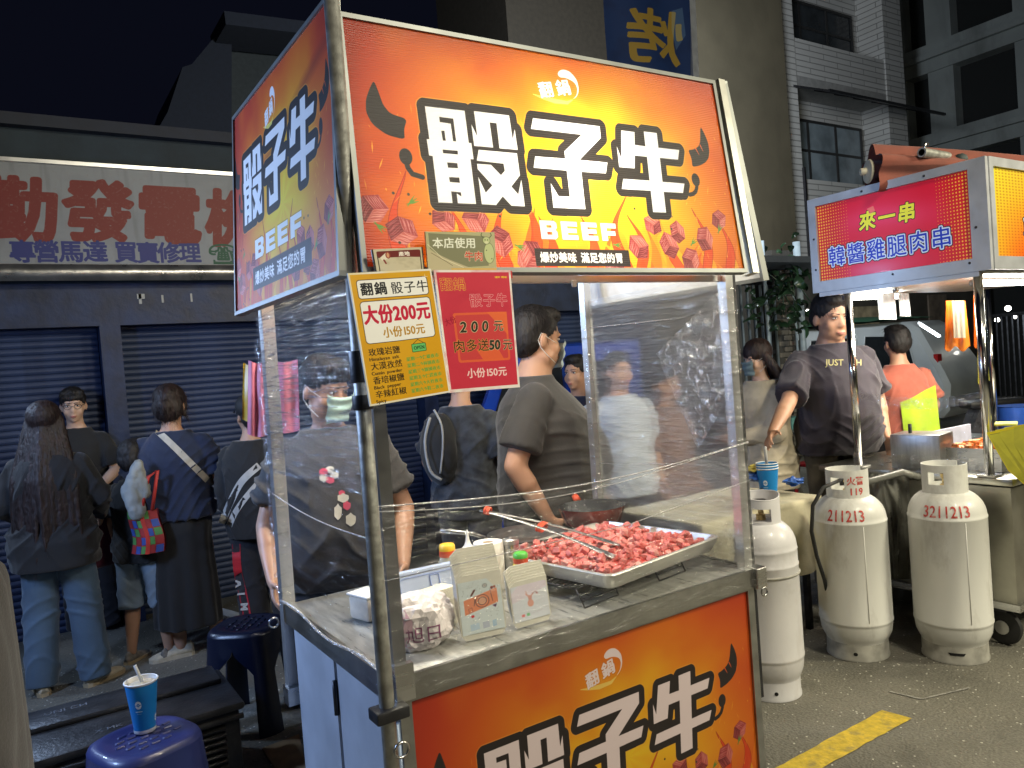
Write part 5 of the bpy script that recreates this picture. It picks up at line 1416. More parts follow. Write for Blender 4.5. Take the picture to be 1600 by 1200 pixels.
q = onc(731, 2.20); bottle(q.x, q.y, HC, [('bottle_body', [(0, 0), (.028, .001), (.03, .01), (.03, .10), (.024, .115)], YB_), ('collar', [(.026, .115), (.026, .134), (0, .134)], YC), ('cap', [(.025, .1345), (.025, .15), (.020, .155), (0, .155)], GC)], None, 'yellow sauce bottle with green cap left of the paper roll')
q = onc(736, 2.36); bottle(q.x, q.y, HC, [('bottle_body', [(0, 0), (.03, .001), (.031, .01), (.031, .09), (.028, .12), (.022, .13)], CLR), ('nozzle', [(.020, .130), (.012, .140), (.007, .155), (.003, .19), (0, .19)], WHITEP)], None, 'clear squeeze bottle with pointed nozzle beside the paper roll')
q = onc(818, 2.10); bottle(q.x, q.y, HC, [('bottle_body', [(0, 0), (.030, .001), (.032, .01), (.032, .07), (.026, .105), (.022, .112)], YB_), ('collar', [(.024, .112), (.025, .128), (0, .128)], RC), ('cap', [(.024, .1285), (.024, .140), (.019, .146), (0, .146)], GC)], None, 'bright yellow mustard bottle with green cap behind the shorter tray stack')
q = onc(768, 2.26); tr_ = thing('paper_roll', 'white tissue paper roll standing among the sauce bottles', 'paper roll', (q.x, q.y, HC))
TIS = M('tissue', (.82, .80, .74), .9, 0, .04, 30, .3, 60)
MB().lathe([(.018, .001), (.050, .0), (.051, .004), (.051, .155), (.049, .160), (.020, .160), (.018, .156)], (q.x, q.y, HC), 36, cap=False).build('tissue', TIS, tr_, smooth=True, sm_angle=50)
MB().lathe([(.0185, 0), (.0185, .158), (.0165, .158), (.0165, 0)], (q.x, q.y, HC), 24, cap=False).build('card_core', M('core', (.35, .27, .18), .9), tr_, smooth=True)
q = onc(803, 2.24); sh = thing('shaker', 'tall stainless pepper shaker right of the paper roll', 'shaker', (q.x, q.y, HC))
MB().lathe([(0, 0), (.026, .001), (.027, .006), (.027, .142), (0, .143)], (q.x, q.y, HC), 28).build('shaker_body', STEEL, sh, smooth=True, sm_angle=40)
MB().lathe([(.028, .143), (.028, .156), (.024, .160), (.010, .161), (.006, .166), (0, .168)], (q.x, q.y, HC), 28).build('lid', ALU, sh, smooth=True, sm_angle=40)

# ---------------------------------------------------------------- boards and price posters clipped under the front sign
def poster(name, img, quad_px, y, label, cat, th=.004, rough=.3, tilt=0.0):
    bl, br, tr, tl = [at(u, v, y=y + (tilt if i < 2 else 0)) for i, (u, v) in enumerate(quad_px)]
    root = MB()
    n = (br - bl).cross(tl - bl).normalized()
    b2 = [p - n * th for p in (bl, br, tr, tl)]
    root.add([bl, br, tr, tl] + b2, [(3, 2, 1, 0), (4, 5, 6, 7), (0, 1, 5, 4), (1, 2, 6, 5), (2, 3, 7, 6), (3, 0, 4, 7)])
    o = root.build(name, M('poster_backing', (.75, .75, .72), .5), None, origin=(bl + br) / 2, label=label, cat=cat)
    f = n * .0012
    picture('printed_face', Mimg(name + '_print', img, rough, coat=.3), o, bl + f, br + f, tr + f, tl + f)
    return o
poster('price_board', poster_red().image('red_poster_art'), ((702, 614), (812, 605), (797, 422), (677, 422)), 1.650, 'red printed price poster reading 200 with white border, right of the yellow one', 'price poster')
poster('price_board', rounded_poster_yellow().image('yellow_poster_art'), ((578, 635), (703, 613), (673, 420), (543, 427)), 1.644, 'yellow price poster listing flavours and opening days, left of the red one', 'price poster')
poster('origin_board', art_origin_board().image('origin_art'), ((586, 424), (664, 424), (660, 386), (580, 390)), 1.668, 'small cream board with brown title band and megaphone above the yellow poster', 'notice board')
poster('beef_board', art_beef_board().image('beef_board_art'), ((669, 424), (776, 424), (772, 363), (664, 362)), 1.672, 'worn olive notice board with a small cow drawing under the front sign', 'notice board')
m = MB(); q = at(795, 428, y=1.66); m.bb((q.x - .02, 1.662, q.z - .01), (q.x + .012, 1.672, q.z + .008)); m.build('red_clip', M('red_clip', (.5, .02, .02), .4), None, label='red clip at the top corner of the red price poster', cat='clip')
# clear tape and black ties holding the yellow poster on the pole
for z0, z1 in ((1.585, 1.66), (1.52, 1.555)):
    MB().lathe([(.0245, z0), (.026, z0 + .005), (.026, z1 - .005), (.0245, z1)], (.7055, 1.751, 0), 20, cap=False).build('strap', BLACKP, cart, smooth=True)
# ---------------------------------------------------------------- gas cylinders
GASC = M('grey_enamel', (.70, .70, .66), .42, 0, .07, 3.2, .06, 30, (1, 1, .35), coat=.1, stain=(5, .7, (.36, .34, .29), (1, 1, .45)))
GASW = M('white_enamel', (.70, .69, .70), .37, 0, .05, 5, .05, 40, coat=.15, stain=(7, .4, (.40, .37, .33), (1, 1, .45)))
FOOTM = M('scuffed_foot', (.36, .35, .31), .6, 0, .25, 14)
BRASS = M('brass_valve', (.45, .34, .16), .35, .9, .2, 20)
STEN = M('red_stencil', (.50, .05, .04), .7, 0, .25, 40, stain=(30, .8, (.62, .55, .48), (1, 1, 1)))
BLK = M('hole_black', (.008, .008, .008), .9)
def collar_mesh(c, r, z0, z1, n, holes, topfn=None, open_=None, th=.004):
    m = MB(); nz_ = 14
    vs = []; fs = []
    for side in (0, 1):
        rr = r - side * th
        for j in range(nz_ + 1):
            for i in range(n):
                a = 2 * PI * i / n; zt_ = topfn(a) if topfn else z1
                z = z0 + (zt_ - z0) * j / nz_
                vs.append((c[0] + rr * math.cos(a), c[1] + rr * math.sin(a), c[2] + z))
    keep = set()
    for j in range(nz_):
        for i in range(n):
            a = 2 * PI * (i + .5) / n; f = (j + .5) / nz_
            cut = False
            for (a0, a1, f0, f1) in holes:
                d = (a - a0) % (2 * PI)
                if d < (a1 - a0) % (2 * PI) and f0 < f < f1: cut = True
            if not cut: keep.add((i, j))
    o2 = (nz_ + 1) * n
    for (i, j) in keep:
        a, b, c_, d = j * n + i, j * n + (i + 1) % n, (j + 1) * n + (i + 1) % n, (j + 1) * n + i
        fs.append((a, b, c_, d)); fs.append((o2 + d, o2 + c_, o2 + b, o2 + a))
        if ((i + 1) % n, j) not in keep: fs.append((b, o2 + b, o2 + c_, c_))
        if ((i - 1) % n, j) not in keep: fs.append((d, o2 + d, o2 + a, a))
        if (i, j + 1) not in keep: fs.append((d, c_, o2 + c_, o2 + d))
        if (i, j - 1) not in keep: fs.append((b, a, o2 + a, o2 + b))
    return m.add(vs, fs)
def cylinder(x, y, label, R=.174, mat=None, face=0.0, seam=True, nums=None, fire=False, H=.80, foot='hole', slim=False, ct=1.0):
    """face: world angle that points at the camera"""
    mat = mat or GASC
    t = thing('gas_cylinder', label, 'gas cylinder', (x, y, 0), 'grey gas cylinders standing on the asphalt')
    c = (x, y, 0)
    MB().lathe([(R * .82, .0), (R * .86, .002), (R * .86, .012), (R * .84, .02), (R * .84, .085)], c, 56, cap=False).build('foot_ring', FOOTM if not slim else mat, t, smooth=True, sm_angle=50)
    b0 = .055
    prof = [(R * .80, b0 - .01), (R * .845, b0 + .035), (R * .88, b0 + .045), (R * .955, b0 + .075), (R * .985, b0 + .115), (R * .99, b0 + .125), (R * 1.012, b0 + .130), (R * 1.012, b0 + .138), (R, b0 + .143)]
    zs = H - .13 if not slim else H - .20
    prof += [(R, zs - .002), (R * 1.012, zs + .001), (R * 1.012, zs + .008), (R * .995, zs + .012)]
    if slim: prof += [(R * .995, zs + .07), (R * 1.01, zs + .074), (R * .99, zs + .08)]
    z1 = zs + (.08 if slim else .012); hd = H - z1
    for k in range(1, 11):
        a = k / 10 * PI / 2; prof.append((R * (.36 + .63 * math.cos(a)), z1 + hd * math.sin(a)))
    prof.append((0, H + .002))
    body = MB().lathe(prof, c, 64).build('tank', mat, t, smooth=True, sm_angle=60)
    if slim:
        MB().tube([(x + (R * 1.01) * math.cos(k * PI / 24), y + (R * 1.01) * math.sin(k * PI / 24), zs - .035) for k in range(48)], .006, 6, closed=True).build('weld_band', FOOTM, body, smooth=True)
    else:
        # vertical weld seam
        a = face + .45
        MB().tube([(x + R * math.cos(a), y + R * math.sin(a), z) for z in (b0 + .15, zs - .005)], .0022, 6).build('seam', mat, body, smooth=True)
    # collar with hand holes
    rc = R * .58
    ch = .165 * ct
    zb = H - .035
    if slim: holes = [(face - .55, face + .42, .28, .72), (face - .25, face + .55, 0, .10), (face + PI - .6, face + PI + .6, .3, .7)]; tf = lambda a: ch * (1 - .13 * max(0, math.cos(a - face - .3)))
    else: holes = [(face - .78, face - .05, .40, .76), (face + PI - .7, face + PI + .5, .38, .75), (face + .12, face + .42, .0, .10), (face + 1.75, face + 2.5, .0, 1.0)]; tf = None
    cm = collar_mesh((x, y, zb), rc, 0, ch, 96, holes, tf).build('collar', mat, t, smooth=True, sm_angle=40)
    rt = [(x + (rc - .002) * math.cos(2 * PI * k / 48), y + (rc - .002) * math.sin(2 * PI * k / 48), zb + (tf(2 * PI * k / 48) if tf else ch)) for k in range(48) if not (not slim and 0 < ((2 * PI * k / 48 - face - 1.75) % (2 * PI)) < .75)]
    MB().tube(rt if slim else rt, .0035, 6, closed=slim).build('collar_rim', mat, cm, smooth=True) if slim else None
    # valve
    v = MB().lathe([(.0, 0), (.022, 0), (.022, .03), (.012, .035), (.012, .06), (.018, .065), (.018, .085), (0, .087)], (x, y, H - .005), 16).build('valve', BRASS, t, smooth=True, sm_angle=40)
    MB().tube([(x, y, H + .045), (x + .05 * math.cos(face), y + .05 * math.sin(face), H + .045)], .010, 8).build('valve_outlet', BRASS, v, smooth=True)
    MB().lathe([(.0, 0), (.028, 0), (.028, .014), (0, .015)], (x, y, H + .08), 14).build('handwheel', M('valve_black', (.03, .03, .03), .5), v, smooth=True, sm_angle=40)
    # foot ring drain hole
    def onc_(rad, a, z): return Vector((x + rad * math.cos(a), y + rad * math.sin(a), z))
    rf = R * .842 + .001
    if foot == 'hole': MB().add([onc_(rf, face + .02, .040)] + [onc_(rf, face + .02 + .07 * math.cos(k * PI / 6), .040 + .009 * math.sin(k * PI / 6)) for k in range(12)], [(0, k + 1, (k + 1) % 12 + 1) for k in range(12)]).build('drain_hole', BLK, t)
    else:
        MB().add([onc_(rf, face + .05 + .26 * q, .058) for q in (-1, -.6, -.2, .2, .6, 1)] + [onc_(rf, face + .05 + .20 * q, .045) for q in (-1, -.6, -.2, .2, .6, 1)], [(k, k + 6, k + 7, k + 1) for k in range(5)]).build('drain_slot', BLK, t)
    if nums:
        # stencilled digits follow the shoulder's curve
        zt_ = zs + .014
        def fn(px_, py_):
            a = face + px_ / R
            s_ = max(0, (py_ + .005)) / .105
            ang = s_ * 1.15
            return onc_(R * (.36 + .63 * math.cos(ang)) + .0012, a, zt_ + hd * math.sin(ang) + .001)
        text_mesh('stencil', nums, .062, fn, STEN, t, bold=.0008, sub=.012)
    if fire:
        for txt, zz, sz in (('火警', .098, .044), ('119', .045, .048)):
            text_mesh('stencil', txt, sz, lambda px_, py_: onc_(rc + .0012, face + .50 + px_ / rc, zb + zz + py_), STEN, t, bold=.001, sub=.012)
    return t
def facing(x, y): return math.atan2(-y, -x)
c1 = (2.855, 2.400); c2 = (3.535, 2.41); c3 = (3.83, 2.075)
cylinder(c1[0], c1[1], 'slim white gas cylinder right beside the beef cart, nearest the camera', R=.150, mat=GASW, face=facing(*c1) + .1, slim=True, H=.80, ct=.95)
cylinder(c2[0], c2[1], 'middle grey gas cylinder with hose and red 119 stencilled on its collar', face=facing(*c2) - .1, nums='211213', fire=True, H=.815, ct=1.0)
cylinder(c3[0], c3[1], 'rightmost grey gas cylinder with red stencilled digits and plain collar', face=facing(*c3), nums='3211213', H=.825, foot='slot', ct=1.0)
hs = MB(); p0 = Vector((c2[0] - .07, c2[1] - .02, .90))
q1 = at(1272, 775, y=2.55); q2 = at(1276, 850, y=2.6); q3 = at(1290, 900, y=2.6); 
hs.tube([p0, at(1286, 762, d=3.75), at(1270, 790, d=3.75), at(1268, 830, d=3.8), at(1276, 868, d=3.85), at(1288, 905, d=3.9), at(1300, 960, d=3.98)], .0095, 8)
tag(hs.build('gas_hose', RUBBER, smooth=True), 'black rubber gas hose looping down from the middle cylinder', 'hose')

# ---------------------------------------------------------------- plastic stools, cup and equipment case on the left
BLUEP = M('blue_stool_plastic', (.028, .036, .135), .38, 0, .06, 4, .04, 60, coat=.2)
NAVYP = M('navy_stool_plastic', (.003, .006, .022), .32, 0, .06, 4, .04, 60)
def stool(cx, cy, rot, mat, label, h=.455, rt=.155, rb=.20):
    t = thing('plastic_stool', label, 'stool', (cx, cy, 0), 'low blue plastic stools beside the cart')
    def sq(r, k, n=64, p=3.2):
        a = 2 * PI * k / n; cs, sn = math.cos(a), math.sin(a)
        f = (abs(cs) ** p + abs(sn) ** p) ** (-1 / p)
        x, y = r * f * cs, r * f * sn
        return cx + x * math.cos(rot) - y * math.sin(rot), cy + x * math.sin(rot) + y * math.cos(rot)
    def rg(r, z, p=3.2): return [Vector((*sq(r, k, 64, p), z)) for k in range(64)]
    MB().loft([rg(.001, h - .004), rg(rt * .72, h - .004, 2.2), rg(rt * .76, h, 2.3), rg(rt * .90, h, 2.8), rg(rt * .98, h - .008), rg(rt * 1.02, h - .022)], cap=False).build('seat', mat, t, smooth=True)
    # pressed slots in the seat
    m = MB()
    for i in range(-2, 3):
        for j in range(-2, 3):
            if i * i + j * j <= 5:
                x, y = i * .040 + (.5 if j % 2 else 0) * .03, j * .036
                m.bevbox((cx + x * math.cos(rot) - y * math.sin(rot), cy + x * math.sin(rot) + y * math.cos(rot), h - .0035), (.030, .014, .009), .003, Matrix.Rotation(rot + .3 * ((i + j) % 2 - .5), 3, 'Z'), 1)
    m.build('seat_ridges', mat, t, kind='stuff')
    # skirt that opens into four legs
    for q in range(4):
        m = MB(); n = 12
        def fn(a, b):
            # a: across the leg around its corner; b: top to foot
            wid = 1.0 if b < .16 else max(.34, 1.0 - (b - .16) * 3.4)
            ang = (q + .5) * PI / 2 + (a - .5) * (PI / 2) * wid
            r = rt * 1.02 + (rb - rt) * b ** 1.1
            p = 3.2; cs, sn = math.cos(ang), math.sin(ang); f = (abs(cs) ** p + abs(sn) ** p) ** (-1 / p)
            x, y = r * f * cs, r * f * sn
            return Vector((cx + x * math.cos(rot) - y * math.sin(rot), cy + x * math.sin(rot) + y * math.cos(rot), (h - .022) * (1 - b)))
        m.grid(fn, n, 16)
        vs = list(m.v); k0 = len(vs)
        ce = Vector((cx, cy, 0))
        m.v += [tuple(Vector(p) + (Vector((ce.x, ce.y, p[2])) - Vector(p)).normalized() * .012) for p in vs]
        m.f += [tuple(reversed([i + k0 for i in f])) for f in m.f]
        W_ = n + 1
        edge = [j * W_ for j in range(17)]; edge2 = [j * W_ + n for j in range(17)]
        for e_ in (edge, edge2):
            for a, b in zip(e_[:-1], e_[1:]): m.f.append((a, b, b + k0, a + k0) if e_ is edge else (b, a, a + k0, b + k0))
        m.build('leg', mat, t, smooth=True, sm_angle=50)
    return t
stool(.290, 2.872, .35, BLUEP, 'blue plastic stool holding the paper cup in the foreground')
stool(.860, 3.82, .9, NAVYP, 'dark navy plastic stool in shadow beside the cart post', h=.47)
def cup_art():
    c = Canvas(900, 420, (24, 130, 200))
    for x, y in ((400, 170), (850, 190), (60, 350), (625, 335)):
        s_ = 1.0 if y < 200 else .9
        c.ell(x, y, 34 * s_, 38 * s_, (236, 240, 240)); c.ell(x, y, 14, 16, (24, 130, 200)); c.line([(x - 32, y + 2), (x + 32, y - 2)], 6, (24, 130, 200)); c.ell(x, y, 6, 7, (236, 240, 240))
        if y < 200:
            for k in range(6): c.line([(x - 34 + k * 12, y + 62), (x - 28 + k * 12, y + 62)], 10, (190, 220, 236)); 
            c.line([(x - 22, y + 84), (x + 24, y + 84)], 4, (150, 200, 230))
    return c
CUPM = Mimg('blue_cup_print', cup_art().image('cup_art'), .45)
def cup(x, y, z, label, face, r0=.034, r1=.050, h=.165, n_rims=1, straw=None, tilt=(0, 0)):
    t = thing('paper_cup', label, 'paper cup', (x, y, z))
    m = MB(); nn = 40; vs = []; uv = []
    for j, (r, zz) in enumerate(((r0, .012), (r1, h - .006))):
        for i in range(nn + 1):
            a = face - PI + 2 * PI * i / nn
            vs.append((x + r * math.cos(a), y + r * math.sin(a), z + zz)); uv.append((i / nn + .0, j))
    m.add(vs, [(i, i + 1, nn + 1 + i + 1, nn + 1 + i) for i in range(nn)]); m.uv = uv
    m.build('cup_wall', CUPM, t, smooth=True)
    MB().lathe([(0, .006), (r0 - .002, .004), (r0 - .0005, 0), (r0 + .0008, .002), (r0 + .0015, .013)], (x, y, z), 36, cap=False).build('cup_base', WHITEP, t, smooth=True)
    for k in range(n_rims):
        zz = z + h + k * .014; rr = r1 + .001
        MB().tube([(x + rr * math.cos(2 * PI * i / 40), y + rr * math.sin(2 * PI * i / 40), zz) for i in range(40)], .0028, 8, closed=True).build('rim', WHITEP, t, smooth=True)
        if k: MB().lathe([(r1 - .001, zz - z - .014), (r1 + .0005, zz - z - .002)], (x, y, z), 36, cap=False).build('cup_wall', CUPM if False else M('cup_blue', (.012, .22, .55), .45), t, smooth=True)
    if n_rims == 1:
        MB().lathe([(r1 - .0005, h), (r1 - .004, h - .02)], (x, y, z), 36, cap=False).build('cup_inside', WHITEP, t, smooth=True)
        MB().lathe([(r1 - .0035, h - .012), (r1 * .6, h - .008), (0, h - .006)], (x, y, z), 36, cap=False).build('foam', M('milk_foam', (.62, .52, .36), .6, 0, .15, 60, .6, 120), t, smooth=True)
    if straw: MB().tube([Vector((x, y, z + h - .03)) + Vector((.01, .0, 0)), Vector((x, y, z + h + straw)) + Vector((-.014, 0, 0))], .0055, 8).build('straw', M('clear_straw', (.7, .7, .68), .25, trans=.3), t, smooth=True)
    return t
q = at(229, 1146, z=.456)
cup(q.x, q.y + .03, .456, 'tall blue paper cup with white rim and straw standing on the blue stool', facing(q.x, q.y), r0=.034, r1=.051, h=.172, straw=.055)
# black louvred equipment case
BOXM = M('case_black', (.020, .020, .021), .38, 0, .35, 10, .25, 60)
bx = thing('equipment_case', 'long black ribbed plastic case with louvred front behind the stool', 'equipment case', (.33, 3.5, 0))
m = MB()
m.bevbox((.30, 3.46, .155), (.76, .40, .29), .012)
m.build('case_body', BOXM, bx, smooth=True, sm_angle=40)
MB().bevbox((.30, 3.47, .315), (.80, .46, .035), .014).build('lid', BOXM, bx, smooth=True, sm_angle=40)
MB().bevbox((.30, 3.60, .342), (.74, .20, .03), .012).build('lid_step', BOXM, bx, smooth=True, sm_angle=40)
MB().tube([(-.09, 3.245, .275), (.69, 3.245, .275)], .012, 8).build('lip', BOXM, bx, smooth=True)
for x0, x1 in ((-.02, .20), (.44, .62)):
    for k in range(9):
        MB().box(((x0 + x1) / 2, 3.252, .245 - k * .026), (x1 - x0, .020, .010), Matrix.Rotation(.5, 3, 'X')).build('louvre', BOXM, bx)
INKG = M('faded_lettering', (.12, .13, .15), .6)
c_ = at(100, 1092, z=.358); text_mesh('print', 'UNI CH', .045, lambda x, y: (c_.x + x, 3.60 + y, .3585), INKG, bx)
text_mesh('print', 'X MK', .04, lambda x, y: (.22 + x, 3.34 + y, .334), INKG, bx)
# canvas-covered bundle at the left edge
m = MB()
def cv_(a, b):
    z = 1.22 * min(1, b / .85); r = .455 - .04 * (z / 1.2) if b <= .85 else max(.004, .415 * math.cos((b - .85) / .15 * PI / 2))
    if b > .85: z = 1.22 + .14 * math.sin((b - .85) / .15 * PI / 2)
    ang = a * 2 * PI
    w = .020 * mnoise.noise(Vector((math.cos(ang) * 3, math.sin(ang) * 3, z * 1.5))) + .010 * abs(math.sin(ang * 9 + 3 * mnoise.noise(Vector((math.cos(ang), math.sin(ang), z * 2)))))
    return (-.455 + (r + w) * math.cos(ang), 2.0 + (r + w) * math.sin(ang), z)
m.grid(cv_, 160, 60)
o = m.build('covered_bundle', cloth('grey_canvas', (.042, .038, .036), .5, wrinkle=.8), smooth=True); tag(o, 'grey canvas-covered bundle cut off at the left edge of the picture', 'covered bundle')
# ---------------------------------------------------------------- the skewer cart on the right
c2t = thing('food_cart', 'steel skewer cart with red dotted sign box, chrome posts and fluorescent tubes', 'food cart', (4.7, 2.4, 0))
A0, A1, A2 = 4.05, 5.75, 1.90
IR = Mimg('skewer_sign_red', art_skewer_red().image('skewer_red_art'), .35, coat=.2, emis=.35); IY = Mimg('skewer_sign_yellow', art_skewer_yellow().image('skewer_yellow_art'), .35, coat=.2, emis=.12)
SBX = M('sign_box_steel', (.50, .52, .54), .35, .45, .12, 5, .35, 9)
m = MB(); m.bb((A0 + .02, A2 + .02, 1.90), (A1, 2.90, 2.42)); box_ = m.build('sign_box', SBX, c2t)
def face_panel(o, ax, name, mat, p, label=None):
    pass
FR2 = M('sign_rim_steel', (.52, .54, .57), .35, .4, .1, 8, .1, 20)
# left (red) face on plane x = A0
yb_, zt_, zb_ = 2.90, 2.435, 1.885
MBq = MB()
for (y0, y1, z0, z1) in ((A2, yb_, zt_ - .045, zt_), (A2, yb_, zb_, zb_ + .065), (A2, A2 + .085, zb_ + .065, zt_ - .045), (yb_ - .05, yb_, zb_ + .065, zt_ - .045)):
    MBq.bb((A0 - .006, y0, z0), (A0 + .02, y1, z1))
for (x0, x1, z0, z1) in ((A0 + .021, A1, zt_ - .045, zt_), (A0 + .021, A1, zb_, zb_ + .065), (A0 + .021, A0 + .06, zb_ + .065, zt_ - .045)):
    MBq.bb((x0, A2 - .006, z0), (x1, A2 + .02, z1))
MBq.build('sign_frame', FR2, c2t)
picture('red_sign', IR, c2t, (A0 + .008, yb_ - .052, zb_ + .067), (A0 + .008, A2 + .087, zb_ + .067), (A0 + .008, A2 + .087, zt_ - .047), (A0 + .008, yb_ - .052, zt_ - .047), label='red dotted sign with yellow and blue lettering on the left face')
picture('yellow_sign', IY, c2t, (A0 + .062, A2 + .008, zb_ + .067), (A1, A2 + .008, zb_ + .067), (A1, A2 + .008, zt_ - .047), (A0 + .062, A2 + .008, zt_ - .047), label='yellow mesh-patterned sign on the front face, cut by the picture edge')
MB().bb((A0 + .03, A2 + .04, 1.872), (A1, 2.88, 1.884)).build('soffit', M('white_soffit', (.75, .75, .72), .5), c2t)
MB().bb((A0 - .004, A2 + .06, 1.860), (A0 + .016, 2.86, 1.884)).build('lower_rail', FR2, c2t)
for k, (y, z) in enumerate(((2.2, 2.41), (2.55, 2.41), (2.0, 1.93), (2.4, 1.93), (2.87, 2.2), (1.96, 2.1), (2.87, 2.02))): MB().lathe([(.007, 0), (.006, .003), (0, .004)], (A0 - .006, y, z), 8, Matrix.Rotation(-PI / 2, 3, 'Y')).build('screw', DARKM, c2t)
for (x, y, r) in ((4.085, 1.985, .0215), (4.085, 2.70, .0215), (at(1552, 600, y=2.80).x, 2.80, .018)):
    MB().tube([(x, y, .86), (x, y, 1.872)], r, 20).build('post', CHROME, c2t, smooth=True)
    MB().bevbox((x, y, .866), (.09, .09, .012), .003).build('post_foot', STEEL, c2t)
MB().bevbox(((A0 + A1) / 2, 2.40, .84), (A1 - A0 + .02, 1.08, .036), .006).build('counter_top', M('counter_steel2', (.42, .42, .38), .3, 1.0, .2, 7, .1, 30), c2t, smooth=True, sm_angle=40)
m = MB(); m.bb((A0 + .02, 1.885, .22), (A1, 2.92, .81)); m.build('cabinet', M('cabinet_steel2', (.34, .33, .28), .38, .85, .2, 5, .2, 8), c2t)
m = MB(); m.bb((A0 - .0, 1.865, .20), (A1, 2.94, .235)); m.build('base_frame', STEEL, c2t)
for x, y in ((4.12, 1.98), (4.12, 2.8), (5.5, 1.98)):
    w = MB().lathe([(.0, -.02), (.06, -.02), (.085, -.014), (.09, 0), (.085, .014), (.06, .02), (0, .02)], (x, y, .09), 24, Matrix.Rotation(PI / 2, 3, 'Y') ).build('wheel', RUBBER, c2t, smooth=True, sm_angle=50)
    MB().lathe([(.0, -.024), (.035, -.023), (.035, .023), (0, .024)], (x, y, .09), 16, Matrix.Rotation(PI / 2, 3, 'Y')).build('hub', ALU, w, smooth=True, sm_angle=50)
    MB().bb((x - .035, y - .03, .175), (x + .035, y + .03, .20)).build('caster_plate', DARKM, w)
# fluorescent tubes
TUBE = Memit('fluorescent_glow', (1.0, .95, .84), 22)
def tube_light(a, b, label, r=.016, mat=None):
    a = Vector(a); b = Vector(b); t = thing('fluorescent_tube', label, 'tube light', (a + b) / 2)
    MB().tube([a, b], r, 12).build('glass_tube', mat or TUBE, t, smooth=True)
    d = (b - a).normalized()
    for p, s_ in ((a, -1), (b, 1)): MB().tube([p - d * .0 * s_, p + d * .03 * s_], r * 1.15, 12).build('end_cap', ALU, t, smooth=True)
    return t
tube_light((4.17, 2.04, 1.835), (5.35, 2.04, 1.835), 'long glowing fluorescent tube under the front of the skewer cart roof')
tube_light((4.20, 2.78, 1.845), (4.75, 2.78, 1.845), 'shorter glowing tube at the back under the skewer cart roof')
tube_light((4.12, 2.45, 1.85), (4.12, 2.72, 1.85), 'small tube light beside the left rear post of the skewer cart', .012)
area('skewer_cart_tubes', (4.8, 2.35, 1.80), (4.8, 2.4, .8), 34, 1.1, (1.0, .92, .76), .5)
# things on its counter
bx2 = thing('steel_box', 'plain steel box with lid knob on the skewer cart counter', 'steel box', (4.2, 2.42, .86))
MB().bevbox((4.22, 2.40, .955), (.20, .26, .19), .006, Matrix.Rotation(.15, 3, 'Z')).build('box_body', BRUSH, bx2, smooth=True, sm_angle=40)
MB().tube([(4.2, 2.45, 1.05), (4.2, 2.45, 1.10)], .010, 8).build('knob', BLACKP, bx2, smooth=True)
fd_ = thing('food_tray', 'deep steel tray heaped with orange grilled chicken on the skewer cart', 'food tray', (4.45, 2.15, .86))
m = MB(); w_ = .006
for a, b_ in (((4.22, 1.99, .86), (4.80, 2.0, .975)), ((4.22, 2.28, .86), (4.80, 2.29, .975)), ((4.22, 2.0, .86), (4.23, 2.28, .975)), ((4.79, 2.0, .86), (4.80, 2.28, .975))): m.bb(a, b_)
m.build('tray_body', STEEL, fd_)
FOOD = M('grilled_chicken', (.62, .20, .035), .4, 0, .5, 35, .3, 80)
m = MB(); r_ = random.Random(8)
m.bb((4.23, 2.0, .86), (4.79, 2.28, .955))
for k in range(260):
    p = (r_.uniform(4.25, 4.77), r_.uniform(2.02, 2.26), .955 + r_.uniform(0, .03)); m.box(p, (r_.uniform(.02, .045), r_.uniform(.012, .02), .012), Matrix.Rotation(r_.uniform(0, 3), 3, 'Z') @ Matrix.Rotation(r_.uniform(-.5, .5), 3, 'X'))
m.build('chicken_pieces', FOOD, fd_, kind='stuff')
MB().bb((4.25, 2.50, .86), (4.95, 2.515, 1.02)).build('splash_board', M('pale_board', (.5, .5, .62), .5), None, label='pale lilac splash board standing behind the chicken tray', cat='board')
# price cards at the front of the counter
PCM = Mimg('price_card_print', art_price().image('price_card_art'), .5)
for k in range(3):
    a = at(1538 + k * 9, 690 - k * 5, d=3.84 - .02 * k); 
    bl, br, tr, tl = at(1575 + k * 12, 735, d=3.82 - .02 * k), at(1650, 800, d=3.70 - .02 * k), at(1648, 655, d=3.70 - .02 * k), at(1541 + k * 14, 676 - k * 4, d=3.86 - .02 * k)
    o = MB(); n = (br - bl).cross(tl - bl).normalized(); v4 = [bl, br, tr, tl]; o.add(v4 + [p - n * .002 for p in v4], [(3, 2, 1, 0), (4, 5, 6, 7), (0, 1, 5, 4), (1, 2, 6, 5), (2, 3, 7, 6), (3, 0, 4, 7)])
    ob = o.build('price_card', M('card_yellow', (.62, .58, .05), .6), None, origin=bl, label=['yellow striped price card furthest behind at the skewer cart front edge', 'middle yellow price card at the skewer cart front edge', 'nearest yellow price card at the skewer cart front edge'][k], cat='price card', group='yellow price cards on the skewer cart')
    picture('printed_face', PCM, ob, bl + n * .001, br + n * .001, tr + n * .001, tl + n * .001)
q = at(1572, 662, d=4.0); MB().bevbox(q, (.12, .10, .012), .004, Matrix.Rotation(.4, 3, 'Z')).build('plastic_tray', M('yellow_tray', (.6, .6, .10), .5), None, label='shallow pale yellow plastic tray at the right edge of the skewer cart', cat='tray')
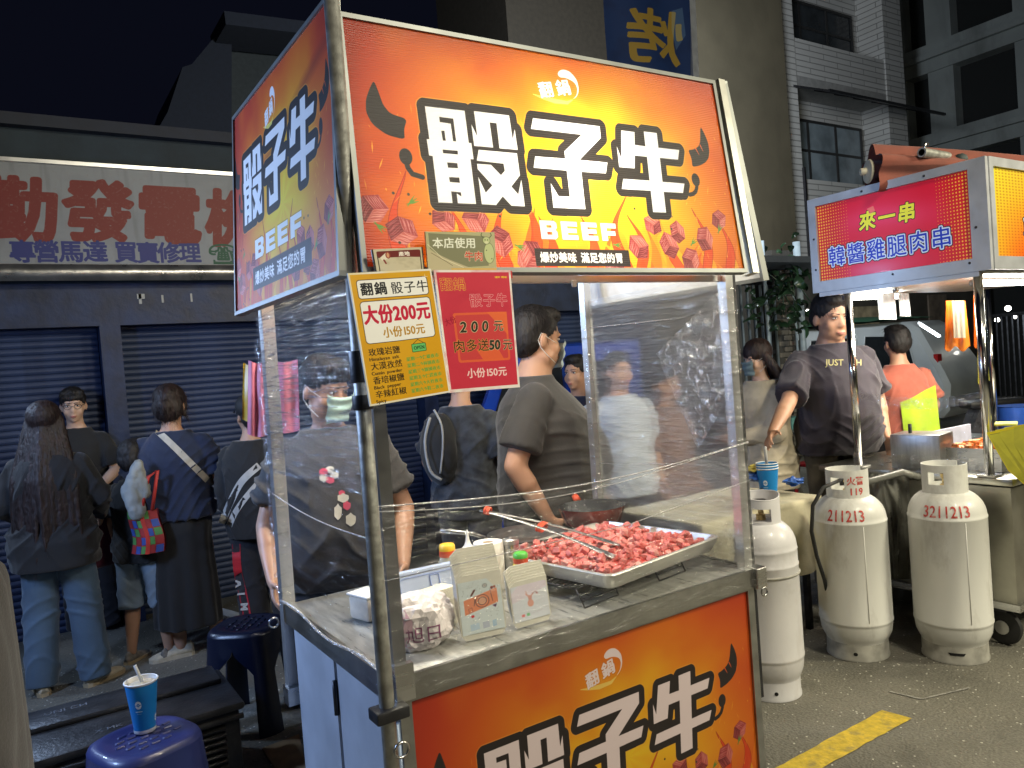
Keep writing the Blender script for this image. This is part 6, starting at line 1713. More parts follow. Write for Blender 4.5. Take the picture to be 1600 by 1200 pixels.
# hanging papers and orange bags under the roof
def hang(u0, v0, u1, v1, d, mat, name, label, cat, wav=.01):
    def fn(a, b):
        p = at(u0 + (u1 - u0) * (a + (a - .5) * .35 * b * (wav > .005)) + 3 * b, v0 + (v1 - v0) * b * (1 + .06 * math.sin(a * 11) * (wav > .005)), d=d + wav * math.sin(a * 14) + wav * .6 * math.sin(b * 9 + a * 5)); return p
    m = MB(); m.grid(fn, 14, 10); k0 = len(m.v)
    vs = list(m.v); m.v += [tuple(Vector(p) + Vector((.54, .84, 0)) * .006) for p in vs]; m.f += [tuple(reversed([i + k0 for i in f])) for f in m.f]
    return tag(m.build(name, mat, smooth=True), label, cat)
PW_ = M('white_paper', (.62, .68, .72), .7)
hang(1371, 458, 1398, 499, 4.75, PW_, 'hanging_paper', 'wider white paper notice hanging under the skewer cart roof', 'paper', .003)
hang(1404, 458, 1420, 494, 4.75, PW_, 'hanging_paper', 'narrow white paper notice hanging beside the wider one', 'paper', .003)
OB = M('orange_bag', (.80, .22, .02), .45)
hang(1479, 470, 1508, 545, 4.25, OB, 'orange_bag', 'bundle of orange plastic bags hanging left of the corner post', 'plastic bags'); hang(1522, 462, 1536, 540, 4.25, OB, 'orange_bag', 'orange plastic bag hanging right of the corner post', 'plastic bags')
hang(1488, 470, 1506, 528, 4.21, M('pale_bag', (.62, .52, .40), .6), 'pale_bag', 'pale paper bag hung in front of the orange bags', 'bag', .004)
hang(1528, 540, 1541, 598, 4.45, M('yellow_green_cloth', (.50, .50, .08), .7), 'hanging_cloth', 'yellow-green cloth hanging below the orange bag by the corner post', 'cloth')
# film round the skewer cart
f2 = thing('plastic_wrap', 'crumpled cling film band stretched between the skewer cart posts', 'plastic film', (4.06, 2.3, .9))
MB().grid(lambda a, b: (4.06 + .008 * mnoise.noise(Vector((a * 9, b * 5, 1))), 1.98 + .73 * a, 1.235 + .055 * b - .05 * math.sin(PI * a) + .03 * a), 50, 8).build('film_sheet', FC, f2, smooth=True)
MB().grid(lambda a, b: (4.05 + .012 * mnoise.noise(Vector((a * 9, b * 5, 4))), 1.98 + .73 * a, .86 + .09 * b), 50, 10).build('film_sheet', FC, f2, smooth=True)
MB().grid(lambda a, b: (4.062 + .005 * mnoise.noise(Vector((a * 3, b * 5, 9))), 1.98 + .73 * a, .86 + .40 * b), 20, 20).build('film_sheet', FL, f2, smooth=True)
# rolled parasol lying on top, and a steel pipe
um = thing('rolled_parasol', 'rolled rust-red parasol with cream hub lying on top of the skewer cart', 'parasol', (4.3, 2.4, 2.45))
UMB = cloth('rust_canvas', (.20, .055, .035), .4); UMD = cloth('dark_purple_canvas', (.05, .035, .08), .4)
e0 = at(1362, 268, d=4.28); e1 = at(1560, 262, d=4.25)
dr = (e1 - e0).normalized(); sd = dr.cross(Vector((0, 0, 1))).normalized(); up = sd.cross(dr)
def umf(a, b, sc=1.0, r0=.095, ph=0):
    r = (r0 * (1 - b) ** .8 + .028) * (1 + .22 * math.sin(a * 2 * PI * 5 + ph + b * 3) * (1 - b * .4)) * sc
    return e0 + dr * (b * 1.0) + (sd * math.cos(a * 2 * PI) + up * math.sin(a * 2 * PI)) * r
MB().grid(lambda a, b: umf(a, b), 50, 24).build('canopy', UMB, um, smooth=True)
MB().grid(lambda a, b: umf(.62 + a * .25, .12 + b * .86, 1.06), 16, 20).build('canopy_edge', UMD, um, smooth=True)
Rm = Matrix((sd, up, -dr)).transposed()
MB().lathe([(0, .0), (.060, -.002), (.066, .004), (.062, .012), (.03, .018), (.020, .020), (.020, .045), (.016, .05), (0, .051)], e0 - dr * .012, 28, Rm).build('hub', M('cream_hub', (.55, .50, .36), .5), um, smooth=True, sm_angle=40)
p0 = at(1440, 238, d=4.12); p1 = at(1520, 252, d=4.35)
pp = thing('steel_pipe', 'short steel pipe end jutting over the skewer cart roof', 'pipe', p0)
dd = (p1 - p0).normalized(); MB().lathe([(.018, 0), (.026, 0), (.026, .5), (.018, .5)], p0, 20, Matrix((dd.cross(Vector((0, 0, 1))).normalized(), dd.cross(dd.cross(Vector((0, 0, 1)))).normalized() * -1, dd)).transposed(), cap=False).build('pipe', GALV, pp, smooth=True, sm_angle=40)
MB().tube([p0 + dd * .03 + Vector((0, 0, .02)), p0 + dd * .035 + Vector((0, 0, .05)), p0 + dd * .06 + Vector((0, 0, .05))], .008, 6).build('clamp', STEEL, pp, smooth=True)
p2 = at(1500, 250, d=4.2); MB().tube([p2, p2 + Vector((.15, .05, .03)), p2 + Vector((.6, .1, .04))], .035, 10).build('rolled_awning', M('dark_tarp', (.03, .045, .045), .6), None, smooth=True, label='dark green rolled tarpaulin on the roof of the skewer cart', cat='tarpaulin')

# ---------------------------------------------------------------- cloth covered table between the carts, cups, bin bag
CRC = cloth('cream_cloth', (.46, .42, .28), .3)
tbl = thing('covered_table', 'low table under a cream cloth between the two carts', 'table', (3.3, 3.0, 0))
def tc(a, b):
    # a across, b: 0 front bottom hem .. .45 front edge .. 1 back edge
    x0, x1 = 2.75, 3.72
    x = x0 + (x1 - x0) * a; n = mnoise.noise(Vector((a * 7, b * 5, 0)))
    if b < .45: return (x, 2.70 - .035 * (1 - b / .45) + .02 * n + .012 * math.sin(a * 30) * (1 - b / .45), .36 + (.745 - .36) * (b / .45))
    return (x, 2.70 + .62 * (b - .45) / .55, .748 + .006 * n)
MB().grid(tc, 60, 40).build('table_cloth', CRC, tbl, smooth=True)
for x in (2.8, 3.65):
    for y in (2.78, 3.25): MB().beam((x, y, 0), (x, y, .74), .03, .03).build('leg', DARKM, tbl)
q = at(1208, 800, y=2.76); 
MB_h = .12
cup(q.x + .0, 2.78, .755, 'stack of tall blue paper cups on the cream cloth table', facing(3.3, 2.7) + .05, r0=.040, r1=.056, h=.185, n_rims=3)
MB().tube([(q.x, 2.78, .93), (q.x - .03, 2.76, 1.06)], .008, 8).build('spoon', M('grey_spoon', (.4, .4, .4), .4), None, smooth=True, label='grey spoon handle sticking out of the blue cup stack', cat='spoon')
bl_ = M('blue_film', (.04, .12, .42), .35); ym = M('yellow_scrap', (.6, .5, .1), .6)
for k, (u, v, s_, mt, lb) in enumerate(((1186, 742, .07, bl_, 'crumpled blue plastic wrapper left of the cup stack'), (1240, 752, .05, bl_, 'small blue wrapper just right of the cup stack'), (1180, 732, .04, ym, 'small yellow wrapper beside the blue wrapper'), (1186, 775, .07, BLACKP, 'black folded plastic lump below the blue wrappers'))):
    p = at(u, v, y=2.85 if k != 3 else 2.74); bm = bmesh.new(); bmesh.ops.create_icosphere(bm, subdivisions=3, radius=1)
    for v_ in bm.verts:
        n = mnoise.noise(v_.co * 2.2 + Vector((k, 0, 0))); v_.co *= (1 + .7 * n); v_.co.z *= .45
    me = bpy.data.meshes.new('wrapper'); bm.to_mesh(me); bm.free(); me.materials.append(mt); o = bpy.data.objects.new('wrapper', me); COL.objects.link(o); o.scale = (s_, s_, s_); o.location = (p.x, p.y, max(p.z, .77)); tag(o, lb, 'wrapper')
# grey bin bag with glossy folds between the middle and right cylinders
BB = M('grey_bin_bag', (.16, .16, .14), .25, 0, .2, 10, .3, 30, coat=.4)
def bbf(a, b):
    u = 1335 + 110 * a - 18 * (1 - b) * (a - .1); v = 905 - 165 * b
    f = abs(mnoise.noise(Vector((a * 9 + b * 2, b * 2, 3)))) * .10
    return at(u, v, d=4.28 + .12 * math.cos(PI * (a - .5) * 1.2) * -1 + f)
MB().grid(bbf, 60, 40).build('bin_bag', BB, None, smooth=True, label='translucent grey bin bag hanging between the middle and right gas cylinders', cat='bin bag')
m = MB(); m.tube([at(u, v, d=4.12) for u, v in spline2([(1300, 742), (1360, 752), (1405, 740), (1440, 748)])] if False else [at(1300, 745, d=4.15), at(1360, 752, d=4.15), at(1410, 738, d=4.15), at(1436, 746, d=4.15)], .02, 8); m.build('bag_rim', BB, None, smooth=True, label='rolled rim of grey plastic sheet behind the middle gas cylinder', cat='plastic sheet')
MB().bevbox(at(1296, 862, d=4.5), (.14, .12, .16), .02, Matrix.Rotation(.3, 3, 'Z')).build('red_bag', M('dark_red_bag', (.20, .015, .02), .6, 0, .3, 20, .4, 30), None, smooth=True, label='dark red bag on the ground behind the slim white cylinder', cat='bag')

# ---------------------------------------------------------------- street behind
# folding table, red stool, tissue box
ft = thing('folding_table', 'folding table with chrome legs in the street behind the large man', 'table', (5.6, 5.0, 0))
tc_ = at(1240, 672, d=7.4)
MB().bevbox((tc_.x + .35, tc_.y, tc_.z), (1.2, .6, .03), .006).build('table_top', M('grey_laminate', (.15, .16, .16), .5), ft)
for s_ in (-.1, .8):
    MB().tube([(tc_.x + s_, tc_.y - .25, 0), (tc_.x + s_ - .25, tc_.y, tc_.z - .02)], .014, 8).build('leg', CHROME, ft, smooth=True); MB().tube([(tc_.x + s_ - .3, tc_.y - .25, 0), (tc_.x + s_ + .05, tc_.y, tc_.z - .02)], .014, 8).build('leg', CHROME, ft, smooth=True)
MB().bevbox((tc_.x - .0, tc_.y, tc_.z + .07), (.20, .12, .11), .01).build('tissue_box', M('teal_box', (.16, .42, .42), .5), None, smooth=True, sm_angle=40, label='teal tissue box on the folding table', cat='tissue box')
rs = thing('plastic_stool', 'red plastic stool under the folding table', 'stool', (tc_.x + .15, tc_.y - .1, 0)); RDP = M('red_plastic', (.45, .02, .03), .4)
MB().bevbox((tc_.x + .15, tc_.y - .1, .44), (.30, .30, .03), .01).build('seat', RDP, rs, smooth=True, sm_angle=40)
for sx in (-1, 1):
    for sy in (-1, 1): MB().beam((tc_.x + .15 + sx * .15, tc_.y - .1 + sy * .15, 0), (tc_.x + .15 + sx * .11, tc_.y - .1 + sy * .11, .43), .05, .02).build('leg', RDP, rs)
# pale bars of a gate, pillar, pipes, awning
gt = thing('iron_gate', 'gate of pale vertical metal bars under a dark awning beyond the cart', 'gate', (8.2, 7, 0))
BAR = M('pale_bar', (.34, .40, .44), .4, .6)
for k in range(9):
    x = at(1128 + k * 10.5, 500, y=7.0).x
    MB().beam((x, 7.0, .1), (x, 7.0, 2.42), .035, .02).build('bar', BAR, gt)
for z in (.12, 1.5, 2.44): MB().beam((7.6, 7.02, z), (8.9, 7.02, z), .03, .05).build('rail', DARKM, gt)
MB().bb((7.7, 6.3, 2.62), (9.6, 7.6, 2.70)).build('awning', M('awning_dark', (.05, .055, .06), .7), None, label='dark flat awning above the pale barred gate', cat='awning')
pl_ = thing('brick_pillar', 'grey brick gate pillar with white drainpipes', 'pillar', (9.2, 7, 0))
xa_, xb_ = at(1213, 500, y=7).x, at(1246, 500, y=7).x
MB().bb((xa_ + .01, 7.01, 0), (xb_ - .01, 7.4, 2.9)).build('pillar_core', M('mortar', (.08, .075, .065), .9), pl_)
BK = M('grey_brick', (.17, .15, .12), .85, 0, .25, 10); bw = (xb_ - xa_) / 2
first = None
for r in range(36):
    for k in range(2 if r % 2 == 0 else 1):
        if first is None:
            first = MB().bevbox((xa_ + bw / 2, 6.995, .04), (bw - .012, .03, .064), .004, None, 1).build('brick', BK, pl_); continue
        cpy = first.copy(); COL.objects.link(cpy); cpy.location = first.location + Vector((bw * (k if r % 2 == 0 else .5), 0, r * .078))
for u, w_ in ((1252, .10), (1243, .035), (1199, .05)):
    x = at(u, 500, y=6.9).x; MB().tube([(x, 6.9, 0), (x, 6.9, 3.0 if w_ > .04 else 2.2)], w_ / 2, 12).build('drainpipe', M('white_pipe', (.38, .46, .50), .4), pl_, smooth=True)
# plant with broad glossy leaves growing over the awning
plm = thing('climbing_plant', 'dark leafy plant with glossy leaves hanging over the awning', 'plant', at(1225, 460, y=6.7))
LF = M('leaf_dark', (.022, .055, .025), .3, 0, .4, 8, coat=.3)
r_ = random.Random(21)
for st in range(5):
    a = at(1205 + st * 12, 440, y=6.7); pts_ = [a, a + Vector((r_.uniform(-.1, .1), 0, .12)), a + Vector((r_.uniform(-.25, .25), -.1, -.05)), a + Vector((r_.uniform(-.3, .3), -.1, -.45))]
    MB().tube(pts_, .008, 5).build('stem', LF, plm, smooth=True)
leafm = []
for k in range(4):
    m = MB(); Lf = r_.uniform(.12, .2); W_ = Lf * .32
    m.grid(lambda a, b: (W_ * (a - .5) * 2 * math.sin(PI * min(1, b * .96 + .03)) ** .7, Lf * b, .04 * math.sin(PI * b) - .03 * abs(a - .5)), 4, 7)
    me_o = m.build('leaf', LF, plm, smooth=True, origin=(0, 0, 0)); leafm.append(me_o)
for k in range(110):
    base = leafm[k % 4]; c_ = base if k < 4 else base.copy()
    if k >= 4: COL.objects.link(c_)
    p = at(r_.gauss(1222, 24), r_.gauss(450, 34) if k % 3 else r_.uniform(440, 520), y=6.7 + r_.uniform(-.25, .2))
    c_.parent = plm; c_.location = p - plm.location; c_.rotation_euler = (r_.uniform(-1.4, .6), r_.uniform(-.8, .8), r_.uniform(0, 6.3))
# ground-floor frontage far behind
fr_ = thing('street_frontage', 'dim ground-floor frontage with pale posters beyond the parked van', 'building', (14, 9, 0))
MB().bb((9.6, 9.0, 0), (19, 9.15, 3.0)).build('wall', M('frontage_wall', (.06, .055, .045), .8, 0, .3, 1.5), fr_)
for u0, u1, v0, v1, col in ((1330, 1372, 478, 512, (.40, .34, .22)), (1455, 1478, 460, 540, (.16, .13, .10)), (1278, 1296, 470, 500, (.2, .18, .14))):
    a = at(u0, v1, y=8.97); b_ = at(u1, v0, y=8.97); MB().bb((a.x, 8.96, a.z), (b_.x, 8.995, b_.z)).build('poster', M('frontage_poster_%d' % u0, col, .7, 0, .3, 6), fr_)
for k in range(14):
    x = at(1546 + k * 9, 545, y=8.0).x; 
lampm = Memit('street_bulb', (1, .95, .85), 14)
for k, (u, v, r) in enumerate(((1575, 482, .05), (1586, 493, .05), (1558, 500, .04), (1262, 486, .03), (1143, 516, .03))):
    q = at(u, v, d=13); MB().lathe([(0, -r), (r * .9, -r * .4), (r, 0), (r * .7, r * .7), (0, r)], q, 12).build('street_bulb', lampm, None, smooth=True, label=['small lit bulb high at the right edge, above another', 'second lit bulb just below the highest one at the right edge', 'faint lit bulb left of the other two at the right edge', 'tiny lit bulb beside the large man\'s ear', 'tiny lit bulb beside the pale gate bars'][k], cat='bulb')
# railing far right
rl = thing('railing', 'dark street railing beyond the right edge of the skewer cart', 'railing', (10, 5, 0))
ra = at(1545, 560, d=10); rb_ = at(1640, 560, d=9)
for k in range(12):
    p = lerp(ra, rb_, k / 11); MB().beam((p.x, p.y, 0), (p.x, p.y, 1.75), .018, .018).build('bar', DARKM, rl)
MB().beam((ra.x, ra.y, 1.75), (rb_.x, rb_.y, 1.75), .04, .04).build('rail', DARKM, rl)
# parked van
vn = thing('parked_van', 'silver van with dark windows and a green tarpaulin on its roof', 'van', at(1400, 640, d=12.5))
VS = M('silver_paint', (.55, .60, .61), .35, .15, .06, 3, coat=.4); VG = M('van_glass', (.015, .018, .02), .08, 0)
vc = at(1478, 600, d=11.6); vc.z = 0
hx = (Vector((-.84, .54, 0)) * .62 + Vector((.54, .84, 0)) * .78).normalized(); hy = Vector((-hx.y, hx.x, 0))
if hy.dot(Vector((.54, .84, 0))) < 0: hy = -hy
def V_(a, b, z): return vc + hx * a + hy * b + Vector((0, 0, z))
prof = [(0, .42), (-.04, .80), (.04, 1.0), (.42, 1.68), (.60, 1.80), (2.7, 1.84), (3.1, 1.74), (3.75, 1.12), (4.25, .95), (4.35, .5), (4.3, .30), (.1, .30)]
n = len(prof); m = MB(); rings = []
for b_, ins in ((0, .10), (.08, 0), (1.52, 0), (1.6, .10)):
    rings.append([V_(2.1 + (a - 2.1) * (1 - ins * .35), b_ + (0.16 * max(0, (z - 1.0)) / .8 * (1 if b_ < .8 else -1)), .9 + (z - .9) * (1 - ins * .5)) for a, z in prof])
m.loft(rings); m.build('body', VS, vn, smooth=True, sm_angle=35)
def win(poly, nm='window'):
    off = lambda a, z: V_(a, -.012 + .16 * max(0, (z - 1.0)) / .8 + (.03 if z > 1.5 else 0), z)
    MB().prism([(a, z) for a, z in poly], lambda x, y, h: off(x, y) - hy * h, .01).build(nm, VG, vn)
    MB().tube([off(a, z) - hy * .012 for a, z in poly], .018, 5, closed=True).build('window_trim', VS, vn)
win([(.42, 1.05), (.58, 1.58), (1.25, 1.62), (1.25, 1.05)]); win([(1.38, 1.05), (1.38, 1.62), (2.2, 1.62), (2.2, 1.05)]); win([(2.34, 1.05), (2.34, 1.62), (2.75, 1.62), (3.35, 1.10)])
for a in (.75, 3.55):
    w = MB().lathe([(0, -.09), (.20, -.09), (.29, -.07), (.31, -.02), (.31, .05), (0, .06)], V_(a, .03, .31), 28, Matrix((hx, Vector((0, 0, 1)), hy)).transposed()).build('wheel', RUBBER, vn, smooth=True, sm_angle=40)
    MB().lathe([(0, -.10), (.17, -.095), (.18, -.085)], V_(a, .03, .31), 20, Matrix((hx, Vector((0, 0, 1)), hy)).transposed(), cap=False).build('hubcap', ALU, w, smooth=True)
MB().box(V_(-.05, .8, .55), (.08, 1.5, .14), Matrix((hx, hy, Vector((0, 0, 1)))).transposed()).build('bumper', M('bumper_grey', (.2, .21, .21), .5), vn)
MB().box(V_(.16, .16, 1.12), (.06, .14, .3), Matrix((hx, hy, Vector((0, 0, 1)))).transposed()).build('tail_light', M('tail_red', (.4, .02, .02), .3), vn)
m = MB(); m.grid(lambda a, b: tuple(V_(.7 + 2.6 * a, .05 + 1.5 * b, 1.86 + .10 * math.sin(PI * a) * math.sin(PI * b) ** .5 + .02 * mnoise.noise(Vector((a * 9, b * 9, 0))))), 24, 12)
m.build('tarpaulin', M('green_tarp', (.035, .12, .065), .6, 0, .2, 6, .4, 12), None, smooth=True, label='green tarpaulin spread over the roof of the silver van', cat='tarpaulin')
tube_light(at(1437, 506, d=9.0), at(1467, 525, d=9.0), 'slanting bright tube light in front of the silver van', .018, Memit('cool_tube', (.85, .95, 1.0), 12))
point('van_tube_glow', tuple(at(1452, 500, d=8.8)), 38, .1, (.85, .95, 1.0))
# small blue lorry behind the counter
lr = thing('blue_lorry', 'bright blue small lorry cab seen between the large man and the rear post', 'lorry', (3.6, 4.6, 0))
BLV = M('blue_paint', (.010, .06, .42), .25, .1, .06, 3, coat=.6)
lc = at(868, 600, d=5.35); lc.z = 0
hx2 = Vector((.84, -.54, 0)); hy2 = Vector((.54, .84, 0))
def L2(a, b, z): return lc + hx2 * a + hy2 * b + Vector((0, 0, z))
prof = [(-.65, .35), (-.68, .9), (-.62, 1.1), (-.40, 1.62), (-.25, 1.72), (.55, 1.72), (.55, .35)]
m = MB(); m.loft([[L2(a * .97, 0, .9 + (z - .9) * .97) for a, z in prof], [L2(a, .05, z) for a, z in prof], [L2(a, 1.3, z) for a, z in prof]]); m.build('cab', BLV, lr, smooth=True, sm_angle=30)
MB().prism([(-.50, 1.08), (-.33, 1.55), (.05, 1.58), (.05, 1.08)], lambda x, y, h: L2(x, -.012 - h, y), .008).build('window', VG, lr)
MB().prism([(.10, 1.08), (.10, 1.58), (.42, 1.58), (.42, 1.08)], lambda x, y, h: L2(x, -.012 - h, y), .008).build('window', VG, lr)
MB().tube([L2(-.6, -.01, .95), L2(.5, -.01, .95)], .012, 6).build('trim', ALU, lr, smooth=True)
w = MB().lathe([(0, -.06), (.2, -.06), (.28, -.04), (.28, .05), (0, .06)], L2(-.2, .05, .28), 24, Matrix((hx2, Vector((0, 0, 1)), hy2)).transposed()).build('wheel', RUBBER, lr, smooth=True, sm_angle=40)
# scooter at the far right edge
sc_ = thing('scooter', 'parked dark motor scooter at the right edge behind the skewer cart', 'scooter', (6.5, 3.5, 0))
s0 = at(1590, 640, d=8.0); s0.z = 0
def S2(a, b, z): return s0 + hx2 * a + hy2 * b + Vector((0, 0, z))
for a in (-.55, .65):
    w = MB().lathe([(.14, -.04), (.21, -.05), (.25, 0), (.21, .05), (.14, .04)], S2(a, 0, .25), 24, Matrix((hx2, Vector((0, 0, 1)), hy2)).transposed()).build('wheel', RUBBER, sc_, smooth=True)
    MB().lathe([(0, -.02), (.15, -.02), (.15, .02), (0, .02)], S2(a, 0, .25), 16, Matrix((hx2, Vector((0, 0, 1)), hy2)).transposed()).build('rim', ALU, w, smooth=True, sm_angle=40)
m = MB(); cap_b = [(-.60, .45), (-.45, .78), (.0, .80), (.12, .42), (.42, .40), (.50, .95), (.60, 1.0), (.62, .50), (.2, .28), (-.3, .30)]
m.loft([[S2(a, -.10, z) for a, z in cap_b], [S2(a, .10, z) for a, z in cap_b]]); m.build('body', M('scooter_paint', (.10, .10, .12), .3, .2, coat=.5), sc_, smooth=True, sm_angle=30)
MB().bevbox(S2(-.25, 0, .83), (.6, .24, .08), .03, Matrix((hx2, hy2, Vector((0, 0, 1)))).transposed()).build('saddle', BLACKP, sc_, smooth=True, sm_angle=40)
MB().tube([S2(.52, -.30, 1.08), S2(.54, 0, 1.05), S2(.52, .30, 1.08)], .014, 8).build('handlebar', BLACKP, sc_, smooth=True)
MB().tube([S2(.52, -.25, 1.08), S2(.50, -.28, 1.28)], .008, 6).build('mirror_arm', CHROME, sc_, smooth=True)
bk_ = MB().lathe([(.0, 0), (.11, 0), (.14, .22), (.145, .22)], at(1590, 655, d=5.6) - Vector((0, 0, .12)), 24).build('blue_bucket', M('bucket_blue', (.02, .08, .40), .4), None, smooth=True, sm_angle=40, label='blue plastic bucket at the right edge behind the skewer cart', cat='bucket')
q = at(1590, 655, d=5.6) - Vector((0, 0, .12)); MB().box((q.x, q.y, q.z / 2 - .005), (.5, .4, q.z - .01)).build('crate_stand', M('stand_dark', (.04, .04, .04), .7), None, label='dark stand carrying the blue bucket', cat='stand')
# pink and yellow plastic bags hung by the rear left post
def bagsheet(u0, u1, v0, v1, dep, mat, label, seed, fr=9):
    def fn(a, b):
        u = u0 + (u1 - u0) * a + 5 * b * (a - .3); v = v0 + (v1 - v0) * b + 5 * math.sin(a * 3)
        return at(u, v, d=dep + .004 * math.sin(a * fr + seed) + .003 * math.sin(b * 7 + a * 4))
    m = MB(); m.grid(fn, 28, 14); k0 = len(m.v); vs = list(m.v)
    m.v += [tuple(Vector(p) + Vector((.54, .84, 0)) * .010) for p in vs]; m.f += [tuple(reversed([i + k0 for i in f])) for f in m.f]
    return tag(m.build('plastic_bag_bundle', mat, smooth=True), label, 'plastic bags')
bagsheet(380, 402, 567, 655, 2.84, M('yellow_bag', (.70, .45, .03), .4), 'yellow plastic bags hanging behind the pink ones by the rear post', 1)
bagsheet(388, 417, 563, 678, 2.80, M('pink_bag', (.84, .26, .36), .6, 0, .05, 6, .2, 30), 'folded pink plastic bags hanging left of the rear post', 2, 14)
bagsheet(414, 464, 561, 672, 2.76, _M['pink_bag'], 'wider sheet of pink plastic bags hanging right of the rear post', 4, 12)
# ---------------------------------------------------------------- people
def remesh(mb, name, mat, parent, voxel, smooth_it=6, disp=None, origin=None, label=None, body=None, style='top', fold=.013):
    me = bpy.data.meshes.new(name)
    me.from_pydata([tuple(v) for v in mb.v], [], mb.f); me.update()
    bm = bmesh.new(); bm.from_mesh(me); bmesh.ops.recalc_face_normals(bm, faces=bm.faces[:]); bm.to_mesh(me); bm.free()
    o = bpy.data.objects.new(name, me); COL.objects.link(o)
    md = o.modifiers.new('r', 'REMESH'); md.mode = 'VOXEL'; md.voxel_size = voxel; md.use_smooth_shade = True
    if smooth_it:
        s = o.modifiers.new('s', 'SMOOTH'); s.factor = .5; s.iterations = smooth_it
    dg = bpy.context.evaluated_depsgraph_get()
    m2 = bpy.data.meshes.new_from_object(o.evaluated_get(dg))
    bpy.data.objects.remove(o); bpy.data.meshes.remove(me)
    n = len(m2.vertices)
    co = np.empty(n * 3, np.float32); m2.vertices.foreach_get('co', co); co = co.reshape(-1, 3)
    if disp:
        nr = np.empty(n * 3, np.float32); m2.vertices.foreach_get('normal', nr); nr = nr.reshape(-1, 3)
        amp, fr, st = disp
        if body is not None:
            Mi = np.array(body.M.inverted()); lc = (co @ Mi[:3, :3].T + Mi[:3, 3]) / body.k
            wn1 = nfield(co * 3.1 + 3); wn2 = nfield(co * 5.3 + 11)
            sx_ = np.sign(lc[:, 0]) * np.minimum(1, np.abs(lc[:, 0]) / .05)
            ph = lc[:, 2] * 34 - np.abs(lc[:, 0]) * 30 + wn1 * 5.0
            ph2 = lc[:, 2] * 21 + lc[:, 0] * 16 * sx_ + lc[:, 1] * 18 + wn2 * 3.0
            r1 = (1 - np.abs(np.sin(ph))) ** 2.2; r2 = (1 - np.abs(np.sin(ph2))) ** 2.2
            z_ = lc[:, 2]
            if style == 'top': mk = .25 + .9 * np.exp(-((z_ - .95) / .13) ** 2) + .9 * np.exp(-((z_ - 1.22) / .07) ** 2) * (np.abs(lc[:, 0]) > .09) + .5 * (np.abs(lc[:, 0]) > .20)
            else: mk = .35 + .9 * np.exp(-((z_ - .48) / .09) ** 2) + 1.0 * np.exp(-((z_ - .14) / .10) ** 2) + .5 * np.exp(-((z_ - .80) / .06) ** 2)
            pat = np.clip(.5 + 1.6 * nfield(co * 4.0 + 31), 0, 1)
            co = co + nr * ((r1 * pat + r2 * (1 - pat)) * mk * fold + nfield(co * 5 + 2) * .004)[:, None]
            disp = None
    if disp:
        wv = np.stack([nfield(co * fr * .5 + 5), nfield(co * fr * .5 + 9), nfield(co * fr * .5 + 13)], 1) * 1.6
        d = (1 - 2 * np.abs(nfield(co * np.array(st) * fr + wv))) * .55 + nfield(co * np.array(st)[[1, 0, 2]] * fr * 2.3 + 17) * .45
        co = co + nr * (d * amp)[:, None]
    off = wloc(parent)
    co = co - np.array(off)
    m2.vertices.foreach_set('co', co.astype(np.float32).ravel())
    m2.materials.clear(); m2.materials.append(mat); m2.update()
    m2.name = name
    r = bpy.data.objects.new(name, m2); COL.objects.link(r); r.parent = parent
    return tag(r, label)
_NT = np.random.default_rng(5).random((32, 32, 32)).astype(np.float32) * 2 - 1
def nfield(p):
    i = np.floor(p).astype(int); f = p - i; f = f * f * (3 - 2 * f); i &= 31
    j = (i + 1) & 31
    def g(a, b, c): return _NT[a, b, c]
    x0, y0, z0 = i.T; x1, y1, z1 = j.T; fx, fy, fz = f.T
    return (((g(x0, y0, z0) * (1 - fx) + g(x1, y0, z0) * fx) * (1 - fy) + (g(x0, y1, z0) * (1 - fx) + g(x1, y1, z0) * fx) * fy) * (1 - fz)
            + ((g(x0, y0, z1) * (1 - fx) + g(x1, y0, z1) * fx) * (1 - fy) + (g(x0, y1, z1) * (1 - fx) + g(x1, y1, z1) * fx) * fy) * fz)
def cap_(m, p0, p1, r0, r1, n=14, flat=(False, False), sd=None, q=1.0):
    """tapered limb segment with round or flat ends; q flattens the section along sd x axis"""
    p0 = Vector(p0); p1 = Vector(p1); d = (p1 - p0); L = max(d.length, 1e-4); d.normalize()
    s = Vector(sd) if sd is not None else (Vector((1, 0, 0)) if abs(d.x) < .8 else Vector((0, 1, 0)))
    s = (s - d * s.dot(d)).normalized(); u = d.cross(s)
    rings = []
    def rg(c, r): return [c + s * r * math.cos(2 * PI * k / n) + u * r * q * math.sin(2 * PI * k / n) for k in range(n)]
    if flat[0]: rings.append(rg(p0, r0))
    else:
        for a in (-80, -50, -22): rings.append(rg(p0 + d * r0 * math.sin(math.radians(a)), r0 * math.cos(math.radians(a))))
    if not flat[0]: rings.append(rg(p0, r0))
    rings.append(rg(p1, r1))
    if not flat[1]:
        for a in (22, 50, 80): rings.append(rg(p1 + d * r1 * math.sin(math.radians(a)), r1 * math.cos(math.radians(a))))
    return m.loft(rings)
def ell_(m, c, r, R=None, n=20, k=12):
    rings = []
    for i in range(1, k):
        a = -PI / 2 + PI * i / k
        ring = []
        for j in range(n):
            v = Vector((r[0] * math.cos(a) * math.cos(2 * PI * j / n), r[1] * math.cos(a) * math.sin(2 * PI * j / n), r[2] * math.sin(a)))
            ring.append((R @ v if R is not None else v) + Vector(c))
        rings.append(ring)
    return m.loft(rings)
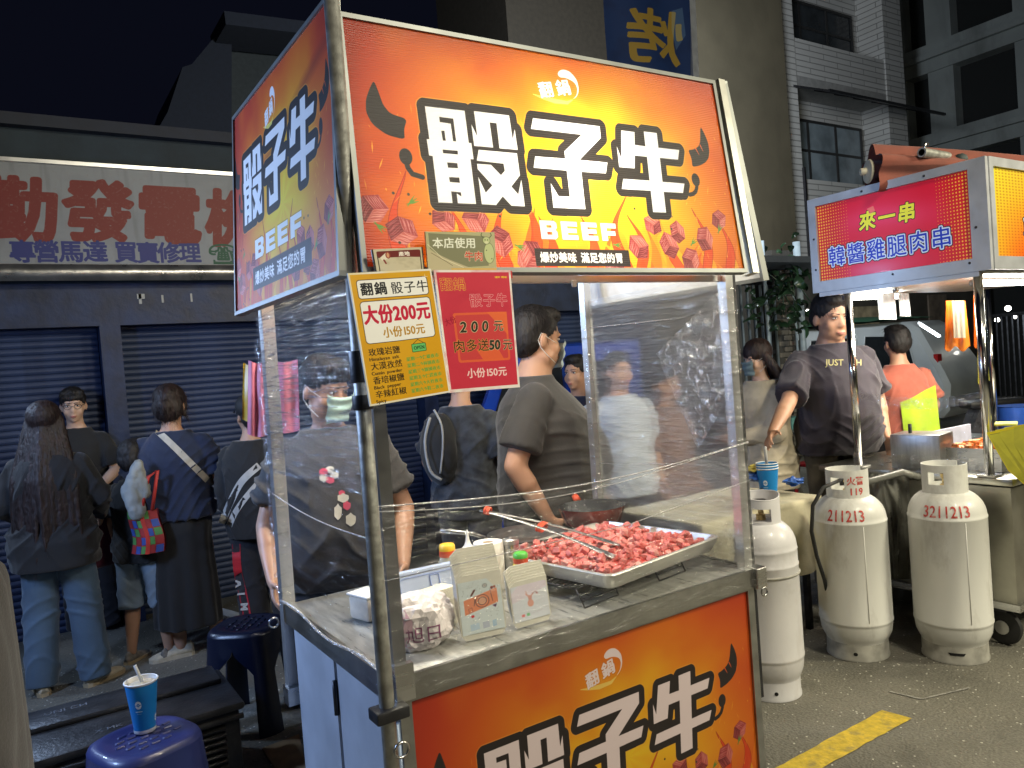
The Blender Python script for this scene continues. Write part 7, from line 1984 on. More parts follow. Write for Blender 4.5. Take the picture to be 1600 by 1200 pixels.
class Body:
    """local frame: +y forward, +x the person's right?  (x to the person's right when facing +y)"""
    def __init__(s, x, y, h, face, girth=1.0, belly=0.0, sh=1.0, z=0.0):
        s.k = h / 1.70; s.g = girth; s.belly = belly; s.shw = sh
        s.M = Matrix.Translation((x, y, z)) @ Matrix.Rotation(math.radians(face) - PI / 2, 4, 'Z')
        s.x, s.y, s.z = x, y, z
        s.lean = Vector((0, 0, 0))
    def P(s, p):
        p = Vector(p) * s.k
        if s.lean.length: p = p + s.lean * (p.z / 1.5) ** 1.3
        return s.M @ p
    def inv(s, w): return (s.M.inverted() @ Vector(w)) / s.k
    def D(s, v): return (s.M.to_3x3() @ Vector(v)).normalized()
def torso_rings(b, secs, add=0.0, n=28):
    rings = []
    for (z, rx, ry, cy) in secs:
        rx = (rx + add); ry = (ry + add)
        ring = []
        for j in range(n):
            a = 2 * PI * j / n; c, s_ = math.cos(a), math.sin(a)
            e = 2.35; f = (abs(c) ** e + abs(s_) ** e) ** (-1 / e)
            ring.append(b.P((rx * f * c, cy + ry * f * s_, z)))
        rings.append(ring)
    return rings
def secs(b, z0=.86, z1=1.44, hip_out=0.0):
    g = b.g; be = b.belly; w = b.shw
    T_ = [(.80, .155 * g + hip_out, .115 * g + hip_out, -.005), (.90, .165 * g + hip_out, .122 * g + hip_out + be * .3, be * .25), (1.02, .148 * g + hip_out * .5, .112 * g + be * .62, be * .48), (1.14, .150 * g, .112 * g + be * .5, be * .42),
          (1.25, .160 * g * w, .116 * g + be * .2, be * .15), (1.32, .156 * w * (g * .55 + .45), .104 * g, 0), (1.37, .126 * w * (g * .4 + .6), .086 * (g * .5 + .5), -.008), (1.41, .088 * w * (g * .3 + .7), .068, -.012), (1.46, .060, .054, -.012)]
    zs = [t[0] for t in T_]
    out = []
    zz = sorted(set([z0, z1] + [t for t in zs if z0 < t < z1]))
    for z in zz:
        z_ = min(max(z, zs[0]), zs[-1])
        for i in range(len(T_) - 1):
            if T_[i][0] <= z_ <= T_[i + 1][0]:
                t = (z_ - T_[i][0]) / (T_[i + 1][0] - T_[i][0]); out.append((z,) + tuple(T_[i][k] * (1 - t) + T_[i + 1][k] * t for k in (1, 2, 3))); break
    return out
def hand(m, b, wrist, dirv, palm_n, curl=.35, s=1.0, thumb_side=1, spread=.12):
    """palm and five fingers, world space; dirv along the hand, palm_n out of the palm"""
    d = Vector(dirv).normalized(); n = Vector(palm_n); n = (n - d * n.dot(d)).normalized(); x = d.cross(n) * thumb_side
    L = .085 * s * b.k
    w = Vector(wrist)
    for i, o in enumerate((-1, -.33, .33, 1)):
        cap_(m, w + x * .010 * o * s, w + d * L + x * .026 * o * s, .017 * s, .0135 * s, 10)
    for i, (o, ln) in enumerate(((1, .066), (.36, .074), (-.3, .069), (-.95, .054))):
        p = w + d * L * .96 + x * .027 * o * s
        dd = (d + x * spread * o).normalized()
        for j, f in enumerate((.45, .32, .24)):
            a = curl * (j + .6)
            e = dd * math.cos(a) + n * math.sin(a)
            q = p + e * ln * f * s * b.k
            cap_(m, p, q, (.0095 - .0008 * j) * s, (.0088 - .0010 * j) * s, 9); p = q
    p = w + d * L * .25 + x * .024 * s
    for j, (f, a) in enumerate(((.042, .85), (.030, .55), (.024, .35))):
        e = (d * math.cos(a) + x * math.sin(a) + n * .35).normalized(); q = p + e * f * s
        cap_(m, p, q, (.0125 - .0012 * j) * s, (.0115 - .0014 * j) * s, 9); p = q
def head_parts(b, hc, yaw, pitch=0.0, s=1.0, hair='short', hairmat=None, skin=None, root=None, voxel=.006, roll=0.0, ears=True, glasses=False, mask=None, cap=None, hairlen=.5, body=None, fat=0.0):
    R = (b.M.to_3x3() @ Matrix.Rotation(math.radians(yaw), 3, 'Z') @ Matrix.Rotation(math.radians(pitch), 3, 'X') @ Matrix.Rotation(math.radians(roll), 3, 'Y'))
    k = b.k ** .5 * s
    hc = Vector(hc)
    def H(x, y, z): return hc + R @ (Vector((x, y, z)) * k)
    m = body
    ell_(m, H(0, -.012, .030), (.074 * k, .092 * k, .088 * k), R)
    ell_(m, H(0, .012, -.030), (.062 * k, .074 * k, .080 * k), R)
    ell_(m, H(0, .040, -.074), (.040 * k, .038 * k, .034 * k), R)          # jaw and chin
    ell_(m, H(0, .062, -.090), (.020 * k, .018 * k, .016 * k), R)
    if fat:
        ell_(m, H(0, .022, -.062), ((.060 + .012 * fat) * k, .060 * k, .050 * k), R); ell_(m, H(0, .012, -.098), (.052 * k, .050 * k, .036 * k * fat), R)
    for sx in (-1, 1):
        ell_(m, H(sx * .034, .050, -.032), ((.028 + .006 * fat) * k, .026 * k, .032 * k), R)   # cheeks
        ell_(m, H(sx * .028, .073, .022), (.022 * k, .010 * k, .008 * k), R)     # brow
        if ears:
            ell_(m, H(sx * .077, -.010, -.012), (.008 * k, .017 * k, .030 * k), R @ Matrix.Rotation(sx * .35, 3, 'Z'))
    cap_(m, H(0, .074, .012), H(0, .088, -.028), .008 * k, .013 * k, 10)
    ell_(m, H(0, .086, -.032), (.018 * k, .011 * k, .009 * k), R)
    ell_(m, H(0, .084, -.060), (.022 * k, .010 * k, .0055 * k), R); ell_(m, H(0, .082, -.069), (.019 * k, .010 * k, .0055 * k), R)
    # facial details as separate small parts
    if mask is None:
        LIP = M('lips', (.42, .16, .13), .45)
        mm = MB(); ell_(mm, H(0, .0855, -.0615), (.021 * k, .0095 * k, .0042 * k), R); ell_(mm, H(0, .0845, -.0685), (.017 * k, .0095 * k, .0042 * k), R); mm.build('lips', LIP, root, smooth=True)
    for sx in (-1, 1):
        mm = MB(); ell_(mm, H(sx * .029, .0715, .006), (.0125 * k, .007 * k, .0050 * k), R, 14, 8); e_ = mm.build('eye', M('eye_white', (.62, .58, .55), .25), root, smooth=True)
        mm = MB(); ell_(mm, H(sx * .029, .0765, .006), (.0048 * k, .0032 * k, .0048 * k), R, 12, 8); mm.build('iris', M('iris_dark', (.015, .010, .008), .15), e_, smooth=True)
        mm = MB(); cap_(mm, H(sx * .017, .080, .0135), H(sx * .040, .0725, .0115), .0024 * k, .0018 * k, 6); mm.build('eyelid', M('lash_dark', (.05, .03, .025), .6), root, smooth=True)
        mm = MB(); cap_(mm, H(sx * .013, .0835, .026), H(sx * .046, .069, .029), .0042 * k, .0022 * k, 8, q=.6); mm.build('eyebrow', hairmat, root, smooth=True)
    if glasses:
        GM = M('glasses_wire', (.25, .25, .26), .25, .9)
        g = MB()
        for sx in (-1, 1):
            g.tube([H(sx * .031 + .021 * math.cos(t), .090 - .004 * abs(math.cos(t)), .004 + .018 * math.sin(t)) for t in [2 * PI * i / 20 for i in range(20)]], .0014 * k, 5, closed=True)
            g.tube([H(sx * .052, .087, .008), H(sx * .076, .0, .008)], .0014 * k, 5)
        g.tube([H(-.010, .094, .006), H(.010, .094, .006)], .0014 * k, 5)
        g.build('glasses', GM, root, smooth=True)
    if mask is not None:
        mm = MB()
        def fn(a, v):
            ang = (a - .5) * 2.5
            bul = math.sin(PI * a) ** .5
            z = -.004 - v * .092 - .012 * (1 - bul) * (1 if v > .5 else -1)
            wid = .070 - .012 * v
            fy = .020 + .088 * math.cos(ang * .62) * (1 - .10 * abs(v - .35)) + .004 * math.sin(v * 16)
            return H(wid * math.sin(ang * .9), fy, z)
        mm.grid(fn, 22, 14)
        mk = mm.build('face_mask', mask, root, smooth=True)
        for sx in (-1, 1):
            for zz, z2 in ((-.012, .018), (-.085, -.035)):
                MB().tube([H(sx * .064, .050, zz), H(sx * .076, .010, (zz + z2) / 2), H(sx * .080, -.020, z2), H(sx * .076, -.030, -.008)], .0013 * k, 5).build('ear_loop', WHITEP, mk, smooth=True)
    # hair
    if hair:
        hm = MB()
        if hair == 'short' or hair == 'cap':
            ell_(hm, H(0, -.020, .045), (.0825 * k, .094 * k, .087 * k), R)
            ell_(hm, H(0, -.050, .005), (.079 * k, .066 * k, .080 * k), R)
            ell_(hm, H(0, .030, .092), (.064 * k, .055 * k, .036 * k), R)
            if hairlen > .6: 
                for i in range(9): a = (i - 4) / 4; cap_(hm, H(a * .055, .062, .095), H(a * .062, .085 - .02 * abs(a), .050), .016 * k, .006 * k, 8)
        if hair == 'bun':
            ell_(hm, H(0, -.018, .045), (.090 * k, .100 * k, .090 * k), R); ell_(hm, H(0, -.050, -.01), (.088 * k, .070 * k, .085 * k), R)
            ell_(hm, H(0, -.10, .0), (.048 * k, .040 * k, .05 * k), R)
            for sx in (-1, 1): cap_(hm, H(sx * .070, .02, .04), H(sx * .074, .0, -.06), .022 * k, .012 * k)
        if hair == 'long':
            ell_(hm, H(0, -.016, .044), (.088 * k, .100 * k, .090 * k), R)
            up = Vector((0, 0, 1))
            base = H(0, -.06, 0); L = hairlen
            back = R @ Vector((0, -1, 0)); side = R @ Vector((1, 0, 0))
            for i in range(13):
                a = (i - 6) / 6
                p0 = H(a * .072, -.055 + .045 * abs(a), .02)
                p1 = p0 + back * (.045 * (1 - abs(a) * .6) + .065) + side * (.075 * a) - up * (.20 * L / .5)
                p2 = p1 + back * .035 + side * (.02 * a + .012 * math.sin(i * 2.3)) - up * ((.26 + .04 * math.sin(i * 5.1)) * L / .5)
                cap_(hm, p0, p1, .030 * k, .026 * k, 9); cap_(hm, p1, p2, .026 * k, .008 * k, 9)
        h_ = remesh(hm, 'hair', hairmat, root, .007, 3, (.0035, 55, (1, 1, .35)))
        # loose strands break the outline
        off = wloc(root); vs = h_.data.vertices; rr = random.Random(int(abs(hc.x) * 999)); sm = MB(); nst = 800 if hair == 'short' else 1100
        upv = R @ Vector((0, 0, 1)); fwd = R @ Vector((0, 1, 0)); crown = H(0, -.05, .12)
        for q in range(nst):
            v = vs[rr.randrange(len(vs))]; p = v.co + off; nn_ = v.normal
            out = (p - crown); out = (out - nn_ * out.dot(nn_))
            if out.length < 1e-4: continue
            if hair == 'long': out = Vector((0, 0, -1)) - nn_ * Vector((0, 0, -1)).dot(nn_)
            out.normalize(); Ls = rr.uniform(.02, .045) if hair == 'short' else rr.uniform(.05, .10)
            lift = rr.uniform(.02, .30) if hair == 'short' else rr.uniform(0, .10)
            sd_ = out.cross(nn_).normalized() * .0009; jit = Vector((rr.uniform(-1, 1), rr.uniform(-1, 1), rr.uniform(-1, 1))) * .25
            pr = []
            for t in (0, .35, .7, 1):
                c_ = p - nn_ * .001 + (out + jit * t) * Ls * t + nn_ * (lift * Ls * t * (1.2 - .5 * t)); w_ = 1 - t * .8
                pr += [c_ - sd_ * w_, c_ + sd_ * w_]
            sm.add(pr, [(0, 1, 3, 2), (2, 3, 5, 4), (4, 5, 7, 6)])
        sm.build('hair_strands', hairmat, root, kind='stuff')
    if cap is not None:
        cm = MB()
        ell_(cm, H(0, -.014, .058), (.094 * k, .104 * k, .086 * k), R)
        cc = remesh(cm, 'cap', cap, root, .008, 2)
        bm_ = MB()
        bm_.grid(lambda a, v: H((a - .5) * .15 * (1 - .3 * v), .080 + .075 * v * math.sin(PI * (a * .8 + .1)), .045 - .012 * v - .03 * (2 * a - 1) ** 2), 12, 6)
        bm_.build('cap_brim', cap, cc, smooth=True)
    return R, H
def leg_pts(b, side, foot=None, knee=None):
    hip = Vector((side * .088 * (.6 + .4 * b.g), 0, .86))
    f = Vector(foot) if foot else Vector((side * .10, 0, .08))
    kn = Vector(knee) if knee else (hip * .5 + f * .5 + Vector((0, .02, .01)))
    return hip, kn, f
SHOE_CREAM = M('cream_shoe', (.52, .46, .34), .7, 0, .12, 30, .2, 80)
def shoe(b, ank, yaw, mat, sole, root, s=1.0, nm='shoe'):
    """ank: local ankle point; yaw relative to the body"""
    a = b.P(ank); R = b.M.to_3x3() @ Matrix.Rotation(math.radians(yaw), 3, 'Z'); k = b.k * s
    z0 = b.z
    def S(x, y, z): return Vector((a.x, a.y, z0)) + R @ (Vector((x, y, z)) * k)
    pr = [(-.075, .020, .070), (-.055, .034, .092), (-.01, .036, .098), (.03, .036, .082), (.08, .042, .062), (.13, .046, .050), (.165, .038, .040), (.185, .018, .028)]
    rings = []
    for (y, w, h) in pr:
        ring = []
        for j in range(16):
            t = 2 * PI * j / 16; c, s_ = math.cos(t), math.sin(t)
            ring.append(S(w * c * (1 if s_ < .2 else (1 - .35 * s_)), y, .016 + max(0, s_) * (h - .016) if s_ > 0 else .016))
        rings.append(ring)
    sh_ = MB().loft(rings).build(nm, mat, root, smooth=True)
    rings = []
    for z in (0, .022):
        rings.append([S(w * sg * 1.08, y * 1.02, z) for sg, seq in ((1, pr), (-1, pr[::-1])) for (y, w, h) in seq])
    MB().loft(rings).build('sole', sole, sh_)
    return sh_
def person(label, b, head=(0, 0), top=None, sleeve='short', bottom=None, skin=None, hair='short', hairmat=None, arms=None, feet=None, shoes=None, sole=None, shorts=False, skirt=False, voxel=.009, hands=True, hem=.84, loose=.016,
           mask=None, glasses=False, cap=None, hairlen=.5, hs=1.0, neck=.0, topdisp=(.010, 9, (1, 1, 2.0)), fingers=(), name='person', showlegs=True, hpos=(0, .012, 1.585), roll=0, sl=.55, wide=0.0, fat=0.0, fold=.013, curls=(.35, .35), palm=None, collar=1.43):
    skin = skin or SKIN; hairmat = hairmat or HAIRB
    root = thing('person', label, 'person', (b.x, b.y, b.z))
    g = b.g
    body = MB()
    body.loft(torso_rings(b, secs(b, .84, 1.46), -.008))
    hc = b.P(hpos)
    cap_(body, b.P((0, -.012, 1.42)), hc - Vector((0, 0, .05 * b.k)), .056 * b.k * (.6 + .4 * g) * (1 + neck), .052 * b.k * (.6 + .4 * g), 16)
    arms = arms or {}
    pts = {}
    for side in (-1, 1):
        shd = Vector((side * .156 * b.shw * (.40 + .60 * g), -.008, 1.335))
        el, wr_ = arms.get(side, (Vector((side * (.205 + .1 * (g - 1)) , -.02, 1.10)), Vector((side * (.215 + .1 * (g - 1)), .06, .86))))
        el = Vector(el); wr_ = Vector(wr_)
        pts[side] = (shd, el, wr_)
        ag = .55 + .45 * g
        cap_(body, b.P(shd), b.P(el), .047 * b.k * ag, .039 * b.k * ag); cap_(body, b.P(el), b.P(el + (wr_ - el) * .35), .039 * b.k * ag, .039 * b.k * ag); cap_(body, b.P(el + (wr_ - el) * .35), b.P(wr_), .039 * b.k * ag, .026 * b.k * (.7 + .3 * g), q=.85)
        if hands:
            d = (b.P(wr_) - b.P(el)).normalized()
            n = Vector(palm[side]) if palm and side in palm else b.D((-side * 1.0, .25, 0))
            hand(body, b, b.P(wr_), d, n, curls[0 if side < 0 else 1], .95 * (.85 + .15 * g), thumb_side=side if not (palm and side in palm) else palm.get('t%d' % side, side))
    feet = feet or {}
    for side in (-1, 1):
        hip, kn, f = leg_pts(b, side, *(feet.get(side, (None, None))[:2]))
        lg = .6 + .4 * g
        cap_(body, b.P(hip), b.P(kn), .082 * b.k * lg, .056 * b.k * lg); cap_(body, b.P(kn), b.P(kn * .65 + f * .35), .054 * b.k * lg, .056 * b.k * lg); cap_(body, b.P(kn * .65 + f * .35), b.P(f), .056 * b.k * lg, .036 * b.k)
        if shoes is not None: shoe(b, f, feet.get(side, (None, None, 0))[2] if side in feet and len(feet[side]) > 2 else 0, shoes, sole or WHITEP, root)
    R, H = head_parts(b, hc, head[0], head[1], hs, hair, hairmat, skin, root, voxel, roll, True, glasses, mask, cap, hairlen, body, fat)
    remesh(body, 'body', skin, root, voxel, 5)
    # shirt
    if top is not None:
        t = MB()
        t.loft(torso_rings(b, secs(b, hem, collar, wide), loose))
        for side in (-1, 1):
            shd, el, wr_ = pts[side]
            ag = .55 + .45 * g
            r0 = .060 * b.k * ag + .004
            s0 = shd + Vector((-side * .045, 0, .020))
            cap_(t, b.P(s0), b.P(shd), .046 * b.k * ag, r0)
            if sleeve == 'short':
                e = shd + (el - shd) * (sl + .25)
                cap_(t, b.P(shd), b.P(e), r0, r0 * 1.06 + loose * .35, 18, (False, True))
            elif sleeve == 'long':
                cap_(t, b.P(shd), b.P(el), r0, .052 * b.k * ag + loose * .3, 16); cap_(t, b.P(el), b.P(el + (wr_ - el) * .93), .052 * b.k * ag + loose * .3, .038 * b.k + loose * .2, 16, (False, True))
        sh_o = remesh(t, 'shirt', top, root, .009, 4, topdisp, body=b, fold=fold)
        b.shirt = sh_o
    if bottom is not None:
        t = MB()
        ls = .6 + .4 * g
        if skirt:
            S_ = [(.36, .20, .17, 0), (.5, .195, .165, 0), (.75, .180, .150, 0), (.95, .165 * g, .13 * g, 0), (1.02, .150 * g, .118 * g, 0)]
            S_ = [(skirt + (z - .36) * (1.02 - skirt) / .66, rx, ry, c) for z, rx, ry, c in S_]
            rings = []
            for (z, rx, ry, c) in S_:
                fl_ = max(0, (1.02 - z) / .66)
                rings.append([b.P((rx * math.cos(2 * PI * j / 60) * (1 + .045 * fl_ * math.sin(j * 2 * PI / 60 * 11)), c + ry * math.sin(2 * PI * j / 60) * (1 + .06 * fl_ * math.sin(j * 2 * PI / 60 * 11 + 1)), z)) for j in range(60)])
            t.loft(rings)
            remesh(t, 'skirt', bottom, root, .011, 2, (.005, 9, (1, 1, .4)))
        else:
            t.loft(torso_rings(b, [(z, rx, ry, c) for (z, rx, ry, c) in secs(b, .80, 1.00)], .010))
            wl = shorts if not isinstance(shorts, bool) else None
            for side in (-1, 1):
                hip, kn, f = leg_pts(b, side, *(feet.get(side, (None, None))[:2]))
                lo = b.legl if hasattr(b, 'legl') else .012
                if shorts: cap_(t, b.P(hip), b.P(kn + (f - kn) * .12), .094 * b.k * ls + lo * .5, .072 * b.k * ls + lo, 18, (False, True))
                else:
                    cap_(t, b.P(hip), b.P(kn), .092 * b.k * ls + lo * .4, .066 * b.k * ls + lo, 18)
                    cap_(t, b.P(kn), b.P(f + Vector((0, -.005, -.035))), .066 * b.k * ls + lo, .055 * b.k * ls + lo * 1.2, 18, (False, True))
            b.pants = remesh(t, 'shorts' if shorts else 'trousers', bottom, root, .009, 4, (.011, 9, (1, 1, 2.2)), body=b, style='legs', fold=.009)
    b.H = H; b.root = root; b.R = R
    return root
def bvh_of(o):
    w = wloc(o)
    return BVHTree.FromPolygons([v.co + w for v in o.data.vertices], [p.vertices[:] for p in o.data.polygons])
def Wang(fx, fy): return math.degrees(math.atan2(fy, fx))
BLKC = cloth('black_cotton', (.012, .012, .013)); NAVY = cloth('navy_cotton', (.012, .020, .052)); CHAR = cloth('charcoal_tee', (.045, .043, .042)); JEAN = cloth('blue_denim', (.075, .125, .19), .35, var=.12, scale=5)
JEANL = cloth('pale_denim', (.20, .26, .32), .35, var=.15, scale=6); SKIRT = cloth('black_skirt', (.010, .010, .011)); OLIVE = cloth('khaki_trousers', (.085, .070, .042)); DKT = cloth('dark_trousers', (.015, .015, .020))
def place(u, vfoot=None, d=None):
    if vfoot is not None: q = at(u, vfoot, z=0)
    else: q = at(u, 600, d=d)
    return q.x, q.y
# 1 long-haired woman, back to camera
x, y = .15, 4.98
b = Body(x, y, 1.58, 70, 1.08); b.legl = .022
person('long-haired woman in loose black top and wide blue jeans, back to the camera', b, (0, 0), BLKC, 'long', JEAN, hair='long', hairmat=HAIRR, hairlen=.80, hem=.74, loose=.035, wide=.03,
       arms={1: ((.25, .04, 1.13), (.19, .25, .98)), -1: ((-.25, .0, 1.12), (-.18, .22, .98))}, feet={-1: ((-.13, -.02, .08), None, 25), 1: ((.15, .02, .08), None, -35)}, shoes=SHOE_CREAM, sole=M('tan_sole', (.42, .33, .2), .7))
# 2 young man with glasses behind her
x, y = place(112, d=5.25)
b = Body(x, y, 1.66, -108, .95)
person('young man with short black hair and glasses facing the camera', b, (12, -6), BLKC, 'short', DKT, skin=SKIN2, glasses=True, hairlen=.8, arms={1: ((.24, .02, 1.12), (.12, .24, 1.02)), -1: ((-.24, .02, 1.12), (-.14, .24, 1.0))})
# 3 small child
x, y = place(199, d=4.62)
b = Body(x, y, 1.30, 50, 1.12); b.legl = .02
person('small child in black t-shirt and denim shorts seen from behind', b, (0, 4), BLKC, 'short', JEANL, shorts=True, hs=1.08, hem=.80, loose=.03, feet={-1: ((-.14, -.03, .08), None, -5), 1: ((.14, .02, .08), None, -15)}, shoes=M('grey_trainer', (.22, .20, .17), .7, 0, .3, 30), sole=M('tan_sole', (.42, .33, .2), .7))
for sx in (-1, 1):
    pass
# 4 woman in navy tee and black skirt
x, y = .80, 5.02
b = Body(x, y, 1.62, 62, 1.18)
person('woman in navy t-shirt with pale cross-body strap and long black skirt', b, (0, 0), NAVY, 'short', SKIRT, skirt=.20, hair='bun', hairmat=HAIRR, hem=.88, loose=.03, hs=1.03, arms={-1: ((-.27, .0, 1.10), (-.24, .19, 1.02)), 1: ((.26, .02, 1.12), (.12, .24, 1.05))},
       feet={-1: ((-.06, .0, .07), None, 112), 1: ((.14, .1, .07), None, -20)}, shoes=SHOE_CREAM, sole=SHOE_CREAM)
w4 = b
bv = bvh_of(b.shirt)
ST = M('strap_cream', (.48, .44, .36), .8, 0, .1, 30)
m = MB(); n_ = 30; Lp = []; Rp = []
cdir = (Vector((x, y, 0)) - Vector((0, 0, 0))).normalized(); rt = Vector((cdir.y, -cdir.x, 0))
for i in range(n_ + 1):
    t = i / n_; c = Vector((x, y, 0)) + rt * (-.115 + .285 * t) + Vector((0, 0, 1.40 - .35 * t ** 1.15))
    dn = (rt * .285 - Vector((0, 0, .38))).normalized(); sd = Vector((0, 0, 1)) * .6 + rt * .8
    for k, arr in ((-1, Lp), (1, Rp)):
        p = c + sd * .018 * k - cdir * .6; h = bv.ray_cast(p, cdir); arr.append((h[0] if h[0] is not None else c) - cdir * .004)
m.add(Lp + Rp, [(i, i + 1, n_ + 1 + i + 1, n_ + 1 + i) for i in range(n_)]); m.build('bag_strap', ST, b.root, smooth=True)
# checked bag and grey cloth hanging on her arm
bg_ = thing('checked_bag', 'red green and blue checked shopping bag hanging from her left arm', 'bag', (0, 0, 0))
CB = [M('bag_red', (.42, .04, .04), .5), M('bag_blue', (.05, .10, .36), .5), M('bag_green', (.10, .30, .08), .5), M('bag_line', (.55, .50, .45), .5)]
c = at(228, 830, d=4.45); bg_.location = c
rt2 = Vector((.84, -.54, 0)); fw = Vector((.54, .84, 0))
BW, BH = .17, .245
def bagp(a, b_, o=0): return c + rt2 * ((a - .5) * BW * (1 + .1 * (1 - b_)) + .012 * math.sin(b_ * 5)) + Vector((0, 0, (b_ - .5) * BH)) - fw * (.05 * math.sin(PI * a) + o)
MB().grid(lambda a, b_: bagp(a, b_), 12, 12).build('bag_front', CB[0], bg_, smooth=True)
MB().grid(lambda a, b_: bagp(a, b_, -.12 * math.sin(PI * a) - .02), 12, 12).build('bag_back', CB[0], bg_, smooth=True)
for i in range(5):
    for j in range(5):
        a0, a1, b0, b1 = i / 5 + .012, (i + 1) / 5 - .012, j / 5 + .012, (j + 1) / 5 - .012
        MB().grid(lambda a, b_: bagp(a0 + (a1 - a0) * a, b0 + (b1 - b0) * b_, .0025), 3, 3).build('check', CB[(i + 2 * j) % 3], bg_, smooth=True)
MB().grid(lambda a, b_: bagp(.55 + .12 * a, b_, .005), 2, 10).build('handle_band', M('handle_red', (.62, .05, .03), .5), bg_, smooth=True)
MB().tube([bagp(.62, 1, .006), at(232, 745, d=4.42), at(246, 735, d=4.42), bagp(.9, 1, .004)], .011, 6).build('handle', M('handle_red', (.62, .05, .03), .5), bg_, smooth=True)
gm = MB(); ctop = at(216, 725, d=4.40); cbot = at(214, 800, d=4.40)
cap_(gm, ctop, at(206, 765, d=4.40), .025, .055); cap_(gm, at(206, 765, d=4.40), cbot, .055, .045); cap_(gm, ctop, at(224, 770, d=4.42), .02, .04)
g_ = thing('grey_cloth', 'pale grey cloth draped over her forearm above the checked bag', 'cloth', ctop)
remesh(gm, 'cloth', cloth('pale_grey_cloth', (.34, .36, .34)), g_, .008, 3, (.010, 22, (1, 1, .5)))
# 5 cap boy
x, y = place(385, d=4.55)
b = Body(x, y, 1.52, 48, 1.0); b.legl = .03
person('boy in black cap and black and white jacket with red striped trousers', b, (52, 10), cloth('track_jacket', (.012, .012, .013)), 'long', DKT, cap=M('black_cap', (.010, .010, .011), .7), glasses=True, hem=.80, loose=.035, feet={-1: ((-.08, 0, .08), None, 10), 1: ((.16, .05, .08), None, -25)},
       shoes=M('grey_silver_trainer', (.36, .34, .28), .5, 0, .5, 40), sole=SHOE_CREAM)
bv = bvh_of(b.shirt); WST = M('white_stripe', (.52, .50, .46), .8); RST = M('red_stripe', (.50, .018, .03), .7)
def ribbon(pix, w, bvh, mat, parent, d0, name='stripe', lift=.003):
    L_ = []; R_ = []; n = len(pix)
    for i, (u, v) in enumerate(pix):
        a = pix[max(i - 1, 0)]; c_ = pix[min(i + 1, n - 1)]; dx, dy = c_[0] - a[0], c_[1] - a[1]; l = math.hypot(dx, dy); ww = w[i] if isinstance(w, list) else w
        for s_, arr in ((-1, L_), (1, R_)):
            r = Vector(ray(u - dy / l * ww * s_, v + dx / l * ww * s_)); h = bvh.ray_cast(Vector(CAMP), r.normalized())
            arr.append((h[0] if h[0] is not None else Vector(CAMP) + r * d0) - r.normalized() * lift)
    return MB().add(L_ + R_, [(i, i + 1, n + i + 1, n + i) for i in range(n - 1)]).build(name, mat, parent, smooth=True)
def interp(p, n=24):
    out = []
    for i in range(n + 1):
        t = i / n * (len(p) - 1); k = min(int(t), len(p) - 2); f = t - k; out.append((p[k][0] * (1 - f) + p[k + 1][0] * f, p[k][1] * (1 - f) + p[k + 1][1] * f))
    return out
def spline(p, n=24):
    out = []
    for i in range(n + 1):
        t = i / n * (len(p) - 1); k = min(int(t), len(p) - 2); f = t - k
        P_ = [p[max(k - 1, 0)], p[k], p[k + 1], p[min(k + 2, len(p) - 1)]]
        out.append(tuple(.5 * ((2 * P_[1][j]) + (-P_[0][j] + P_[2][j]) * f + (2 * P_[0][j] - 5 * P_[1][j] + 4 * P_[2][j] - P_[3][j]) * f * f + (-P_[0][j] + 3 * P_[1][j] - 3 * P_[2][j] + P_[3][j]) * f ** 3) for j in (0, 1)))
    return out
ribbon(spline([(405, 727), (378, 752), (360, 785), (346, 818)]), 5.5, bv, WST, b.root, 4.4); ribbon(spline([(412, 745), (386, 775), (368, 800), (358, 822)]), 4.5, bv, WST, b.root, 4.4)
bv = bvh_of(b.pants)
ribbon(spline([(369, 850), (371, 890), (380, 930), (386, 962)]), 6.5, bv, RST, b.root, 4.5)
for ch, u, v in (('A', 374, 912), ('I', 377, 928), ('M', 382, 948)):
    r = Vector(ray(u, v)).normalized(); h = bv.ray_cast(Vector(CAMP), r)
    c_ = h[0] if h[0] is not None else Vector(CAMP) + r * 4.9
    upv = Vector((.84, -.54, 0)); rtv = Vector((-.1, 0, -1))
    text_mesh('letter', ch, .055, lambda x_, y_: c_ + rtv * x_ + upv * (y_ - .02) - r * .008, WST, b.root, bold=.003)
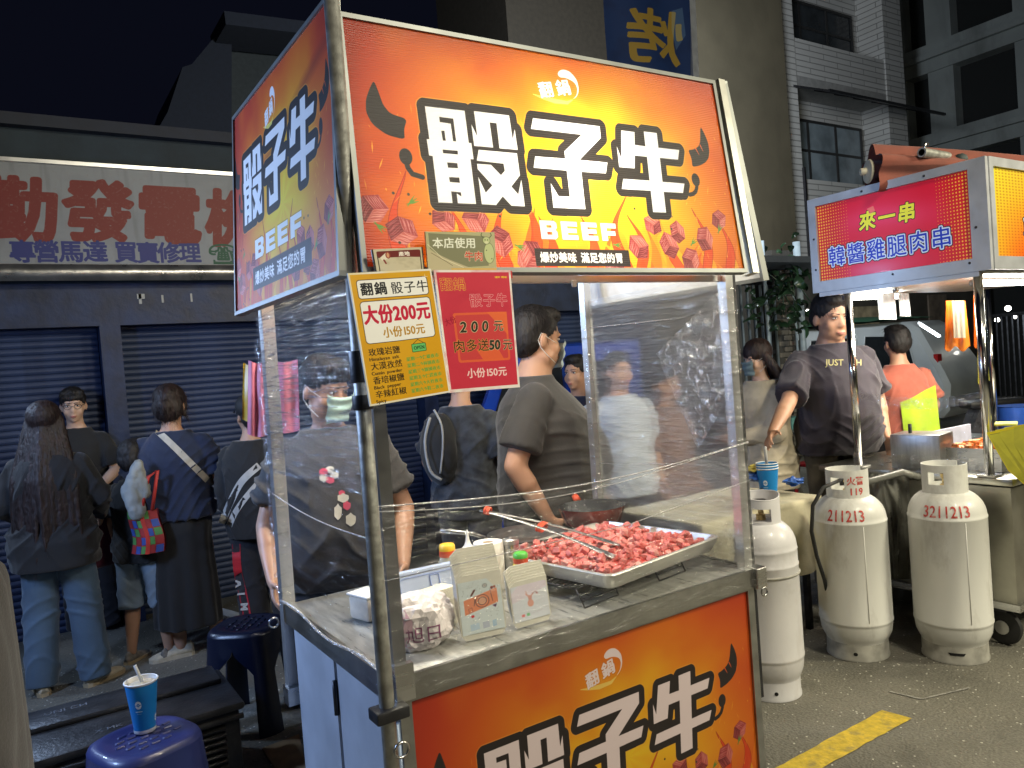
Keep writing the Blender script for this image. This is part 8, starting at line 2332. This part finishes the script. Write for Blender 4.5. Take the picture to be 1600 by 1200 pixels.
# 6 stall worker behind the wrapped side
x, y = 1.06, 3.02
b = Body(x, y, 1.67, -108, 1.22, .05, 1.02)
MASKG = M('mask_green', (.55, .80, .72), .75, 0, .05, 8, .3, 30)
person('stallholder in dark grey t-shirt and pale green mask behind the wrapped cart side', b, (40, -16), CHAR, 'short', DKT, skin=SKIN, mask=MASKG, hem=.80, loose=.03, hs=1.10, fat=.5, arms={1: ((.27, .02, 1.06), (.25, .20, .88)), -1: ((-.28, .02, 1.07), (-.24, .20, .88))}, sl=.45, hairlen=.8)
bv = bvh_of(b.shirt)
PR = M('print_red', (.62, .07, .12), .7); PW = M('print_white', (.60, .58, .50), .7)
fd = b.D((0, 1, 0)); rv = Vector((.84, -.54, 0))
def shirt_poly(pix, mat, nm='shirt_print'):
    c0_ = at(sum(p[0] for p in pix) / len(pix), sum(p[1] for p in pix) / len(pix), d=2.9)
    pl_ = []
    bm = bmesh.new(); vs = [bm.verts.new((p[0], p[1], 0)) for p in pix]; f = bm.faces.new(vs); bmesh.ops.triangulate(bm, faces=[f]); bmesh.ops.subdivide_edges(bm, edges=list(bm.edges), cuts=2, use_grid_fill=True)
    m = MB(); o_ = []
    for v in bm.verts:
        r = Vector(ray(v.co.x, v.co.y)).normalized(); h = bv.ray_cast(Vector(CAMP), r); o_.append((h[0] if h[0] is not None else Vector(CAMP) + r * 2.9) - r * .003)
    bm.verts.index_update(); m.add(o_, [[v.index for v in fc.verts] for fc in bm.faces]); bm.free(); m.build(nm, mat, b.root, smooth=True)
def blob(cx, cy, rx, ry, rot=0, n=12, w=.12): return [(cx + rx * math.cos(2 * PI * k / n + rot) * (1 + w * math.sin(3 * k)), cy + ry * math.sin(2 * PI * k / n + rot) * (1 + w * math.sin(3 * k))) for k in range(n)]
for a in range(5): shirt_poly(blob(513 + 9 * math.cos(a * 1.256), 742 + 8 * math.sin(a * 1.256), 7, 6, a), PR if a % 2 else PW)
for p in ((536, 778, 9, 7), (528, 800, 6, 12), (548, 812, 8, 10)): shirt_poly(blob(*p), PW)
for p in ((542, 790, 6, 7), (534, 770, 5, 4)): shirt_poly(blob(*p), PR)
# 7 big man behind the cart, facing right
x, y = place(832, d=3.62)
b = Body(x, y, 1.83, -36, 1.40, .12, 1.0)
MASKB = M('mask_pale', (.55, .66, .68), .75, 0, .05, 8, .3, 30)
b.lean = Vector((0, .02, 0))
person('large man in dark grey t-shirt and face mask turned away behind the cart', b, (26, -8), CHAR, 'short', DKT, skin=SKIN, mask=MASKB, hem=.86, loose=.02, hs=1.20, neck=.25, fat=.8, fold=.006, arms={1: ((.27, -.10, 1.08), (.25, .02, .86)), -1: ((-.28, .02, 1.10), (-.27, .10, .86))}, topdisp=(.009, 7, (1, 1, 1.7)), sl=.50)
# 8 person with backpack, head behind the posters
x, y = place(718, d=4.3)
b = Body(x, y, 1.66, 35, 1.05)
CAMO = cloth('camouflage_tee', (.030, .034, .042), .25, var=.55, scale=16)
person('person in dark camouflage t-shirt carrying a black backpack beyond the counter', b, (0, 0), CAMO, 'short', DKT, hem=.86, loose=.035, arms={1: ((.25, .0, 1.10), (.22, .12, .86)), -1: ((-.24, .0, 1.12), (-.2, .1, .9))})
bp_ = thing('backpack', 'black backpack with pale grey piping worn on the back of the camouflage shirt', 'backpack', (0, 0, 0))
c = at(688, 702, d=4.22); bp_.location = c
m = MB(); ell_(m, c, (.10, .13, .20)); remesh(m, 'bag_body', cloth('backpack_black', (.015, .016, .018)), bp_, .01, 3, (.010, 9, (1, 1, 1)))
MB().tube([at(u, v, d=4.10) for u, v in spline([(672, 652), (664, 690), (672, 735), (690, 750)], 12)], .008, 6).build('piping', M('piping_grey', (.35, .36, .36), .5), bp_, smooth=True)
MB().tube([at(u, v, d=4.10) for u, v in spline([(678, 640), (690, 665), (692, 700), (688, 740)], 12)], .006, 6).build('piping', M('piping_grey', (.35, .36, .36), .5), bp_, smooth=True)
# 9, 10 dark-shirted passer-by and the one blurred by the fogged film
x, y = place(903, d=5.1)
b = Body(x, y, 1.62, 200, 1.05)
person('passer-by in navy shirt glimpsed behind the right rear post', b, (0, 0), NAVY, 'short', DKT, hem=.86, arms={1: ((.24, .05, 1.12), (.2, .2, .92))})
x, y = place(958, d=4.7)
b = Body(x, y, 1.62, -100, 1.1)
person('customer in white shirt blurred by the fogged plastic side', b, (0, 0), cloth('white_shirt', (.42, .46, .52)), 'short', DKT, hem=.80, loose=.03)
x, y = place(1030, d=4.9)
b = Body(x, y, 1.5, -80, 1.1)
person('customer in brown shirt dimly seen through the fogged plastic side', b, (0, 0), cloth('brown_shirt', (.20, .11, .07)), 'short', DKT, hem=.80, loose=.03)
# 11 masked woman in cardigan
x, y = place(1188, d=5.1)
b = Body(x, y, 1.63, 165, 1.0)
MASKD = M('mask_grey', (.16, .22, .22), .75, 0, .05, 8, .3, 30)
person('woman with long dark hair, grey mask and beige cardigan facing left', b, (0, -10), cloth('beige_cardigan', (.52, .45, .32)), 'long', cloth('pleated_skirt', (.32, .27, .19)), skirt=.25, hair='long', hairmat=HAIRR, skin=SKIN2, mask=MASKD, hem=.70, loose=.04, wide=.03, arms={1: ((.22, .06, 1.10), (.05, .24, 1.10)), -1: ((-.22, .06, 1.10), (-.02, .26, 1.06))}, hairlen=.45)
# 12 big man in dark tee reaching for the cups
x, y = at(1303, 600, d=4.95).x, at(1303, 600, d=4.95).y
b = Body(x, y, 1.88, -120, 1.24, .09, 1.04)
TEE12 = cloth('plum_black_tee', (.030, .024, .036))
wr1 = b.inv(at(1207, 676, d=4.36)); el1 = b.inv(at(1232, 628, d=4.66))
person('large man in dark purple t-shirt reaching down to the cups with his right hand', b, (8, -10), TEE12, 'short', OLIVE, hem=.80, loose=.028, hs=1.24, neck=.35, fat=.45, arms={1: (el1, wr1), -1: ((-.28, -.06, 1.10), (-.26, .06, .88))}, voxel=.008, topdisp=(.012, 6.5, (1, 1, 2.3)), hpos=(0, .02, 1.575), curls=(.3, .28), palm={1: (.84, -.3, -.3), 't1': 1}, sl=.62)
bv = bvh_of(b.shirt)
LET = M('tee_lettering', (.45, .42, .18), .7)
cpt = at(1315, 570, d=4.4)
def fn12(x_, y_):
    r = Vector(ray(1316 + x_ * 1215 / 4.6, 571 - y_ * 1215 / 4.6)).normalized(); h = bv.ray_cast(Vector(CAMP), r)
    return (h[0] if h[0] is not None else Vector(CAMP) + r * 4.2) - r * .004
text_mesh('lettering', 'JUST', .052, lambda x_, y_: fn12(x_ - .045, y_), LET, b.root, bold=.0006, sub=.012); text_mesh('lettering', 'EH', .052, lambda x_, y_: fn12(x_ + .085, y_), LET, b.root, bold=.0006, sub=.012)
# 13 youth in orange tee with lime apron, seen from behind
x, y = place(1406, d=5.45)
b = Body(x, y, 1.66, 62, 1.08)
person('youth in coral orange t-shirt and lime apron with his back turned behind the skewer cart', b, (0, 2), cloth('coral_tee', (.38, .10, .065)), 'short', DKT, hem=.92, loose=.02, arms={1: ((.25, .0, 1.12), (.24, .14, .90)), -1: ((-.24, .0, 1.12), (-.22, .14, .9))})
AP = cloth('lime_apron', (.36, .52, .02), .3)
m = MB(); q0 = b.P((0, 0, 0))
m.grid(lambda a, v: b.P((-.10 + .26 * a + .03 * v, -.155 - .012 * math.sin(a * 7) - .02 * math.sin(PI * a), 1.27 - .62 * v - .10 * (1 - a) * (1 - v))), 16, 14)
m.build('apron', AP, b.root, smooth=True)

# things on the ground among the waiting customers
PB = M('pale_blue_plastic', (.30, .42, .62), .5, 0, .1, 6)
for k in range(3):
    q = at(118, 985, z=0); t = MB(); t.bevbox((q.x + .12, q.y + .75, .09 + k * .185), (.46, .34, .17), .012, Matrix.Rotation(.1 * k, 3, 'Z'))
    t.build('plastic_crate', PB, None, smooth=True, sm_angle=40, label=['bottom pale blue plastic crate of the stack behind the jeans', 'middle pale blue plastic crate of the stack behind the jeans', 'top pale blue plastic crate of the stack behind the jeans'][k], cat='crate', group='pale blue crates stacked by the shutters')
q = at(152, 840, d=4.75); m = MB(); m.bevbox(q, (.20, .12, .36), .03, Matrix.Rotation(.4, 3, 'Z')); m.build('tote_bag', cloth('maroon_cloth', (.075, .008, .022)), None, smooth=True, label='maroon tote bag hanging between the jeans woman and the small child', cat='bag')
q = at(345, 1000, d=5.2); 
for dx in (0, .07):
    m = MB(); p_ = (q.x + dx, q.y + dx, 0); m.loft([[Vector((p_[0] + w_ * math.cos(t) * .7 + y_ * .55, p_[1] + w_ * math.sin(t) * .35 - y_ * .3, .012 + max(0, math.sin(t)) * h_)) for t in [2 * PI * i / 14 for i in range(14)]] for y_, w_, h_ in ((-.13, .02, .05), (-.08, .045, .09), (0, .05, .07), (.1, .05, .045), (.14, .02, .03))])
    m.build('white_shoe', M('white_shoe', (.50, .56, .66), .5), None, smooth=True, label=['pale trainer on the ground behind the long black skirt', 'second pale trainer just right of the first behind the black skirt'][dx > 0], cat='shoe')
